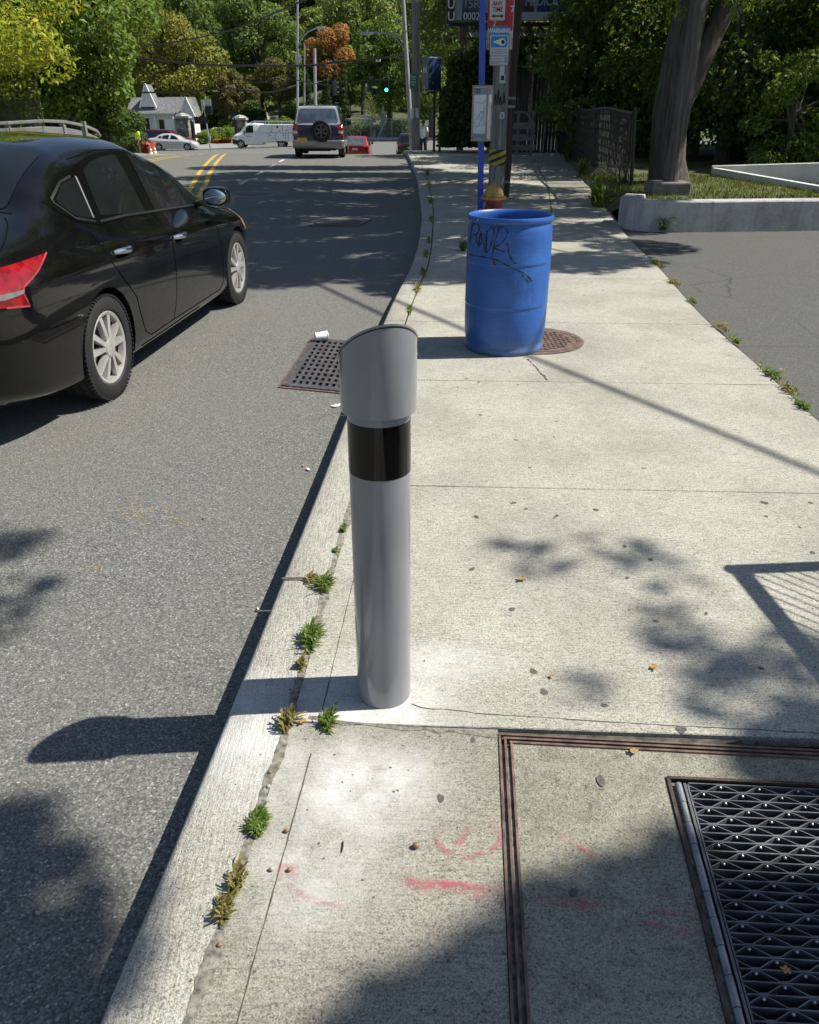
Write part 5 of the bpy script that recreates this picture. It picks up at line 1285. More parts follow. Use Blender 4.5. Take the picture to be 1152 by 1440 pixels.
M_PLOT = m_ground(); M_PLOT.name = 'short dry lawn'
NX = 14
for y in ysb:
    x0 = right_x(y) - .03 if y > 13 else 3.4
    for i in range(NX + 1):
        x = x0 + (20 - x0) * (i / NX) ** 1.5; e = .30 if i > 0 else (.02 if y > 13 else .3); vs.append((x, y, e + .02 * math.sin(x * 3 + y * 2)))
mb.add(vs, [(j * (NX + 1) + i, j * (NX + 1) + i + 1, (j + 1) * (NX + 1) + i + 1, (j + 1) * (NX + 1) + i) for j in range(len(ysb) - 1) for i in range(NX)])
tag(mb.build('lawn', M_PLOT, None, True), kind='structure')
# grass blades on the plot
def grass_mesh(pts, h, seed, wd=.006, spread=.45):
    rs = np.random.default_rng(seed); n = len(pts); P = np.array(pts); a = rs.uniform(0, 6.28, n); L = h * rs.uniform(.5, 1.3, n)
    lean = rs.uniform(.1, spread, n) * L; dx, dy = np.cos(a), np.sin(a); wd_ = wd * rs.uniform(.6, 1.3, n)
    V = np.empty((n, 4, 3))
    V[:, 0] = P + np.stack([-dy * wd_, dx * wd_, 0 * a], 1); V[:, 3] = P + np.stack([dy * wd_, -dx * wd_, 0 * a], 1)
    mid = P + np.stack([dx * lean * .35, dy * lean * .35, L * .6], 1); V[:, 1] = mid + np.stack([-dy * wd_ * .8, dx * wd_ * .8, 0 * a], 1)
    V[:, 2] = P + np.stack([dx * lean, dy * lean, L], 1)
    V[:, 3] = V[:, 3]
    me = bpy.data.meshes.new('grass'); me.from_pydata(V.reshape(-1, 3).tolist(), [], [(4 * i, 4 * i + 3, 4 * i + 2, 4 * i + 1) for i in range(n)]); return me
LF_GRASS = leafmat('dry grass blades', [(.05, .065, .018), (.09, .11, .025), (.15, .155, .04), (.22, .19, .07)], .3)
rs = np.random.default_rng(4); gp_ = []
while len(gp_) < 9000:
    x, y = rs.uniform(3.4, 9), rs.uniform(12.2, 17.5)
    if math.hypot(x - 4.2, y - 13.7) < .3: continue
    gp_.append((x, y, .29))
tag(link('grass', grass_mesh(gp_, .065, 3, .010), LF_GRASS), kind='stuff')

# sloping white wall at the right
sw_ = thing('sloping_wall', 'white painted wall with a rising top beyond the grass plot at the right', 'wall', (0, 0, 0))
A_, B_, C_ = at(1002, 236, 17.3), at(1152, 262, 14.0), at(1152, 232, 15.2)
mb = MB()
def vprism(mb, a, b, za0, za1, zb0, zb1, nrm):
    n_ = Vector(nrm); mb.add([(a.x, a.y, za0), (b.x, b.y, zb0), (b.x, b.y, zb1), (a.x, a.y, za1), (a.x + n_.x, a.y + n_.y, za0), (b.x + n_.x, b.y + n_.y, zb0), (b.x + n_.x, b.y + n_.y, zb1), (a.x + n_.x, a.y + n_.y, za1)], [(0, 1, 2, 3), (5, 4, 7, 6), (3, 2, 6, 7), (0, 3, 7, 4), (1, 5, 6, 2), (0, 4, 5, 1)])
B2 = B_ + (B_ - A_) * .8; C2 = C_ + (C_ - A_) * .8
vprism(mb, A_, B2, -.1, A_.z, -.1, A_.z + (B_.z - A_.z) * 1.8, (.12, .10, 0))
vprism(mb, A_ + Vector((.05, .15, 0)), C2 + Vector((.05, .15, 0)), -.1, A_.z + .02, -.1, A_.z + (C_.z - A_.z) * 1.8 + .02, (.05, .18, 0))
mb.build('wall_body', mat('white wall paint', (.62, .62, .60), .8, 0, .1, 2, .2), sw_)

# weathered pole in its concrete block
blk = at(940, 281, 13.45)
pb = thing('timber_post', 'weathered grey timber post leaning in front of the trunk, set in a concrete block', 'post', (blk.x, 13.6, .28))
mb = MB(); mb.box((0, 0, .10), (.62, .5, .24)); mb.build('concrete_block', mat('grey block concrete', (.17, .155, .145), .9, 0, .2, 9, .4), pb, bevel=.025)
tpz = at(981, 0, 13.7)
mb = MB(); mb.tube([(.04, 0, .2), (.04 + (tpz.x - blk.x) * .45, .02, 1.45), ((tpz.x - blk.x), .05, 2.75), ((tpz.x - blk.x) * 2.6, .12, 7)], [.125, .12, .115, .10], 14); mb.build('post', M_POST, pb, True)

# black chain-link fence with slats, sagging along the walk
fen = thing('chain_link_fence', 'black chain-link fence with dark slats leaning along the edge of the walk', 'fence', (0, 0, 0))
fb = [(4.06, 15.3), (4.36, 18.5), (4.66, 22), (4.95, 25.5), (5.32, 30)]
fxy = pchip([b for a, b in fb], [a for a, b in fb])
mbm = MB(); mbs = MB(); mbr = MB(); n_ = 120
lean_f = lambda y: -.10 + .04 * math.sin(y * .8)
def fp(y, k): z = .08 + k * (1.42 - .03 * math.sin(y * .9)); return Vector((fxy(y) + lean_f(y) * k - .05, y, z))
for i in range(n_):
    y0 = 15.3 + (30 - 15.3) * i / n_; y1 = 15.3 + (30 - 15.3) * (i + 1) / n_; ym = (y0 + y1) / 2
    wob = rnd.uniform(-.02, .02)
    q = [fp(y0 + .01, .02), fp(y1 - .022, .02), fp(y1 - .022 + wob, .97), fp(y0 + .01 + wob, .97)]
    if rnd.random() < .55: mbs.add(q, [(0, 1, 2, 3)])
for i in range(84):                       # wires, diamond mesh
    y0 = 15.3 + (30 - 15.3) * i / 84
    for s_ in (-1, 1):
        pts = []
        for k in range(9):
            yy = y0 + s_ * k / 8 * .75
            if 15.3 <= yy <= 30: pts.append(fp(yy, .02 + .96 * k / 8) + Vector((-.012, 0, 0)))
        if len(pts) > 1: mbm.tube(pts, .0065, 4, cap=False)
mbm.build('wire_mesh', mat('black vinyl wire', (.04, .04, .043), .35, .3, .1, 9), fen, fix=False)
mbs.build('slat', mat('black slats', (.012, .012, .014), .35, 0, .3, 5, .5), fen, fix=False)
mbr.tube([fp(15.3 + i * .5, 1.0) for i in range(30)], .024, 8); mbr.build('top_rail', M_BLACK, fen, True)
for y in (15.3, 18.2, 21.2, 24.2, 27.2, 30):
    mb = MB(); mb.tube([fp(y, 0) + Vector((.03, 0, -.1)), fp(y, 1.06) + Vector((.03, 0, 0))], .033, 10); mb.build('fence_post', M_BLACK, fen, True)

# chain-link fence right of the viewpoint (throws the gate-like shadow on the walk)
cf = thing('chain_link_fence', 'bare chain-link fence along the right edge of the walk near the viewpoint', 'fence', (0, 0, 0))
ptip = G(1030, 801); hgt = 1.28; pt = ptip - SUN * (hgt / -SUN.z); fx_ = pt.x
mb = MB(); mb.tube([(fx_, pt.y, -.1), (fx_, pt.y, hgt)], .036, 10)
for yy in (pt.y - 2.2, pt.y - 4.4): mb.tube([(fx_ + .04 * (pt.y - yy), yy, -.1), (fx_ + .04 * (pt.y - yy), yy, hgt)], .022, 10)
mb.build('fence_post', M_GALV, cf, True)
fdx = -.06
mb = MB(); mb.tube([(fx_, pt.y + .0, hgt - .03), (fx_ - fdx * 4.4, pt.y - 4.4, hgt - .03)], .032, 8); mb.build('top_rail', M_GALV, cf, True)
mb = MB()
for i in range(60):
    for s_ in (-1, 1):
        y0 = pt.y - i * .075; yy = y0 + s_ * (hgt - .1)
        a = Vector((fx_ - fdx * (pt.y - y0), y0, .04)); b = Vector((fx_ - fdx * (pt.y - yy), yy, hgt - .06))
        if yy > pt.y: k = (pt.y - y0) / (yy - y0); b = a.lerp(b, k)
        mb.tube([a, b], .0035, 5, cap=False)
mb.build('wire_mesh', M_GALV, cf, True, fix=False)
# ================================================================ poles and signs on the walk
M_BLUE = mat('blue pole paint', (.012, .06, .42), .4, 0, .06, 5, coat=.2)
M_SIGNW = mat('white sign sheet', (.60, .60, .60), .5, 0, .06, 4)
M_SIGNR = mat('red sign sheet', (.50, .03, .04), .5, 0, .08, 4)
M_SIGNB = mat('light blue sign sheet', (.06, .24, .55), .5, 0, .08, 4)
M_NAVY = mat('navy sign sheet', (.020, .045, .13), .45, 0, .1, 2)
M_GREENS = mat('green sign sheet', (.02, .19, .10), .5, 0, .05, 4)
M_REDINK = mat('red lettering ink', (.45, .03, .04), .5, 0, .05, 4)
M_TAN = mat('tan frame metal', (.36, .29, .21), .5, .4, .1, 6)
bp_ = thing('bus_stop_pole', 'bright blue square bus stop pole behind the blue drum', 'pole', (.94, 10.95, 0))
a, b = Vector((.0, 0, .02)), at(679, 0, 10.95) - Vector((.94, 10.95, 0)); b2 = a + (b - a) * 1.35
mb = MB(); mb.bar(a, b2, .072, .072, (0, 1, 0)); mb.build('pole', M_BLUE, bp_, bevel=.006)
mb = MB(); mb.lathe([(.11, 0), (.11, .02), (.06, .03), (.05, .10), (0, .1)], 20); mb.build('base', M_DKSTEEL, bp_, True)
ib = thing('schedule_box', 'metal framed timetable box clamped round the blue pole', 'timetable box', (.905, 10.95, 0), R(-27))
z0, z1, hx, hy = 1.19, 1.79, .095, .075
mb = MB()
for x in (-hx, hx):
    for y in (-hy, hy): mb.box((x, y, (z0 + z1) / 2), (.018, .018, z1 - z0))
for z in (z0, z1): mb.box((0, 0, z), (2 * hx + .02, 2 * hy + .02, .018))
mb.build('frame', M_TAN, ib)
mb = MB(); mb.box((0, 0, (z0 + z1) / 2), (2 * hx - .004, 2 * hy - .004, z1 - z0 - .01)); pn = mb.build('timetable', mat('map paper', (.62, .66, .70), .12, 0, .08, 9, coat=.5), ib)
mb = MB(); mb.box((0, -hy - .001, z1 - .055), (2 * hx - .02, .004, .075)); mb.box((0, -hy - .001, z0 + .045), (2 * hx - .02, .004, .06)); mb.box((hx + .001, 0, z1 - .055), (.004, 2 * hy - .02, .06)); mb.build('header_band', mat('grey blue print', (.20, .25, .33), .3, 0, .1, 5), pn)
lettering('25', .065, M_LETK, pn, (-.03, -hy - .005, z1 - .055))
mb = MB()
pts = [(-.07, 1.42), (-.02, 1.45), (.02, 1.52), (.05, 1.50), (.06, 1.58)]
def ink(mb, pts, y, w_=.004):
    for (a, c), (b, d) in zip(pts, pts[1:]): mb.bar((a, y, c), (b, y, d), w_, .002, (0, 1, 0))
ink(mb, pts, -hy - .002); ink(mb, [(-.06, 1.34), (.0, 1.36), (.01, 1.42), (.04, 1.45), (.05, 1.52)], -hy - .002); ink(mb, [(-.05, 1.62), (.03, 1.60), (.07, 1.64)], -hy - .002); ink(mb, [(.02, 1.35), (.06, 1.38), (.03, 1.45)], -hy - .002)
mb.build('map_line', mat('blue grey ink', (.16, .24, .38), .4), pn)

# hydrant
hy_ = thing('fire_hydrant', 'fire hydrant with a yellow bonnet and red barrel behind the blue drum', 'hydrant', (1.065, 10.6, 0))
M_HY = mat('worn yellow paint', (.46, .27, .06), .55, 0, .2, 9, .2, dirt=(.30, .17, .07)); M_HR = mat('worn red paint', (.26, .03, .025), .55, 0, .2, 9, .2)
mb = MB(); mb.lathe([(.15, 0), (.15, .03), (.105, .05), (.10, .38), (.115, .41), (.115, .44), (.10, .46), (.105, .50), (.155, .505), (.155, .53)], 32); mb.build('barrel', M_HR, hy_, True)
mb = MB(); mb.lathe([(.162, .531), (.162, .556), (.125, .56), (.118, .60), (.095, .655), (.055, .69), (.03, .70), (.03, .725), (0, .727)], 32)
for k in range(6): mb.bar((.05 * math.cos(k * 1.047), .05 * math.sin(k * 1.047), .688), (.118 * math.cos(k * 1.047), .118 * math.sin(k * 1.047), .59), .016, .012)
for k in range(8): a = k * .785 + .2; mb.lathe([(.014, .553), (.014, .57), (0, .571)], 6, (.143 * math.cos(a), .143 * math.sin(a), 0))
mb.build('bonnet', M_HY, hy_, True)
mb = MB()
for d, r_ in (((0, -1, 0), .07), ((1, 0, 0), .05), ((-1, 0, 0), .05)):
    d = Vector(d); mb.tube([d * .09 + Vector((0, 0, .36)), d * .15 + Vector((0, 0, .36))], r_, 16); mb.tube([d * .15 + Vector((0, 0, .36)), d * .175 + Vector((0, 0, .36))], r_ * 1.15, 8); mb.tube([d * .175 + Vector((0, 0, .36)), d * .2 + Vector((0, 0, .36))], .02, 5)
mb.build('outlet', M_HY, hy_, True)

# grey utility pole with its signs
PY = 15.5
def lp(px, py, Y=PY): return at(px, py, Y)
up = thing('utility_pole', 'grey timber utility pole carrying parking signs and a hazard stripe band', 'utility pole', (lp(697, 275).x, PY, 0))
ob = Vector((lp(697, 275).x, PY, 0))
P = [Vector((lp(697, 275).x, PY, 0)), lp(698.5, 250), lp(705, 100), lp(711, 0)]; dv = (P[3] - P[2]); P += [P[3] + dv * 4.2]
P = [q - ob for q in P]
mb = MB(); mb.tube(P, [.150, .148, .138, .132, .11], 20); mb.build('pole', M_POLE, up, True)
def along(z):
    for a, b in zip(P, P[1:]):
        if a.z <= z <= b.z: return a.lerp(b, (z - a.z) / (b.z - a.z))
    return P[-1]
mb = MB(); zb0, zb1 = lp(700, 232).z, lp(700, 210).z; c0, c1 = along(zb0), along(zb1)
mb.tube([c0, c1], .152, 24, cap=False); hb = mb.build('hazard_band', mat('yellow hazard tape', (.42, .34, .02), .5, 0, .15, 9), up, True)
mb = MB()
for k in range(-2, 5):
    for i in range(16):
        a0 = -math.pi + i * math.pi / 16; a1 = a0 + math.pi / 16
        f = lambda a: (k * .12 + (a + math.pi) * .052); h_ = .055
        def pp(a, t): 
            t = min(max(t, 0), zb1 - zb0); c = c0.lerp(c1, t / (zb1 - zb0)); return c + Vector((.154 * math.cos(a), .154 * math.sin(a), 0))
        q = [pp(a0, f(a0)), pp(a1, f(a1)), pp(a1, f(a1) + h_), pp(a0, f(a0) + h_)]
        if (q[0] - q[3]).length > .005: mb.add(q, [(0, 1, 2, 3)])
mb.build('black_stripe', M_LETK, hb, fix=False)
yf = -.160
def onpole(px, py, dy=0): q = at(px, py, PY + yf + dy); return Vector((q.x - ob.x, yf + dy, q.z))
def plate(mb, x0, y0, x1, y1, dy=0, rnd_=.02, th=.003):
    a = onpole(x0, y1, dy); b = onpole(x1, y0, dy); poly = rounded([(a.x, a.z), (b.x, a.z), (b.x, b.z), (a.x, b.z)], rnd_)
    mb.prism([(x, a.y, z) for x, z in poly], (0, th, 0))
mb = MB(); plate(mb, 702, 83, 710.5, 117, .012, .004); plate(mb, 703, 105, 711, 117, .008, .004); plate(mb, 703, 158, 709.5, 167, .008, .004); st = mb.build('sticker', M_SIGNW, up)
mb = MB(); plate(mb, 704.5, 106.5, 709.5, 113, .005, .002); plate(mb, 705.5, 160, 707.5, 165, .005, .002); mb.build('print', M_LETK, st)
st.data.transform(Matrix.Identity(4))
mb = MB()
for (x, y, w_, h_) in ((697, 140, 3, 16), (701, 136, 3, 18), (704, 142, 4, 12), (709, 138, 3, 16)):
    a = onpole(x - w_ / 2, y + h_ / 2, .01); b = onpole(x, y - h_ / 2, .01); c = onpole(x + w_ / 2, y + h_ / 2, .01); mb.bar(a, b, .016, .003, (0, 1, 0)); mb.bar(b, c, .016, .003, (0, 1, 0)); mb.bar(a.lerp(b, .5), c.lerp(b, .5), .014, .003, (0, 1, 0))
mb.build('graffiti', M_LETK, up)
def sign(name, label, box, m, dy, **kw):
    c = onpole((box[0] + box[2]) / 2, box[3], dy) + ob; t_ = thing(name, label, 'sign', c, 0); mb = MB(); plate(mb, *box, dy=dy, rnd_=.03)
    mb.v = [tuple(Vector(v) + ob - c) for v in mb.v]; pl = mb.build('panel', m, t_, fix=True); return t_, pl, c
def sp_plate(t_, c, name, m, rects, dy, par):
    mb = MB()
    for r_ in rects: plate(mb, *r_, dy=dy, rnd_=.008, th=.002)
    mb.v = [tuple(Vector(v) + ob - c) for v in mb.v]; return mb.build(name, m, par)
def sp_text(s, size, m, par, c, px, py, dy, sx=1.0, bold=0.0):
    q = onpole(px, py, dy) + ob - c; return lettering(s, size, m, par, q, scale=(sx, 1, 1), bold=bold)
t_, pl, c = sign('red_sign', 'large red and white sign behind the other two on the grey pole', (684, -40, 726, 70), M_SIGNW, .03)
sp_plate(t_, c, 'red_field', M_SIGNR, [(685, -39, 725, 43), (685, 43, 687, 69), (723.5, 43, 725, 69)], .026, pl)
sp_text('3', .10, M_REDINK, pl, c, 720.5, 59, .022); sp_text('3', .10, M_REDINK, pl, c, 686.5, 65, .022); sp_text('7', .12, M_SIGNW, pl, c, 721, 13, .022, bold=.004); sp_text('7', .10, M_SIGNW, pl, c, 696, 33, .022, bold=.004)
t_, pl, c = sign('parking_sign', 'white parking restriction sign with red letters and a double arrow', (687.5, -26, 712.5, 29.5), M_SIGNW, .0)
mb = MB(); bx = [(688.4, 28.4), (711.6, 28.4), (711.6, -25), (688.4, -25)]
pp_ = [onpole(a, b, -.003) + ob - c for a, b in bx]
for a, b in zip(pp_, pp_[1:] + pp_[:1]): mb.bar(a, b, .009, .002, (0, 1, 0))
mb.build('border', M_REDINK, pl)
for s_, py in (('NO', -14), ('PARKING', -4), ('ANY', 5.2), ('TIME', 13.6)): sp_text(s_, .092 if s_ != 'PARKING' else .07, M_REDINK, pl, c, 700, py, -.004, .9, .002)
mb = MB(); a, b = onpole(691, 22.6, -.004) + ob - c, onpole(709, 22.6, -.004) + ob - c; mb.bar(a + Vector((.03, 0, 0)), b - Vector((.03, 0, 0)), .022, .003, (0, 1, 0))
for q, s_ in ((a, 1), (b, -1)): mb.add([q, q + Vector((s_ * .055, 0, .032)), q + Vector((s_ * .055, 0, -.032))], [(0, 1, 2)])
mb.build('arrow', mat('dark maroon ink', (.10, .02, .02), .5), pl, fix=False)
t_, pl, c = sign('camera_warning_sign', 'blue and white warning sign with a camera beam symbol on the grey pole', (688, 36.5, 717, 92.5), M_SIGNW, -.006)
sp_plate(t_, c, 'blue_field', M_SIGNB, [(689.2, 37.5, 715.8, 49), (690.5, 51, 713.8, 66.5)], -.010, pl)
sp_text('WARNING', .088, M_WHITE, pl, c, 702.5, 43.6, -.014, .88, .003)
mb = MB(); q = [onpole(a, b, -.014) + ob - c for a, b in ((693, 59), (706, 53.5), (709.5, 54.5), (711.5, 59), (709.5, 63.5), (706, 64.5))]; mb.add(q, [(0, 1, 2, 3, 4, 5)]); bm_ = mb.build('beam', M_WHITE, pl, fix=False)
mb = MB(); q = [onpole(707.5 + 2.6 * math.cos(k * .785), 59 + 3 * math.sin(k * .785), -.017) + ob - c for k in range(8)]; mb.add(q, [tuple(range(8))]); mb.build('lens', M_LETK, pl, fix=False)
sp_plate(t_, c, 'small_print', mat('faint print', (.36, .36, .38), .5), [(690.5, y, 690.5 + w_, y + 1.1) for y, w_ in ((69, 23), (71.6, 22), (74.2, 23), (82.5, 14), (86, 17), (88.3, 12))] + [(709, 80.5, 714, 88)], -.010, pl)
mb = MB(); q = [onpole(a, b, -.011) + ob - c for a, b in ((688.8, 91.6), (716.2, 91.6), (716.2, 37.2), (688.8, 37.2))]
for a, b in list(zip(q, q[1:] + q[:1])) + [(onpole(688.8, 78.5, -.011) + ob - c, onpole(716.2, 78.5, -.011) + ob - c)]: mb.bar(a, b, .006, .002, (0, 1, 0))
mb.build('border', M_LETK, pl)
# dark stub post beside it
bpst = thing('timber_post', 'dark brown timber post standing close behind the grey utility pole', 'post', (at(712, 272, 16.3).x, 16.3, 0)); o2 = bpst.location.copy()
q = [Vector(o2), at(715, 230, 16.3), at(721, 110, 16.3), at(729, 0, 16.3)]; q.append(q[3] + (q[3] - q[2]) * 3.2); q = [a - o2 for a in q]
mb = MB(); mb.tube(q, [.06, .065, .075, .085, .085], 10); mb.build('post', M_POLEDK, bpst, True)
mb = MB()
for px, py in ((719, 138), (719, 150), (711.5, 256)): z = at(px, py, 16.2) - o2; mb.lathe([(.095, -.02), (.095, .02)], 12, tuple(z + Vector((0, .1, 0))))
mb.build('bracket', M_STEEL, bpst, True)

# overhead cable that throws the long thin shadow over the walk
def cable(label, pts, r_=.02, group=None):
    mb = MB(); P = [Vector(p) for p in pts]; n = len(P)
    fx, fy, fz = [pchip(range(n), [p[i] for p in P]) for i in range(3)]
    path = [(fx(k * (n - 1) / 40), fy(k * (n - 1) / 40), fz(k * (n - 1) / 40)) for k in range(41)]
    mb.tube(path, r_, 6); o = mb.build('overhead_cable', M_BLACK, None, True); tag(o, label, 'cable', group); return o
cable('thick overhead cable running from the grey utility pole over the walk', [(1.62, 15.5, 7.0), (3.85, 10.75, 7.0), (6.0, 6.7, 7.0), (7.75, 3.6, 7.0), (10.6, -1.9, 7.05)], .026)
pl2 = thing('utility_pole', 'timber utility pole right of the viewpoint carrying the other end of the cable', 'utility pole', (10.6, -1.9, -.05)); mb = MB(); mb.tube([(0, 0, -.2), (0, 0, 8.2)], [.16, .12], 14); mb.build('pole', M_POLE, pl2, True)

# ================================================================ beyond the crest: poles, lamps, boards
def pole_thing(name, label, px, Y, ytop, r0, r1, m, pxt=None, z=None, cat='pole', extra=0):
    b = spot(px, Y) if z is None else Vector((at(px, 208, Y).x, Y, z)); t_ = thing(name, label, cat, b)
    tp = at(pxt or px, ytop, Y); tp = tp + (tp - b) * extra
    mb = MB(); mb.tube([(0, 0, -.1), (tp.x - b.x, 0, tp.z - b.z)], [r0, r1], 14); mb.build('pole', m, t_, True); return t_, b
wp, wb = pole_thing('utility_pole', 'tall timber utility pole at the far end of the walk', 585, 36, -10, .17, .15, M_POLE, z=zwalk(36), cat='utility pole', extra=.6)
def rel(px, py, Y, b): return at(px, py, Y) - b
mb = MB(); q = rel(581.5, 114.5, 35.8, wb); mb.box(q + Vector((0, 0, 0)), (.30, .03, .52)); gs = mb.build('green_sign', M_GREENS, wp, bevel=.01)
mb = MB()
for k, w_ in ((.16, .2), (.08, .16), (-.02, .2), (-.12, .14)): mb.box(q + Vector((0, -.018, k)), (w_, .004, .025))
mb.build('print', M_WHITE, gs)
mb = MB(); q = rel(583.5, 159, 35.8, wb)
for k in (-.09, .09): mb.box(q + Vector((k, -.02, 0)), (.12, .01, .36))
mb.build('notice', M_SIGNW, wp)
sl_, sb = pole_thing('street_lamp', 'grey metal street lamp pole with a long curved arm beside the timber pole', 580, 37, 0, .10, .075, M_GALV, pxt=567, z=zwalk(37), cat='street lamp', extra=.25)
mb = MB(); mb.tube([rel(570, 62, 37, sb), rel(565, 54, 37, sb), rel(556, 49.5, 37, sb), rel(540, 46, 37, sb), rel(521, 46, 37, sb)], [.045, .04, .035, .03, .028], 8); mb.tube([rel(568, 68, 37, sb), rel(558, 56, 37, sb), rel(548, 48, 37, sb)], .02, 6); mb.build('arm', M_GALV, sl_, True)
mb = MB(); q = rel(516, 47, 37, sb); vs = mb.lathe([(.02, -.3), (.09, -.2), (.12, 0), (.10, .18), (.04, .26)], 14, (0, 0, 0), 'x'); mb.v = [(a + q.x, b + q.y, c * .55 + q.z) for a, b, c in mb.v]; lm = mb.build('lamp_head', M_ALU, sl_, True)
s2, b2_ = pole_thing('street_lamp', 'thin far street lamp with an upswept arm above the service van', 418.5, 84, -20, .13, .09, M_GALV, cat='street lamp')
mb = MB(); mb.tube([rel(419, 66, 84, b2_), rel(424, 55, 84, b2_), rel(433, 45, 84, b2_), rel(444, 40, 84, b2_), rel(449, 39.5, 84, b2_)], .05, 6); mb.build('arm', M_GALV, s2, True)
mb = MB(); mb.box(rel(451, 39.5, 84, b2_), (.75, .35, .2)); mb.build('lamp_head', M_ALU, s2, bevel=.06); mb = MB(); mb.box(rel(420, 82, 83.8, b2_), (.5, .3, .55)); mb.build('control_box', M_ALU, s2, bevel=.03)
pole_thing('signal_pole', 'plain grey metal pole rising behind the four-wheel-drive', 444.5, 78, 68, .16, .13, M_GALV, pxt=442.5)
pole_thing('wire_pole', 'slender timber pole right of the far street lamp', 428, 92, 62, .12, .09, M_POLE)
# signals
M_GREENL = mat('lit green lamp', (.02, .5, .3), .3, emit=(.05, 1.0, .55, 3.0))
def signal(label, px, py, Y, lit=None, yaw=0, n=3, w_=.36):
    q = at(px, py, Y); t_ = thing('traffic_light', label, 'traffic light', q, yaw)
    mb = MB(); mb.box((0, 0, 0), (w_, .28, .36 * n)); mb.tube([(0, 0, .18 * n), (0, 0, .18 * n + .25)], .04, 8); mb.build('housing', mat('dark green signal housing', (.012, .022, .02), .5), t_, bevel=.03)
    for k in range(n):
        z = .36 * ((n - 1) / 2 - k); mb = MB(); mb.lathe([(.135, -.15), (.13, -.155), (0, -.16)], 18, (0, 0, z), 'y', cap=False)
        mb.build('lens', M_GREENL if lit == k else mat('unlit lens', (.03, .012, .01), .3), t_, True)
        mb = MB(); mb.lathe([(.15, -.14), (.155, -.34)], 18, (0, 0, z), 'y', cap=False); mb.v = [v for v in mb.v]; mb.build('visor', M_BLACK, t_, True)
    return t_
signal('hanging traffic light showing green over the right lane', 543.5, 119.5, 74, 2); signal('unlit hanging traffic light left of the green one', 519.5, 119, 74, None, R(75)); signal('traffic light turned sideways above the four-wheel-drive', 471, 124, 76, None, R(110))
wc = at(532, 84.5, 72); cmr = thing('signal_camera', 'small white camera hanging on the upper wire', 'camera', wc); mb = MB(); mb.box((0, 0, 0), (.36, .3, .2)); mb.tube([(0, 0, .1), (0, 0, .2)], .03, 6); mb.build('housing', M_WHITE, cmr, bevel=.04); mb = MB(); mb.lathe([(.08, 0), (.07, -.03), (0, -.03)], 12, (0, -.15, 0), 'y'); mb.build('lens', M_LETK, cmr)
cable('span wire carrying the traffic lights', [at(410, 112, 78), at(428, 114, 77), at(468, 120, 75), at(520, 112.5, 74), at(571, 112, 70)], .035, 'wires over the far junction')
cable('thick cable bundle crossing low over the junction', [at(150, 78, 60), at(212, 84, 60), at(320, 92, 60), at(420, 92.6, 60), at(483, 86.5, 60), at(531, 82, 60), at(580, 74, 56)], .06, 'wires over the far junction')
cable('sagging dark cable above the white house', [at(150, 132, 85), at(210, 130, 85), at(260, 129.5, 84), at(320, 124.6, 82), at(372, 130, 82), at(404, 124, 82), at(418, 120, 84)], .075, 'wires over the far junction')
cable('cable slanting up over the hillside wood', [at(200, 66, 70), at(264, 56, 66), at(332, 40, 60), at(380, 21, 56), at(428, 0, 52), at(460, -14, 50)], .045, 'wires over the far junction')
cable('thin upper wire crossing in front of the wood', [at(470, -4, 60), at(531, 20, 48), at(584, 36, 36)], .02, 'wires over the far junction')
cable('thin wire from the timber pole to the right', [at(585, 40, 36), at(610, 44, 35), at(640, 46, 35)], .018, 'wires over the far junction')
cable('thin wire in front of the small brown tree', [at(300, 118, 86), at(350, 117, 84), at(418, 104, 84)], .04, 'wires over the far junction')
# billboard
BYd = 36.0
def B(px, py, d=0): q = at(px, py, BYd); return Vector((q.x, BYd + d, q.z))
def rect(mb, x0, y0, x1, y1, d=0, th=.06): a, b = B(x0, y1, d), B(x1, y0, d); mb.box(((a.x + b.x) / 2, BYd + d + th / 2, (a.z + b.z) / 2), (b.x - a.x, th, b.z - a.z))
bb = thing('billboard', 'large roadside billboard on a steel frame above the ivy', 'billboard', (0, 0, 0))
mb = MB(); rect(mb, 641, -60, 835, 28, 0, .35); bk = mb.build('panel', mat('grey board', (.33, .35, .38), .6, 0, .1, 1.5), bb)
mb = MB(); rect(mb, 755, -60, 834, 17, -.03, .03); rect(mb, 757, -60, 834, -20, -.035, .03); mb.build('poster', M_NAVY, bk)
mb = MB(); rect(mb, 729, -60, 755, 17, -.03, .03); mb.build('poster', mat('brown poster field', (.10, .09, .085), .5, 0, .5, .8), bk)
mb = MB(); rect(mb, 729, 17, 834, 28, -.03, .03); mb.build('poster', mat('pale board edge', (.42, .45, .5), .5, 0, .05, 2), bk)
mb = MB(); rect(mb, 650, -60, 677, 18, -.03, .03); mb.build('poster', mat('teal poster field', (.07, .10, .11), .4, 0, .4, 2), bk)
mb = MB(); rect(mb, 650, 18, 690, 28.5, -.03, .03); mb.build('number_strip', M_LETK, bk)
q = B(783, 2.5, -.04); lettering('MEDICATION &', .42, mat('pale blue lettering', (.35, .42, .5), .5), bk, q, name='lettering', scale=(.83, 1, 1), bold=.012)
lettering('15R', .40, mat('grey lettering', (.32, .36, .36), .5), bk, B(663, 6, -.04)); lettering('00024', .36, M_SIGNW, bk, B(666, 23.3, -.04), bold=.006, scale=(.9, 1, 1))
mb = MB(); rect(mb, 628, -60, 640, 34, -.1, .4); vb = mb.build('side_board', M_LETK, bb)
for s_, py in (('U', 24), ('U', 7), ('U', -10)):
    o = lettering(s_, .42, M_SIGNW, vb, B(634.5, py, -.12), rot=(R(90), R(180) if s_ == 'U' else 0, 0), bold=.01); o.rotation_euler = (R(90), 0, 0)
mb = MB(); rect(mb, 632, 31, 830, 36.5, .1, .3); rect(mb, 650, 54, 830, 57, -.5, .12)
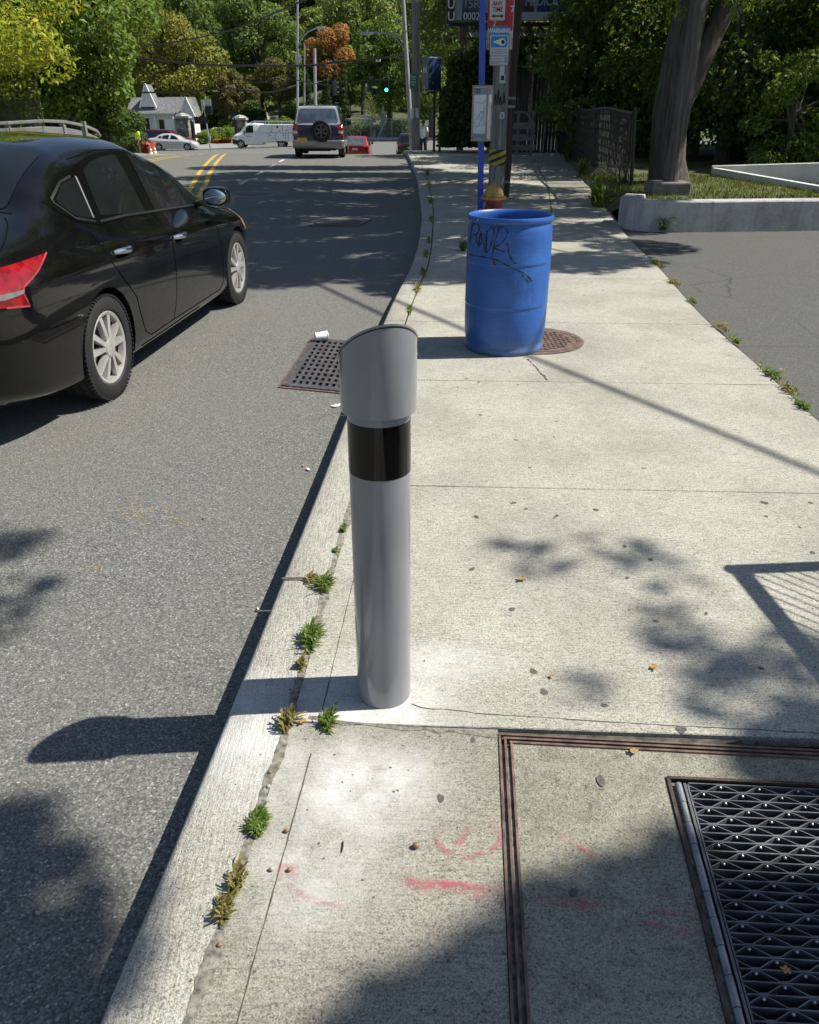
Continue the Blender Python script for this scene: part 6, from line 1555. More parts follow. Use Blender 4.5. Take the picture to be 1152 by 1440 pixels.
for k in range(12):
    x0 = 655 + k * 15; mb.bar(B(x0, 36, .1), B(x0 + 7.5, 54, -.3), .06, .06); mb.bar(B(x0 + 7.5, 54, -.3), B(x0 + 15, 36, .1), .06, .06)
mb.build('steel_frame', mat('dark steel frame', (.035, .032, .03), .6, .3, .2, 3), bb)
mb = MB(); rect(mb, 660, 40, 830, 52, .35, .05); mb.build('catwalk', mat('pale catwalk sheet', (.36, .38, .36), .6, 0, .3, 1), bb)
mb = MB(); mb.bar(B(652, 33, .3), Vector((B(652, 33).x, BYd + .3, -.6)), .28, .28); mb.bar(B(745, 33, .3), Vector((B(745, 33).x, BYd + .3, -.6)), .28, .28); mb.build('column', M_RUST, bb)
mb = MB(); rect(mb, 655, 60, 675, 90, 1.0, .3); tag(mb.build('yellow_panel', mat('tan painted board', (.40, .33, .14), .7, 0, .15, 2)), 'tan painted board under the billboard between ivy and steel column', 'board')
# blue blade sign on two posts
q = at(607, 127, 33.6); bs = thing('blade_sign', 'dark blue box sign with pale letters on two black posts', 'sign', (q.x, 33.6, zwalk(33.6)))
z0, z1 = q.z - zwalk(33.6), at(607, 80, 33.6).z - zwalk(33.6)
mb = MB(); M_ = Matrix.Rotation(R(38), 3, 'Z'); mb.box((0, 0, (z0 + z1) / 2), (.62, .42, z1 - z0), M_); bxx = mb.build('box', M_NAVY, bs, bevel=.04)
mb = MB(); mb.box(M_ @ Vector((-.313, 0, 0)) + Vector((0, 0, (z0 + z1) / 2)), (.012, .38, z1 - z0 - .06), M_); mb.build('face', mat('grey blue sign face', (.14, .16, .2), .4, 0, .1, 3), bxx)
for k, s_ in enumerate('M L'):
    if s_ != ' ': lettering(s_, .30, M_SIGNW, bxx, M_ @ Vector((-.322, 0, 0)) + Vector((0, 0, z1 - .45 - .32 * k)), rot=(R(90), 0, R(-52)), bold=.008)
for x in (.12, .34):
    mb = MB(); mb.box((x, .05, z0 / 2 - .05), (.09, .09, z0 + .1)); mb.build('leg', M_BLACK, bs)
mb = MB()
for k in range(7): mb.box((.23, .05, .4 + k * .27), (.2, .03, .03))
mb.build('rung', M_GALV, bs)
# board barrier, dark plank fence with pipes, ivy
br = thing('board_barrier', 'grey wooden board barrier standing at the end of the walk', 'barrier', (at(737, 211, 31).x, 31, zwalk(31))); o3 = br.location.copy()
for y0, y1 in ((172, 182), (189, 198), (204, 211)):
    a, b = at(720, y1, 31) - o3, at(753, y0, 31) - o3; mb = MB(); mb.box(((a.x + b.x) / 2, 0, (a.z + b.z) / 2), (b.x - a.x, .05, b.z - a.z)); mb.build('board', M_PLANK, br, bevel=.012)
for px in (727, 747):
    a = at(px, 211, 31) - o3; mb = MB(); mb.box((a.x, .07, .70), (.09, .09, 1.45)); mb.build('upright', M_PLANK, br)
mb = MB(); mb.bar(at(740, 158, 31) - o3, at(750, 172, 31) - o3, .09, .06, (0, 1, 0)); mb.bar(at(722, 158, 31) - o3, at(741, 158, 31) - o3, .07, .06, (0, 1, 0)); mb.build('brace', M_PLANK, br)
pf = thing('plank_fence', 'tall dark plank fence with thin pale pipes behind the board barrier', 'fence', (at(755, 212, 33).x, 33, 0)); o4 = pf.location.copy()
mb = MB(); xa, xb = at(700, 100, 33).x - o4.x, at(835, 100, 33).x - o4.x; n_ = 26
for k in range(n_): mb.box((xa + (xb - xa) * (k + .5) / n_, rnd.uniform(0, .03), 1.35), ((xb - xa) / n_ - .012, .04, 2.9 + rnd.uniform(-.05, .05)))
mb.build('planks', m_bark('dark fence boards', (.028, .026, .025), (.085, .08, .075), (12, 12, 1)), pf)
for px in (741, 763.5, 783):
    mb = MB(); a = at(px, 213, 32.9) - o4; mb.tube([(a.x, -.12, 0), (a.x + .08, -.12, 3.0)], .045, 8); mb.build('pipe', M_PLANK, pf, True)
def ivy(label, pts_fn, n, leaf, seed, m_=LF_IVY, nrm=(-.2, -1, .4), group=None, core=None):
    rs = np.random.default_rng(seed); P = np.array([pts_fn(rs) for _ in range(n)]); D = np.tile(np.array(nrm), (n, 1)) + rs.normal(0, .3, (n, 3))
    root = thing('ivy', label, 'ivy', (float(P[:, 0].mean()), float(P[:, 1].mean()), float(P[:, 2].min())), 0, group); o5 = np.array(root.location)
    link('foliage', leaves_mesh('foliage', P - o5, D, leaf, seed, aspect=.75), m_, root)
    mb = MB()
    for k in range(14): q = P[rs.integers(n)] - o5; q2 = P[rs.integers(n)] - o5; mb.tube([(q[0], q[1], 0), (q[0] * .9 + q2[0] * .1, q[1], q[2])], .02, 5)
    mb.build('stem', M_BARK, root, True)
    if core: core(root, o5)
    return root
def mound(rs):
    u, v, w_ = rs.uniform(0, 1), rs.uniform(0, 1), rs.uniform(0, 1)
    px = 622 + u * 84 + rs.normal(0, 3); top_ = 62 + 40 * abs(u - .6) ** 1.3 + 9 * math.sin(u * 17) + (38 if u < .12 else 0); py = top_ + (206 - top_) * v ** .9
    q = at(px, py, 33.0 + w_ * 1.2 - .5 * math.sin(u * 3.1)); return (q.x + rs.normal(0, .05), q.y, q.z)
def mcore(root, o5):
    a, b = at(634, 206, 34.4), at(704, 95, 34.4); mb = MB(); mb.box(((a.x + b.x) / 2 - o5[0], 34.6 - o5[1], (a.z + b.z) / 2 - o5[2]), (b.x - a.x, .3, b.z - a.z)); mb.build('wall', M_POLEDK, root)
ivy('thick dark ivy mound covering the wall behind the blue pole', mound, 13000, .15, 21, core=mcore)
def topivy(rs):
    px = rs.uniform(695, 880); b_ = 78 + 28 * abs(math.sin(px * .11)) * rs.uniform(.2, 1) + (10 if px > 780 else 0); py = 52 + (b_ - 52) * rs.uniform(0, 1); q = at(px, py, 32.7 + rs.uniform(-.3, .4)); return (q.x, q.y, q.z)
ivy('ivy hanging over the top of the dark plank fence under the billboard', topivy, 6500, .15, 22)
def rightivy(rs):
    px = rs.uniform(785, 900); py = rs.uniform(20, 205); q = at(px, py, 32.2 + rs.uniform(-.4, .9)); return (q.x, q.y, q.z)
ivy('dark creeper wall behind the sagging chain-link fence', rightivy, 9000, .17, 23, LF_DARK)

# ================================================================ left side: vine fence, guard rail
vf = thing('vine_fence', 'old timber fence overgrown with dry vines at the left edge', 'fence', (-14, 27.2, -.1)); mb = MB()
for k in range(34): mb.box((-3.4 + k * .18, rnd.uniform(0, .04), 1.15), (.165, .03, 2.6 + rnd.uniform(-.1, .1)))
mb.build('planks', m_bark('grey fence boards', (.06, .055, .05), (.20, .19, .175), (10, 10, 1)), vf)
rs = np.random.default_rng(8); mb = MB()
for k in range(160):
    x = rs.uniform(-3.4, 1.4); z = rs.uniform(1.2, 3.0); mb.tube([(x, -.15, z), (x + rs.normal(0, .12), -.22, z - .6), (x + rs.normal(0, .2), -.2, max(.1, z - rs.uniform(.9, 2)))], .012, 4, cap=False)
mb.build('dry_vine', m_bark('dry vine', (.10, .08, .06), (.26, .22, .17), (5, 5, 5)), vf, True)
P = np.stack([rs.uniform(-3.5, 2.8, 2600), rs.uniform(-.4, -.1, 2600), rs.uniform(.0, 2.9, 2600)], 1); link('vine_leaves', leaves_mesh('vine_leaves', P, np.tile([0, -1, .3], (2600, 1)), .13, 9), LF_LIME, vf)
ge = at(5, 172, 24.6); gt = thing('guard_rail', 'pale two-rail guard rail with a curved end in front of the vine fence', 'guard rail', (0, 0, 0))
def rail_pts(py0, py1): return [at(px, py, Y) for px, py, Y in ((-40, py0 + 4, 23.5), (10, py0 + 2, 24), (60, py0 - 1, 24.8), (90, py0, 25.6), (120, py0 + 6, 26.6), (136, py0 + 13, 27.4), (141, py0 + 20, 28))]
for d_, wd in ((0, .08), (13, .19)):
    mb = MB(); P_ = rail_pts(171 + d_, 0)
    for a, b in zip(P_, P_[1:]): mb.bar(a, b, .06, wd)
    mb.build('rail', mat('shade darkened rail grey', (.22, .225, .23), .6, .3, .2, 2), gt, bevel=.01)  # grey darkened so the rail's colour holds its shade
for px, Y in ((8, 24), (50, 24.7), (85, 25.5), (115, 26.4)):
    a = at(px, 172, Y); mb = MB(); mb.box((a.x, Y + .1, (a.z - .3) / 2), (.14, .14, a.z + .35)); mb.build('post', M_POLE, gt)
lb = MB()
def low_shrub(label, px, Y, h, r_, m_, seed, n=2600, leaf=.16, group=None, name='shrub', cat='shrub'):
    q = spot(px, Y); return make_tree(name, label, cat, q, h, r_, .05, m_, n, leaf, seed, .05, group, nclump=12, clump=.42)
low_shrub('dark bush at the foot of the leafy tree at the left', 158, 33, 2.4, 1.3, LF_DARK, 201, 4500, .16)
low_shrub('bush behind the high visibility vest', 186, 62, 1.9, 1.6, LF_DARK, 202, 2600, .2)

# ================================================================ house, pillars, cemetery
hq = spot(232, 104); hs = thing('house', 'small white gatehouse with grey gabled roofs behind the silver saloon', 'house', hq)
M_SIDING = mat('white siding', (.70, .70, .68), .7, 0, .05, 1.5); M_ROOF = mat('grey roof shingles', (.17, .175, .18), .85, 0, .2, 4, .4); M_TRIM = mat('white trim', (.8, .8, .79), .5, 0, .03, 2)
mb = MB(); mb.box((-1.2, 2.2, 1.55), (5.2, 4.4, 3.1)); mb.box((2.2, 2.6, 1.4), (2.4, 3.4, 2.8)); mb.build('wall', M_SIDING, hs)
def gable(mb, x0, x1, y0, y1, z0, z1, axis='x', ov=.35):
    if axis == 'x':
        ym = (y0 + y1) / 2; mb.add([(x0 - ov, y0 - ov, z0), (x1 + ov, y0 - ov, z0), (x1 + ov, ym, z1), (x0 - ov, ym, z1), (x0 - ov, y1 + ov, z0), (x1 + ov, y1 + ov, z0)], [(0, 1, 2, 3), (5, 4, 3, 2), (0, 3, 4), (1, 5, 2), (0, 4, 5, 1)])
    else:
        xm = (x0 + x1) / 2; mb.add([(x0 - ov, y0 - ov, z0), (x1 + ov, y0 - ov, z0), (xm, y0 - ov, z1), (x0 - ov, y1 + ov, z0), (x1 + ov, y1 + ov, z0), (xm, y1 + ov, z1)], [(0, 2, 5, 3), (2, 1, 4, 5), (0, 1, 2), (3, 5, 4), (0, 3, 4, 1)])
mb = MB(); gable(mb, -3.8, 1.4, 0, 4.4, 3.1, 4.7, 'x'); gable(mb, .2, 3.2, 0.6, 5, 2.85, 4.75, 'x'); mb.build('roof', M_ROOF, hs)
def gable_face(x0, x1, y, z0, z1, name):
    mb = MB(); xm = (x0 + x1) / 2; mb.prism([(x0, y, z0), (x1, y, z0), (xm, y, z1)], (0, .3, 0)); o = mb.build(name, M_SIDING, hs)
    mb = MB(); mb.bar((x0 - .15, y - .05, z0 - .1), (xm, y - .05, z1 + .1), .16, .26, (0, 1, 0)); mb.bar((x1 + .15, y - .05, z0 - .1), (xm, y - .05, z1 + .1), .16, .26, (0, 1, 0)); mb.build('barge_board', M_TRIM, o); return o
gable_face(-2.3, -.7, .2, 3.7, 6.0, 'dormer'); gable_face(2.4, 3.9, -.3, 2.7, 4.6, 'porch_gable')
mb = MB(); gable(mb, -2.3, -.7, .6, 2.6, 3.75, 6.05, 'y', .1); gable(mb, 2.4, 3.9, .1, 3, 2.75, 4.65, 'y', .1); mb.build('roof', M_ROOF, hs)
mb = MB(); mb.box((-1.2, -.42, 3.02), (5.9, .14, .18)); mb.box((-1.2, -.06, .25), (5.3, .1, .5)); mb.build('eaves_board', M_TRIM, hs)
mb = MB(); mb.box((-2.35, -.03, 1.75), (1.75, .1, 1.6)); wn = mb.build('window', M_GLASS, hs)
mb = MB()
for x in (-3.25, -2.65, -2.05, -1.45): mb.box((x, -.09, 1.75), (.09, .08, 1.7))
for z in (.93, 2.57): mb.box((-2.35, -.09, z), (1.9, .08, .1))
mb.build('frame', M_TRIM, wn)
mb = MB(); mb.box((.75, -.04, 1.25), (.9, .1, 2.3)); mb.build('door', M_TRIM, hs); mb = MB(); mb.box((-.1, -.04, 1.7), (.55, .1, 1.3)); mb.box((2.1, .86, 1.6), (.7, .1, 1.2)); mb.build('window', M_GLASS, hs)
for x in (2.5, 3.8, -.75, 1.35): mb = MB(); mb.box((x, -.25, 1.4), (.16, .16, 2.8)); mb.build('porch_post', M_TRIM, hs)
def m_stone():
    m, t, p, o = nodes('rough field stone'); v = coords(t, (1, 1, 1.5)); vo = N(t, 'ShaderNodeTexVoronoi', i_Scale=2.6); t.links.new(v, vo.inputs['Vector']); ve = N(t, 'ShaderNodeTexVoronoi', i_Scale=2.6, feature='DISTANCE_TO_EDGE'); t.links.new(v, ve.inputs['Vector'])
    se = t.nodes.new('ShaderNodeSeparateColor'); t.links.new(vo.outputs['Color'], se.inputs[0])
    c = ramp(t, se.outputs[0], [(0, (.10, .095, .09)), (.5, (.22, .20, .18)), (1, (.34, .31, .28))]); c = mixc(t, ramp(t, ve.outputs[0], [(0.02, 1.0), (.07, 0.0)]), c, (.06, .055, .05)); t.links.new(c, p.inputs['Base Color']); p.inputs['Roughness'].default_value = .9; bump(t, p, ve.outputs[0], .8, .05); return m
M_STONE = m_stone()
for px, Y, w_, h_, lab in ((262, 95, 1.35, 2.7, 'stone gate pillar at the left of the cemetery drive, near the white house'), (341, 98, 1.25, 2.3, 'stone gate pillar at the right of the cemetery drive, left of the van')):
    q = spot(px, Y); t_ = thing('gate_pillar', lab, 'pillar', q, 0, 'stone gate pillars'); mb = MB(); mb.box((0, 0, h_ / 2 - .2), (w_, w_, h_ + .4)); mb.build('shaft', M_STONE, t_, bevel=.05)
    mb = MB(); mb.box((0, 0, h_ + .12), (w_ + .25, w_ + .25, .22)); mb.lathe([(.8, h_ + .23), (.55, h_ + .42), (0, h_ + .55)], 4, (0, 0, 0)); mb.build('cap', mat('cap stone', (.36, .34, .31), .85, 0, .12, 3, .3), t_)
for px, Y, lab in ((274, 92, 'thin black gate post right of the left stone pillar'), (334, 96, 'thin black gate post left of the right stone pillar')):
    q = spot(px, Y); t_ = thing('gate_post', lab, 'gate post', q); mb = MB(); mb.box((0, 0, 1.1), (.3, .3, 2.4)); mb.build('shaft', M_BLACK, t_); mb = MB(); mb.lathe([(.14, 2.3), (.2, 2.45), (.1, 2.6), (0, 2.62)], 12); mb.build('finial', M_BLACK, t_, True)
# drive between the pillars
mb = MB(); vs = []
dl, dr_ = [(272, 86), (277, 93), (296, 104), (312, 116), (318, 124)], [(360, 84), (338, 94), (336, 104), (333, 116), (330, 124)]
for (a, Y1), (b, Y2) in zip(dl, dr_):
    for k in range(5): px = a + (b - a) * k / 4; Y = Y1 + (Y2 - Y1) * k / 4; q = spot(px, Y); vs.append((q.x, q.y, q.z + .05))
mb.add(vs, [(j * 5 + k, j * 5 + k + 1, (j + 1) * 5 + k + 1, (j + 1) * 5 + k) for j in range(4) for k in range(4)])
tag(mb.build('drive', mat('pale drive paving', (.27, .265, .25), .9, 0, .1, 1.2), None, True), kind='structure')
# median island
mb = MB(); isl = [spot(px, Y) for px, Y in ((150, 37.5), (210, 38.5), (262, 40), (300, 42), (328, 45), (331, 48), (318, 52), (270, 55), (200, 56), (140, 56))]
n_ = len(isl); mb.add([(q.x, q.y, q.z - .1) for q in isl] + [(q.x, q.y, q.z + .12) for q in isl], [tuple(n_ + k for k in range(n_))] + [(k, (k + 1) % n_, n_ + (k + 1) % n_, n_ + k) for k in range(n_)])
tag(mb.build('median_island', mat('pale island concrete', (.44, .40, .32), .9, 0, .1, 1.5)), kind='structure')
# crossing signal on the island
q = spot(297, 68); t_ = thing('crossing_signal', 'pedestrian signal on a white pole at the tip of the median island', 'crossing signal', q)
mb = MB(); mb.tube([(0, 0, -.1), (-.2, 0, 3.5)], .055, 10); mb.build('pole', M_ALU, t_, True)
mb = MB(); mb.box((.2, -.1, 2.95), (.5, .3, .6)); mb.build('signal_head', M_BLACK, t_, bevel=.05)
mb = MB(); mb.box((-.55, -.05, 2.25), (.95, .12, .5)); mb.build('side_sign', M_BLACK, t_, bevel=.02); mb = MB(); mb.box((.0, .05, 3.3), (.75, .05, .75)); mb.build('white_board', M_SIGNW, t_); mb = MB(); mb.box((.02, -.08, .95), (.16, .14, .4)); mb.build('push_button', M_GALV, t_, bevel=.03)
# monument, mausoleum, headstones
q = spot(370, 133); t_ = thing('monument', 'pale stone monument column with a figure on top behind the van', 'monument', q); M_MON = mat('pale granite', (.40, .39, .37), .8, 0, .12, 2, .3)
mb = MB(); mb.box((0, 0, .2), (1.7, 1.7, .6)); mb.box((0, 0, .7), (1.3, 1.3, .5)); mb.build('plinth', M_MON, t_, bevel=.04)
mb = MB(); mb.lathe([(.62, .95), (.46, 2.1), (.30, 2.3), (.27, 2.9), (.40, 2.95), (.40, 3.05)], 4); mb.build('column', M_MON, t_); mb = MB(); mb.lathe([(.17, 3.05), (.22, 3.3), (.15, 3.6), (.18, 3.75), (.06, 3.92), (.11, 4.05), (.0, 4.2)], 14); mb.build('figure', M_MON, t_, True)
q = spot(304, 128); t_ = thing('mausoleum', 'small pale mausoleum among the trees above the drive', 'mausoleum', q); mb = MB(); mb.box((0, 1.2, 1.2), (3.8, 2.4, 2.4)); mb.build('wall', M_MON, t_); mb = MB(); gable(mb, -1.9, 1.9, 0, 2.4, 2.4, 3.1, 'x', .2); mb.build('roof', M_MON, t_); mb = MB(); mb.box((0, -.02, .95), (.8, .1, 1.9)); mb.build('door', M_DKSTEEL, t_)
stones = [(306, 112, 'low headstone beside the drive'), (352, 118, 'headstone left of the monument'), (385, 124, 'headstone right of the monument'), (398, 116, 'headstone above the rack of the van'), (357, 128, 'small headstone under the trees left of the monument'), (404, 128, 'pale headstone at the edge of the four-wheel-drive roof'), (507, 104, 'headstone left of the white cross'), (552, 102, 'pale headstone right of the statue'), (566, 100, 'headstone beside the timber pole'), (540, 112, 'small headstone behind the statue'), (515, 112, 'headstone behind the white cross'), (600, 98, 'pale headstone right of the timber pole')]
for i, (px, Y, lab) in enumerate(stones):
    q = spot(px, Y); w_, h_ = rnd.uniform(.7, 1.0), rnd.uniform(.8, 1.3); mb = MB(); mb.box((0, 0, .08), (w_ + .3, .5, .3)); mb.prism([(a, -.12, b) for a, b in rounded([(-w_ / 2, .2), (w_ / 2, .2), (w_ / 2, h_), (-w_ / 2, h_)], .3)], (0, .24, 0))
    o = mb.build('headstone', M_MON, None, bevel=.01, loc=q); o.rotation_euler.z = rnd.uniform(-.3, .3); tag(o, lab, 'headstone', 'headstones in the cemetery')
q = spot(522.5, 98); t_ = thing('grave_cross', 'white stone cross on a block beyond the far fence', 'grave cross', q); mb = MB(); mb.box((0, 0, .35), (.9, .5, .8)); mb.build('block', M_MON, t_, bevel=.03); mb = MB(); mb.box((0, 0, 1.35), (.34, .26, 1.4)); mb.box((0, 0, 1.6), (1.1, .24, .32)); mb.build('cross', M_MON, t_, bevel=.03)
q = spot(539.5, 99); t_ = thing('statue', 'weathered standing statue on a slender plinth beyond the far fence', 'statue', q); mb = MB(); mb.box((0, 0, .6), (.8, .8, 1.4)); mb.build('plinth', M_MON, t_, bevel=.04); mb = MB(); mb.lathe([(.26, 1.3), (.30, 1.6), (.2, 2.1), (.28, 2.4), (.10, 2.65), (.15, 2.8), (0, 2.98)], 14); mb.build('figure', M_MON, t_, True)
# shrubs and flower beds
for i, (px, Y, h, r_, m_, lab) in enumerate(((302, 100, 1.3, 1.4, LF_LIME, 'pale green rounded bush right of the left gate pillar'), (318, 104, 1.5, 1.5, LF_MID, 'green bush on the left edge of the drive'), (356, 122, 2.6, 1.5, LF_DARK, 'clipped dark round bush left of the monument'), (288, 97, 1.2, 1.1, LF_MID, 'low bush beside the porch of the white house'), (399, 108, 1.9, 1.9, LF_LIME, 'yellow green bush over the back of the van'), (385, 110, 1.4, 1.5, LF_MID, 'green bush above the middle of the van'), (245, 98, 1.0, 1.2, LF_DARK, 'dark hedge in front of the gatehouse door'), (326, 118, 1.6, 1.6, LF_HILL2, 'olive bush at the head of the drive'), (500, 95, 1.4, 1.8, LF_DARK, 'dark bush behind the far fence by the conifers'), (568, 97, 1.6, 2.0, LF_MID, 'green bush behind the far fence by the timber pole'), (535, 120, 2.6, 3.2, LF_DARK, 'wide dark bush under the oak behind the statue'), (346, 106, 1.2, 1.3, LF_MID, 'bush behind the right gate pillar'))):
    low_shrub(lab, px, Y, h, r_, m_, 300 + i, 2600, .2, 'cemetery shrubs')
LF_FLOWER = leafmat('orange flowers', [(.05, .08, .02), (.55, .14, .02), (.62, .19, .03), (.50, .10, .03)], .2); LF_FLR = leafmat('red and white flowers', [(.05, .09, .02), (.45, .06, .04), (.6, .16, .10), (.6, .5, .42)], .2); LF_FLW = leafmat('pale yellow flowers', [(.06, .10, .02), (.10, .15, .03), (.45, .38, .12), (.55, .5, .3)], .25)
for i, (px0, px1, Y, h, m_, lab) in enumerate(((302, 325, 98.5, .45, LF_FLOWER, 'bed of orange flowers at the edge of the drive'), (350, 403, 100, .8, LF_FLR, 'long bed of red flowers behind the service van'), (300, 330, 107, 1.3, LF_FLW, 'bed of pale yellow flowers above the orange ones'), (205, 216, 60, .7, LF_FLR, 'reddish plants beside the man in the high visibility shirt'))):
    a, b = spot(px0, Y), spot(px1, Y); rs = np.random.default_rng(i); n = 1800; P = np.stack([rs.uniform(a.x, b.x, n), Y + rs.uniform(-.8, .8, n), np.zeros(n)], 1); P[:, 2] = [zroad(x, y) + h * u for x, y, u in zip(P[:, 0], P[:, 1], rs.uniform(0, 1, n) ** .6)]
    c = np.array(((a.x + b.x) / 2, Y, a.z)); o = link('flower_bed', leaves_mesh('flower_bed', P - c, np.tile([0, -.3, 1.], (n, 1)), .17, i, aspect=.9), m_, None, c); tag(o, lab, 'flower bed', 'flower beds')
# far chain-link fence
ff = thing('chain_link_fence', 'far galvanised chain-link fence on the grass bank beyond the junction', 'fence', (0, 0, 0)); F0, F1 = spot(478, 93.5), spot(610, 93.5)
mb = MB(); mw = MB(); n_ = 9
for k in range(n_ + 1):
    q = F0.lerp(F1, k / n_); q.z = zroad(q.x, q.y); mb.tube([q, q + Vector((0, 0, 2.0))], .04, 6)
mb.build('fence_post', M_GALV, ff, True); top_ = Vector((0, 0, 1.95)); mb = MB()
mb.tube([F0 + top_, F1 + top_], .03, 6); mb.build('top_rail', M_GALV, ff, True)
L_ = F1.x - F0.x
for k in range(int(L_ / .16)):
    x = F0.x + k * .16
    for s_ in (-1, 1): mw.tube([(x, 93.5, F0.z), (x + s_ * 1.9, 93.5, F0.z + 1.9)], .006, 3, cap=False)
mw.build('wire_mesh', M_GALV, ff, fix=False)
q = spot(530, 92.5); gb = thing('leaning_pole', 'pale pole leaning against the far chain-link fence', 'pole', q); mb = MB(); mb.tube([(0, 0, 0), (1.1, .3, 2.1)], .05, 8); mb.build('pole', M_GALV, gb, True)
kb = MB(); vs = []
for i in range(21):
    px = 470 + i * 7; q = spot(px, 91.5); vs += [(q.x, q.y, q.z + .0), (q.x, q.y, q.z + .22), (q.x, q.y + .4, q.z + .24), (q.x, q.y + .4, q.z - .1)]
kb.add(vs, [(4 * i + k, 4 * i + k + 1, 4 * i + 5 + k, 4 * i + 4 + k) for i in range(20) for k in range(3)])
tag(kb.build('far_kerb', M_CONC), kind='structure')

# ================================================================ people and cones
def skin_mesh(name, verts, edges, rad, sub=2):
    me = bpy.data.meshes.new(name); me.from_pydata(verts, edges, []); o = bpy.data.objects.new(name, me); C.objects.link(o)
    md = o.modifiers.new('skin', 'SKIN'); md.use_smooth_shade = True; sv_ = me.skin_vertices[0].data
    for i, r_ in enumerate(rad): sv_[i].radius = (r_, r_) if not hasattr(r_, '__len__') else r_
    sv_[0].use_root = True; ss = o.modifiers.new('sub', 'SUBSURF'); ss.levels = sub; ss.render_levels = sub
    bpy.context.view_layer.update(); dg = bpy.context.evaluated_depsgraph_get(); m2 = bpy.data.meshes.new_from_object(o.evaluated_get(dg)); bpy.data.objects.remove(o)
    m2.polygons.foreach_set('use_smooth', [True] * len(m2.polygons)); return m2
def person(label, loc, rotz, shirt, trouser, arms, skin=None, hair=None):
    t_ = thing('person', label, 'person', loc, rotz); sk = skin or M_SKIN
    J = {'pel': (0, 0, .95), 'wst': (0, .01, 1.10), 'chs': (0, .02, 1.32), 'nck': (0, .01, 1.48), 'nk2': (0, 0, 1.55), 'hd': (0, -.02, 1.63), 'top': (0, -.01, 1.73),
         'shL': (-.19, .01, 1.42), 'shR': (.19, .01, 1.42), 'elL': arms[0], 'wrL': arms[1], 'elR': arms[2], 'wrR': arms[3], 'hpL': (-.10, 0, .90), 'hpR': (.10, 0, .90), 'knL': (-.12, -.02, .50), 'knR': (.12, -.04, .50), 'anL': (-.12, .03, .08), 'anR': (.13, .01, .08), 'toL': (-.14, -.14, .04), 'toR': (.16, -.15, .04)}
    for s_ in 'LR':
        w_ = Vector(J['wr' + s_]); e = Vector(J['el' + s_]); d = (w_ - e).normalized(); J['hn' + s_] = tuple(w_ + d * .08)
    ks = list(J); E = [('pel', 'wst'), ('wst', 'chs'), ('chs', 'nck'), ('nck', 'nk2'), ('nk2', 'hd'), ('hd', 'top')] + [e for s_ in 'LR' for e in (('nck', 'sh' + s_), ('sh' + s_, 'el' + s_), ('el' + s_, 'wr' + s_), ('wr' + s_, 'hn' + s_), ('pel', 'hp' + s_), ('hp' + s_, 'kn' + s_), ('kn' + s_, 'an' + s_), ('an' + s_, 'to' + s_))]
    RD = dict(pel=.13, wst=.125, chs=.15, nck=.07, nk2=.055, hd=.095, top=.07, shL=.065, shR=.065, elL=.042, elR=.042, wrL=.030, wrR=.030, hnL=.034, hnR=.034, hpL=.09, hpR=.09, knL=.062, knR=.062, anL=.042, anR=.042, toL=.04, toR=.04)
    link('body', skin_mesh('body', [J[k] for k in ks], [(ks.index(a), ks.index(b)) for a, b in E], [RD[k] for k in ks]), sk, t_)
    def wear(name, keys, edges, rad, m_): link(name, skin_mesh(name, [J.get(k) or k for k in keys], [(keys.index(a), keys.index(b)) for a, b in edges], rad), m_, t_)
    J['hem'] = (0, 0, .88)
    for s_ in 'LR': J['slv' + s_] = tuple(Vector(J['sh' + s_]).lerp(Vector(J['el' + s_]), .75))
    wear('shirt', ['wst', 'hem', 'chs', 'nck', 'shL', 'slvL', 'shR', 'slvR'], [('wst', 'hem'), ('wst', 'chs'), ('chs', 'nck'), ('nck', 'shL'), ('shL', 'slvL'), ('nck', 'shR'), ('shR', 'slvR')], [(.17, .14), (.165, .15), (.19, .15), .08, .085, .07, .085, .07], shirt)
    wear('trousers', ['pel', 'hpL', 'knL', 'anL', 'hpR', 'knR', 'anR'], [('pel', 'hpL'), ('hpL', 'knL'), ('knL', 'anL'), ('pel', 'hpR'), ('hpR', 'knR'), ('knR', 'anR')], [.145, .105, .085, .07, .105, .085, .07], trouser)
    mb = MB(); n1 = 14
    vs = []
    for i in range(9):
        ph = -.35 + 1.92 * i / 8
        for k in range(n1): a = 2 * math.pi * k / n1; vs.append((.108 * math.cos(a) * math.cos(ph), .125 * math.sin(a) * math.cos(ph) + .005, 1.665 + .105 * math.sin(ph)))
    fs = [(i * n1 + k, i * n1 + (k + 1) % n1, (i + 1) * n1 + (k + 1) % n1, (i + 1) * n1 + k) for i in range(8) for k in range(n1)]; mb.add(vs, [f for f in fs if not (vs[f[0]][1] < -.075 and vs[f[0]][2] < 1.70)]); mb.build('hair', hair or M_HAIR, t_, True)
    mb = MB(); mb.tube([(0, -.10, 1.66), (0, -.135, 1.625), (0, -.115, 1.61)], [.008, .014, .010], 8)
    for s_ in (-1, 1): mb.lathe([(.010, 0), (.02, .01), (.018, .02), (0, .02)], 10, (s_ * .098, 0, 1.64), 'x')
    mb.build('face', sk, t_, True)
    mb = MB()
    for s_ in (-1, 1): mb.box((s_ * .035, -.108, 1.655), (.024, .012, .01))
    mb.box((0, -.108, 1.585), (.045, .01, .008)); mb.build('features', M_HAIR, t_)
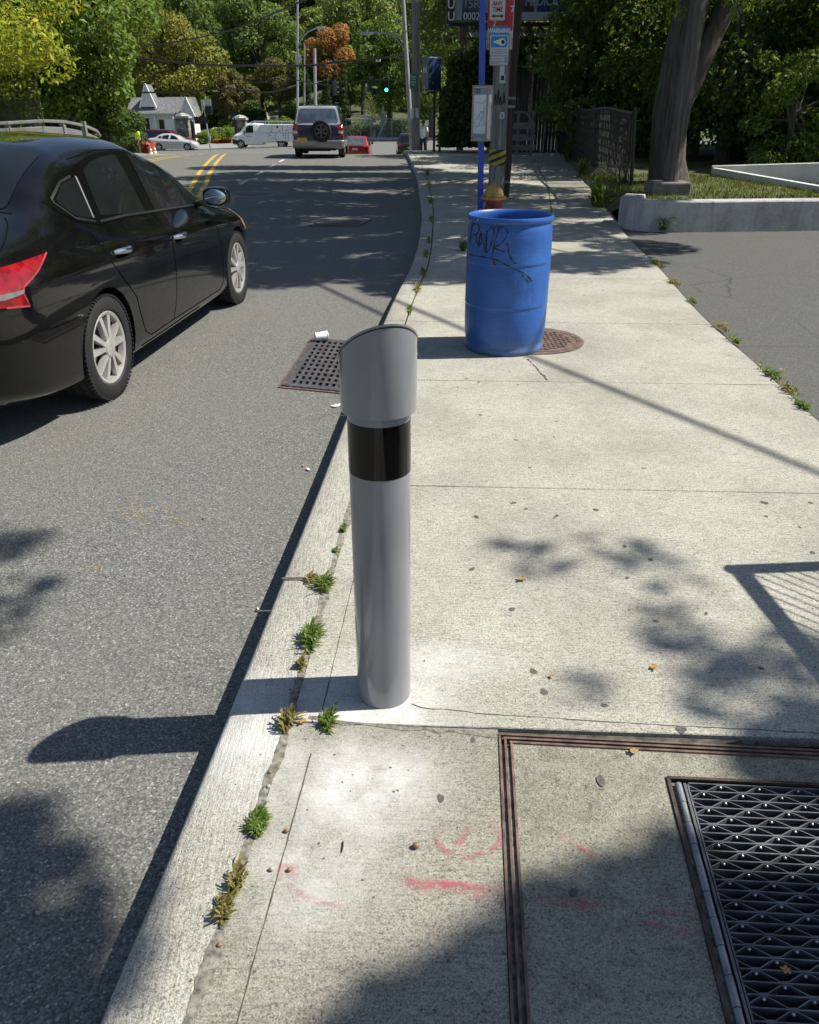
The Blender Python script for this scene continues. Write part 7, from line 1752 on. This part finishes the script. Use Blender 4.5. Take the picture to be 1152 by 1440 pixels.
    for s_ in 'LR':          # fingers and thumb
        mb = MB(); h = Vector(J['hn' + s_]); d = (h - Vector(J['wr' + s_])).normalized(); side = d.cross(Vector((1, 0, 0))).normalized()
        for k, L in enumerate((.06, .07, .066, .05)): o_ = side * (k - 1.5) * .018; mb.tube([h + o_, h + o_ + d * L * .55, h + o_ + d * L + Vector((.01, 0, 0))], [.009, .0085, .007], 6)
        mb.tube([h - side * .03 - d * .03, h - side * .055 + d * .01], [.011, .008], 6); mb.build('hand', sk, t_, True)
    mb = MB()
    for s_ in 'LR':
        a = Vector(J['an' + s_]); b = Vector(J['to' + s_]); mb.tube([a + Vector((0, .05, -.03)), a + Vector((0, 0, -.02)), b + Vector((0, 0, .01)), b + Vector((0, -.05, 0))], [.045, .05, .045, .025], 10)
    mb.build('shoe', M_BLACK, t_, True); return t_
q = spot(198, 46)
person('worker in a bright yellow high visibility shirt standing by the cones', q, R(-60), mat('high visibility cloth', (.55, .75, .03), .8, 0, .1, 6), mat('dark work trousers', (.03, .035, .03), .85, 0, .15, 6), [(-.27, .03, 1.14), (-.22, -.16, .98), (.27, .05, 1.14), (.26, -.06, .90)])
q = at(595, 208, 43.5); q.z = zwalk(43.5)
person('pedestrian in a white shirt and dark trousers half hidden by the timber pole', q, R(160), mat('white cotton shirt', (.62, .63, .66), .85, 0, .08, 6), mat('navy trousers', (.02, .025, .05), .85, 0, .15, 6), [(-.25, .03, 1.14), (-.22, -.06, .90), (.25, .03, 1.14), (.23, -.05, .90)])
M_ORANGE = mat('orange cone plastic', (.62, .09, .03), .5, 0, .08, 5)
def cone(label, px, Y, s_=1.0):
    q = spot(px, Y); t_ = thing('traffic_cone', label, 'traffic cone', q, 0, 'cones by the worker'); t_.scale = (s_,) * 3
    mb = MB(); mb.box((0, 0, .025), (.40, .40, .05)); mb.build('base', M_ORANGE, t_, bevel=.01); mb = MB(); mb.lathe([(.15, .05), (.035, .72), (.03, .73), (0, .73)], 20); mb.build('shell', M_ORANGE, t_, True)
    for z0, z1 in ((.33, .45), (.52, .60)):
        f = lambda z: .15 - (z - .05) * .1716 + .004; mb = MB(); mb.lathe([(f(z0), z0), (f(z1), z1)], 20, cap=False); mb.build('white_band', M_WHITE, t_, True)
cone('orange traffic cone nearest the camera, right of the worker', 219.5, 43, .95); cone('orange and white cone close beside the worker', 214, 46, 1.0)

# ================================================================ weeds, fallen leaves and litter
LF_WEED = leafmat('weed blades', [(.05, .09, .015), (.09, .15, .025), (.15, .22, .05), (.24, .25, .08)], .35, .5)
LF_WEEDDRY = leafmat('dry weed blades', [(.10, .12, .03), (.20, .17, .06), (.28, .22, .09), (.14, .18, .04)], .35)
def weed(label, px, py, r_, h, n, seed, m_=LF_WEED, wd=.004, z=.0, el=0):
    rs = np.random.default_rng(seed); g_ = G(px, py, z); a = rs.uniform(0, 6.283, n); rr = r_ * np.sqrt(rs.uniform(0, 1, n)) * .45
    V = []; F = []
    for i in range(n):
        L = h * rs.uniform(.3, 1.5); out = r_ * rs.uniform(.15, 1.0) ** .8 * (1.5 if rs.uniform() < .08 else 1); d = Vector((math.cos(a[i]), math.sin(a[i]), 0)); s_ = Vector((-d.y, d.x, 0)) * wd * rs.uniform(.6, 1.3)
        p0 = Vector((math.cos(a[i] * 1.7) * rr[i] * .6, math.sin(a[i] * 1.7) * rr[i] + (el or r_ * .55) * rs.normal(0, .6), 0)); b = len(V)
        for t_, w_ in ((0, .6), (.4, 1), (.75, .8)): q = p0 + d * out * t_ ** 1.3 + Vector((0, 0, L * math.sin(t_ * 2.2) * .8)); V += [q - s_ * w_, q + s_ * w_]
        V.append(p0 + d * out + Vector((0, 0, L * .65))); F += [(b, b + 1, b + 3, b + 2), (b + 2, b + 3, b + 5, b + 4), (b + 4, b + 5, b + 6)]
    me = bpy.data.meshes.new('weed'); me.from_pydata([tuple(v) for v in V], [], F); o = link('weed', me, m_, None, g_); tag(o, label, 'weed', 'weeds in the curb joint'); return o
weed('small green weed in the curb joint just left of the middle of the bollard', 484, 746, 0.022, 0.022, 60, 1); weed('leafy green weed at the crack across the curb', 457, 826, 0.049, 0.034, 220, 2, wd=.003); weed('short grass tuft at the curb end of the cross crack', 437, 816, 0.034, 0.022, 60, 21, LF_WEEDDRY)
weed('largest spiky green weed in the curb joint left of the bollard', 439, 902, 0.058, 0.041, 280, 3, wd=.0028); weed('thin dry weed just below the largest green one', 425, 938, 0.026, 0.030, 50, 4, LF_WEEDDRY); weed('dry grass tuft left of the foot of the bollard', 406, 1020, 0.041, 0.045, 130, 5, LF_WEEDDRY, .003)
weed('flat weed at the corner of the slab below the bollard', 461, 1018, 0.038, 0.026, 150, 6, LF_WEED, .0028); weed('dense dark green clover tuft lower on the curb joint', 363, 1163, .034, .026, 420, 7, LF_WEED, .0026); weed('reddish dry weed below the clover tuft', 336, 1245, 0.034, 0.038, 90, 8, LF_WEEDDRY, .003); weed('lowest spindly weed in the curb joint', 317, 1283, 0.038, 0.038, 90, 9, LF_WEEDDRY, .003); weed('tiny weed midway up the joint by the bollard', 472, 776, 0.019, 0.015, 30, 10)
for i, (px, py, r_) in enumerate(((588, 408, .10), (596, 385, .10), (600, 360, .12), (604, 340, .12), (607, 310, .13), (606, 285, .16), (604, 262, .22), (602, 246, .3), (577, 436, .07))):
    weed(('weed tuft on the inner curb joint beyond the drain, ' + ['fourth from the camera', 'fifth from the camera', 'sixth, in the tree shade', 'seventh, level with the barrel rim', 'eighth, behind the barrel', 'beside the road drain', 'largest one beyond the drum', 'farthest one near the crest', 'nearest to the bollard cap'][i]), px, py, r_ * .62, r_ * .4, 70, 30 + i, LF_WEED if i % 3 else LF_WEEDDRY, .005, el=r_ * 1.6)
weed('weed growing at the left foot of the blue drum', 652, 352, 0.090, 0.090, 80, 45, LF_WEED, .009)
for i, (px, py, r_, m_) in enumerate(((925, 372, .14, LF_WEEDDRY), (948, 398, .12, LF_WEEDDRY), (1015, 462, .13, LF_WEEDDRY), (1035, 482, .10, LF_WEED), (1085, 528, .14, LF_WEED), (1110, 550, .10, LF_WEEDDRY), (1130, 572, .09, LF_WEED), (975, 425, .10, LF_WEED))):
    weed('low weed on the right edge of the walk, ' + ['farthest, near the low wall', 'second from the low wall', 'dry one beside the fallen leaves', 'small one beyond the joint', 'widest one at the long joint', 'thin one past the joint', 'nearest to the camera', 'third from the low wall'][i], px, py, r_ * .6, .035, 60, 50 + i, m_, .006, el=r_ * .9)
for i, (px, py, r_, h) in enumerate(((842, 290, .35, .35), (862, 262, .25, .3), (820, 250, .3, .4), (800, 228, .35, .5), (930, 322, .22, .16), (1085, 318, .25, .14))):
    weed('weed clump along the foot of the fence and wall, ' + ['at the wall corner', 'at the end post', 'under the slats', 'far down the fence', 'under the wall face', 'by the right of the wall'][i], px, py, r_, h, 120, 70 + i, LF_WEED, .014)
# fallen leaves: lobed, curled
M_DEAD = leafmat('dead leaf', [(.42, .24, .07), (.52, .33, .12), (.36, .18, .06)], .3)
def dead_leaf(label, px, py, s_, rot, seed, z=.004):
    rs = random.Random(seed); g_ = G(px, py, z); V = [(0, 0, .006)]; n = 24
    for k in range(n):
        a = 2 * math.pi * k / n; r_ = s_ * (.74 + .22 * math.cos(5 * a + rs.uniform(-.3, .3)) + rs.uniform(-.12, .12)) * (1.25 - .5 * abs(math.cos(a * .5))) * (1.0 if k % 2 else .85); V.append((r_ * math.cos(a), r_ * math.sin(a) * .8, .004 + .5 * s_ * rs.uniform(0, .5) * abs(math.sin(2 * a))))
    F = [(0, 1 + k, 1 + (k + 1) % n) for k in range(n)]; me = bpy.data.meshes.new('fallen_leaf'); me.from_pydata(V, [], F); o = link('fallen_leaf', me, M_DEAD, None, g_); o.rotation_euler = (rs.uniform(-.15, .15), rs.uniform(-.15, .15), rot); tag(o, label, 'leaf', 'dead leaves on the walk')
    return o
dead_leaf('star-shaped tan dead leaf on the walk right of the bollard', 735, 815, .026, .2, 1); dead_leaf('curled yellow dead leaf between the gum spots and the fence shadow', 920, 938, .020, 1, 2); dead_leaf('tiny yellow leaf scrap near the dark gum spots', 776, 951, .012, 2, 3); dead_leaf('curled tan leaf in the curb joint below the bollard', 427, 1014, .018, .5, 4, .008)
dead_leaf('pale leaf lying on the rusty rail', 890, 1056, .018, 2.4, 5, .006); dead_leaf('small leaf in the gutter by the storm drain', 428, 654, .016, 1.2, 6, -.122); dead_leaf('yellow leaf at the edge of the walk by the long joint', 1100, 520, .03, .7, 7); dead_leaf('tan leaf on the right edge weeds', 1020, 455, .04, .7, 8); dead_leaf('brown leaf lying on the hatch grating', 1105, 1365, .016, .3, 9, .006)
dead_leaf('small pale leaf in the gutter below the storm drain', 400, 668, .010, .4, 10, -.124)
# acorn and pebbles
def pebble(name, label, px, py, r_, m_, cat, z=0.0, group=None):
    g_ = G(px, py, z); t_ = MB(); n1 = 14; vs = []
    for i in range(9):
        ph = -math.pi / 2 + math.pi * i / 8
        for k in range(n1): a = 2 * math.pi * k / n1; vs.append((r_ * 1.15 * math.cos(a) * math.cos(ph), r_ * math.sin(a) * math.cos(ph), r_ * .95 + r_ * .95 * math.sin(ph)))
    t_.add(vs, [(i * n1 + k, i * n1 + (k + 1) % n1, (i + 1) * n1 + (k + 1) % n1, (i + 1) * n1 + k) for i in range(8) for k in range(n1)]); o = t_.build(name, m_, None, True, 80, loc=g_); tag(o, label, cat, group); return o
M_ACORN = mat('acorn shell', (.24, .14, .07), .4, 0, .15, 90); M_PEB = mat('pebble', (.42, .38, .32), .85, 0, .2, 60)
pebble('acorn', 'round brown acorn lying below the bollard', 585, 1192, .008, M_ACORN, 'acorn')
for i, (px, py, lab) in enumerate(((403, 1170, 'brown pebble near the clover tuft'), (382, 1224, 'pale pebble on the pink mark'), (407, 1225, 'small brown pebble right of the pale one'), (378, 1108, 'white pebble in the joint above the clover'), (380, 1088, 'dark pebble in the curb joint'), (309, 1331, 'dark pebble near the bottom of the curb joint'))): pebble('pebble', lab, px, py, .0055, M_PEB if i in (1, 3) else M_ACORN, 'pebble', 0, 'pebbles by the curb')
g_ = G(482, 1190); mb = MB(); mb.tube([(0, .012, .003), (.001, -.004, .004), (-.001, -.02, .003)], [.0016, .002, .0012], 6); o = mb.build('twig', M_POLEDK, None, True, loc=g_); tag(o, 'short black twig on the slab below the bollard', 'twig')
# paper cup and paper scraps by the drain
g_ = G(452, 479, -.112); cp = thing('paper_cup', 'crushed white paper cup lying at the far edge of the storm drain', 'cup', g_, R(20))
mb = MB(); mb.lathe([(.034, -.05), (.044, .045)], 24, (0, 0, .04), 'x', cap=False); mb.lathe([(.034, -.05), (0, -.048)], 24, (0, 0, .04), 'x', cap=False); mb.v = [(a, b, c * .9) for a, b, c in mb.v]; mb.build('wall', M_WHITE, cp, True); mb = MB(); mb.lathe([(.044, .045), (.047, .047), (.047, .052), (.043, .054)], 24, (0, 0, .04), 'x', cap=False); mb.v = [(a, b, c * .9) for a, b, c in mb.v]; mb.build('rim', M_WHITE, cp, True)
def scrap(label, px, py, s_, z, seed, m_=None):
    rs = random.Random(seed); g_ = G(px, py, z); mb = MB(); vs = [(s_ * (i / 4 - .5) + rs.uniform(-.003, .003), s_ * .5 * (j / 3 - .5) + rs.uniform(-.003, .003), rs.uniform(.001, .012)) for j in range(4) for i in range(5)]
    mb.add(vs, [(j * 5 + i, j * 5 + i + 1, (j + 1) * 5 + i + 1, (j + 1) * 5 + i) for j in range(3) for i in range(4)]); o = mb.build('paper_scrap', m_ or M_WHITE, None, True, 30, loc=g_, fix=False); o.rotation_euler.z = rs.uniform(0, 3); tag(o, label, 'litter', 'paper scraps in the gutter')
scrap('white paper scrap in the gutter just below the storm drain', 474, 571, .07, -.128, 1); scrap('small pale scrap in the gutter by the leaves', 434, 661, .03, -.128, 2); scrap('tiny white scrap against the curb face', 364, 858, .014, -.125, 3)
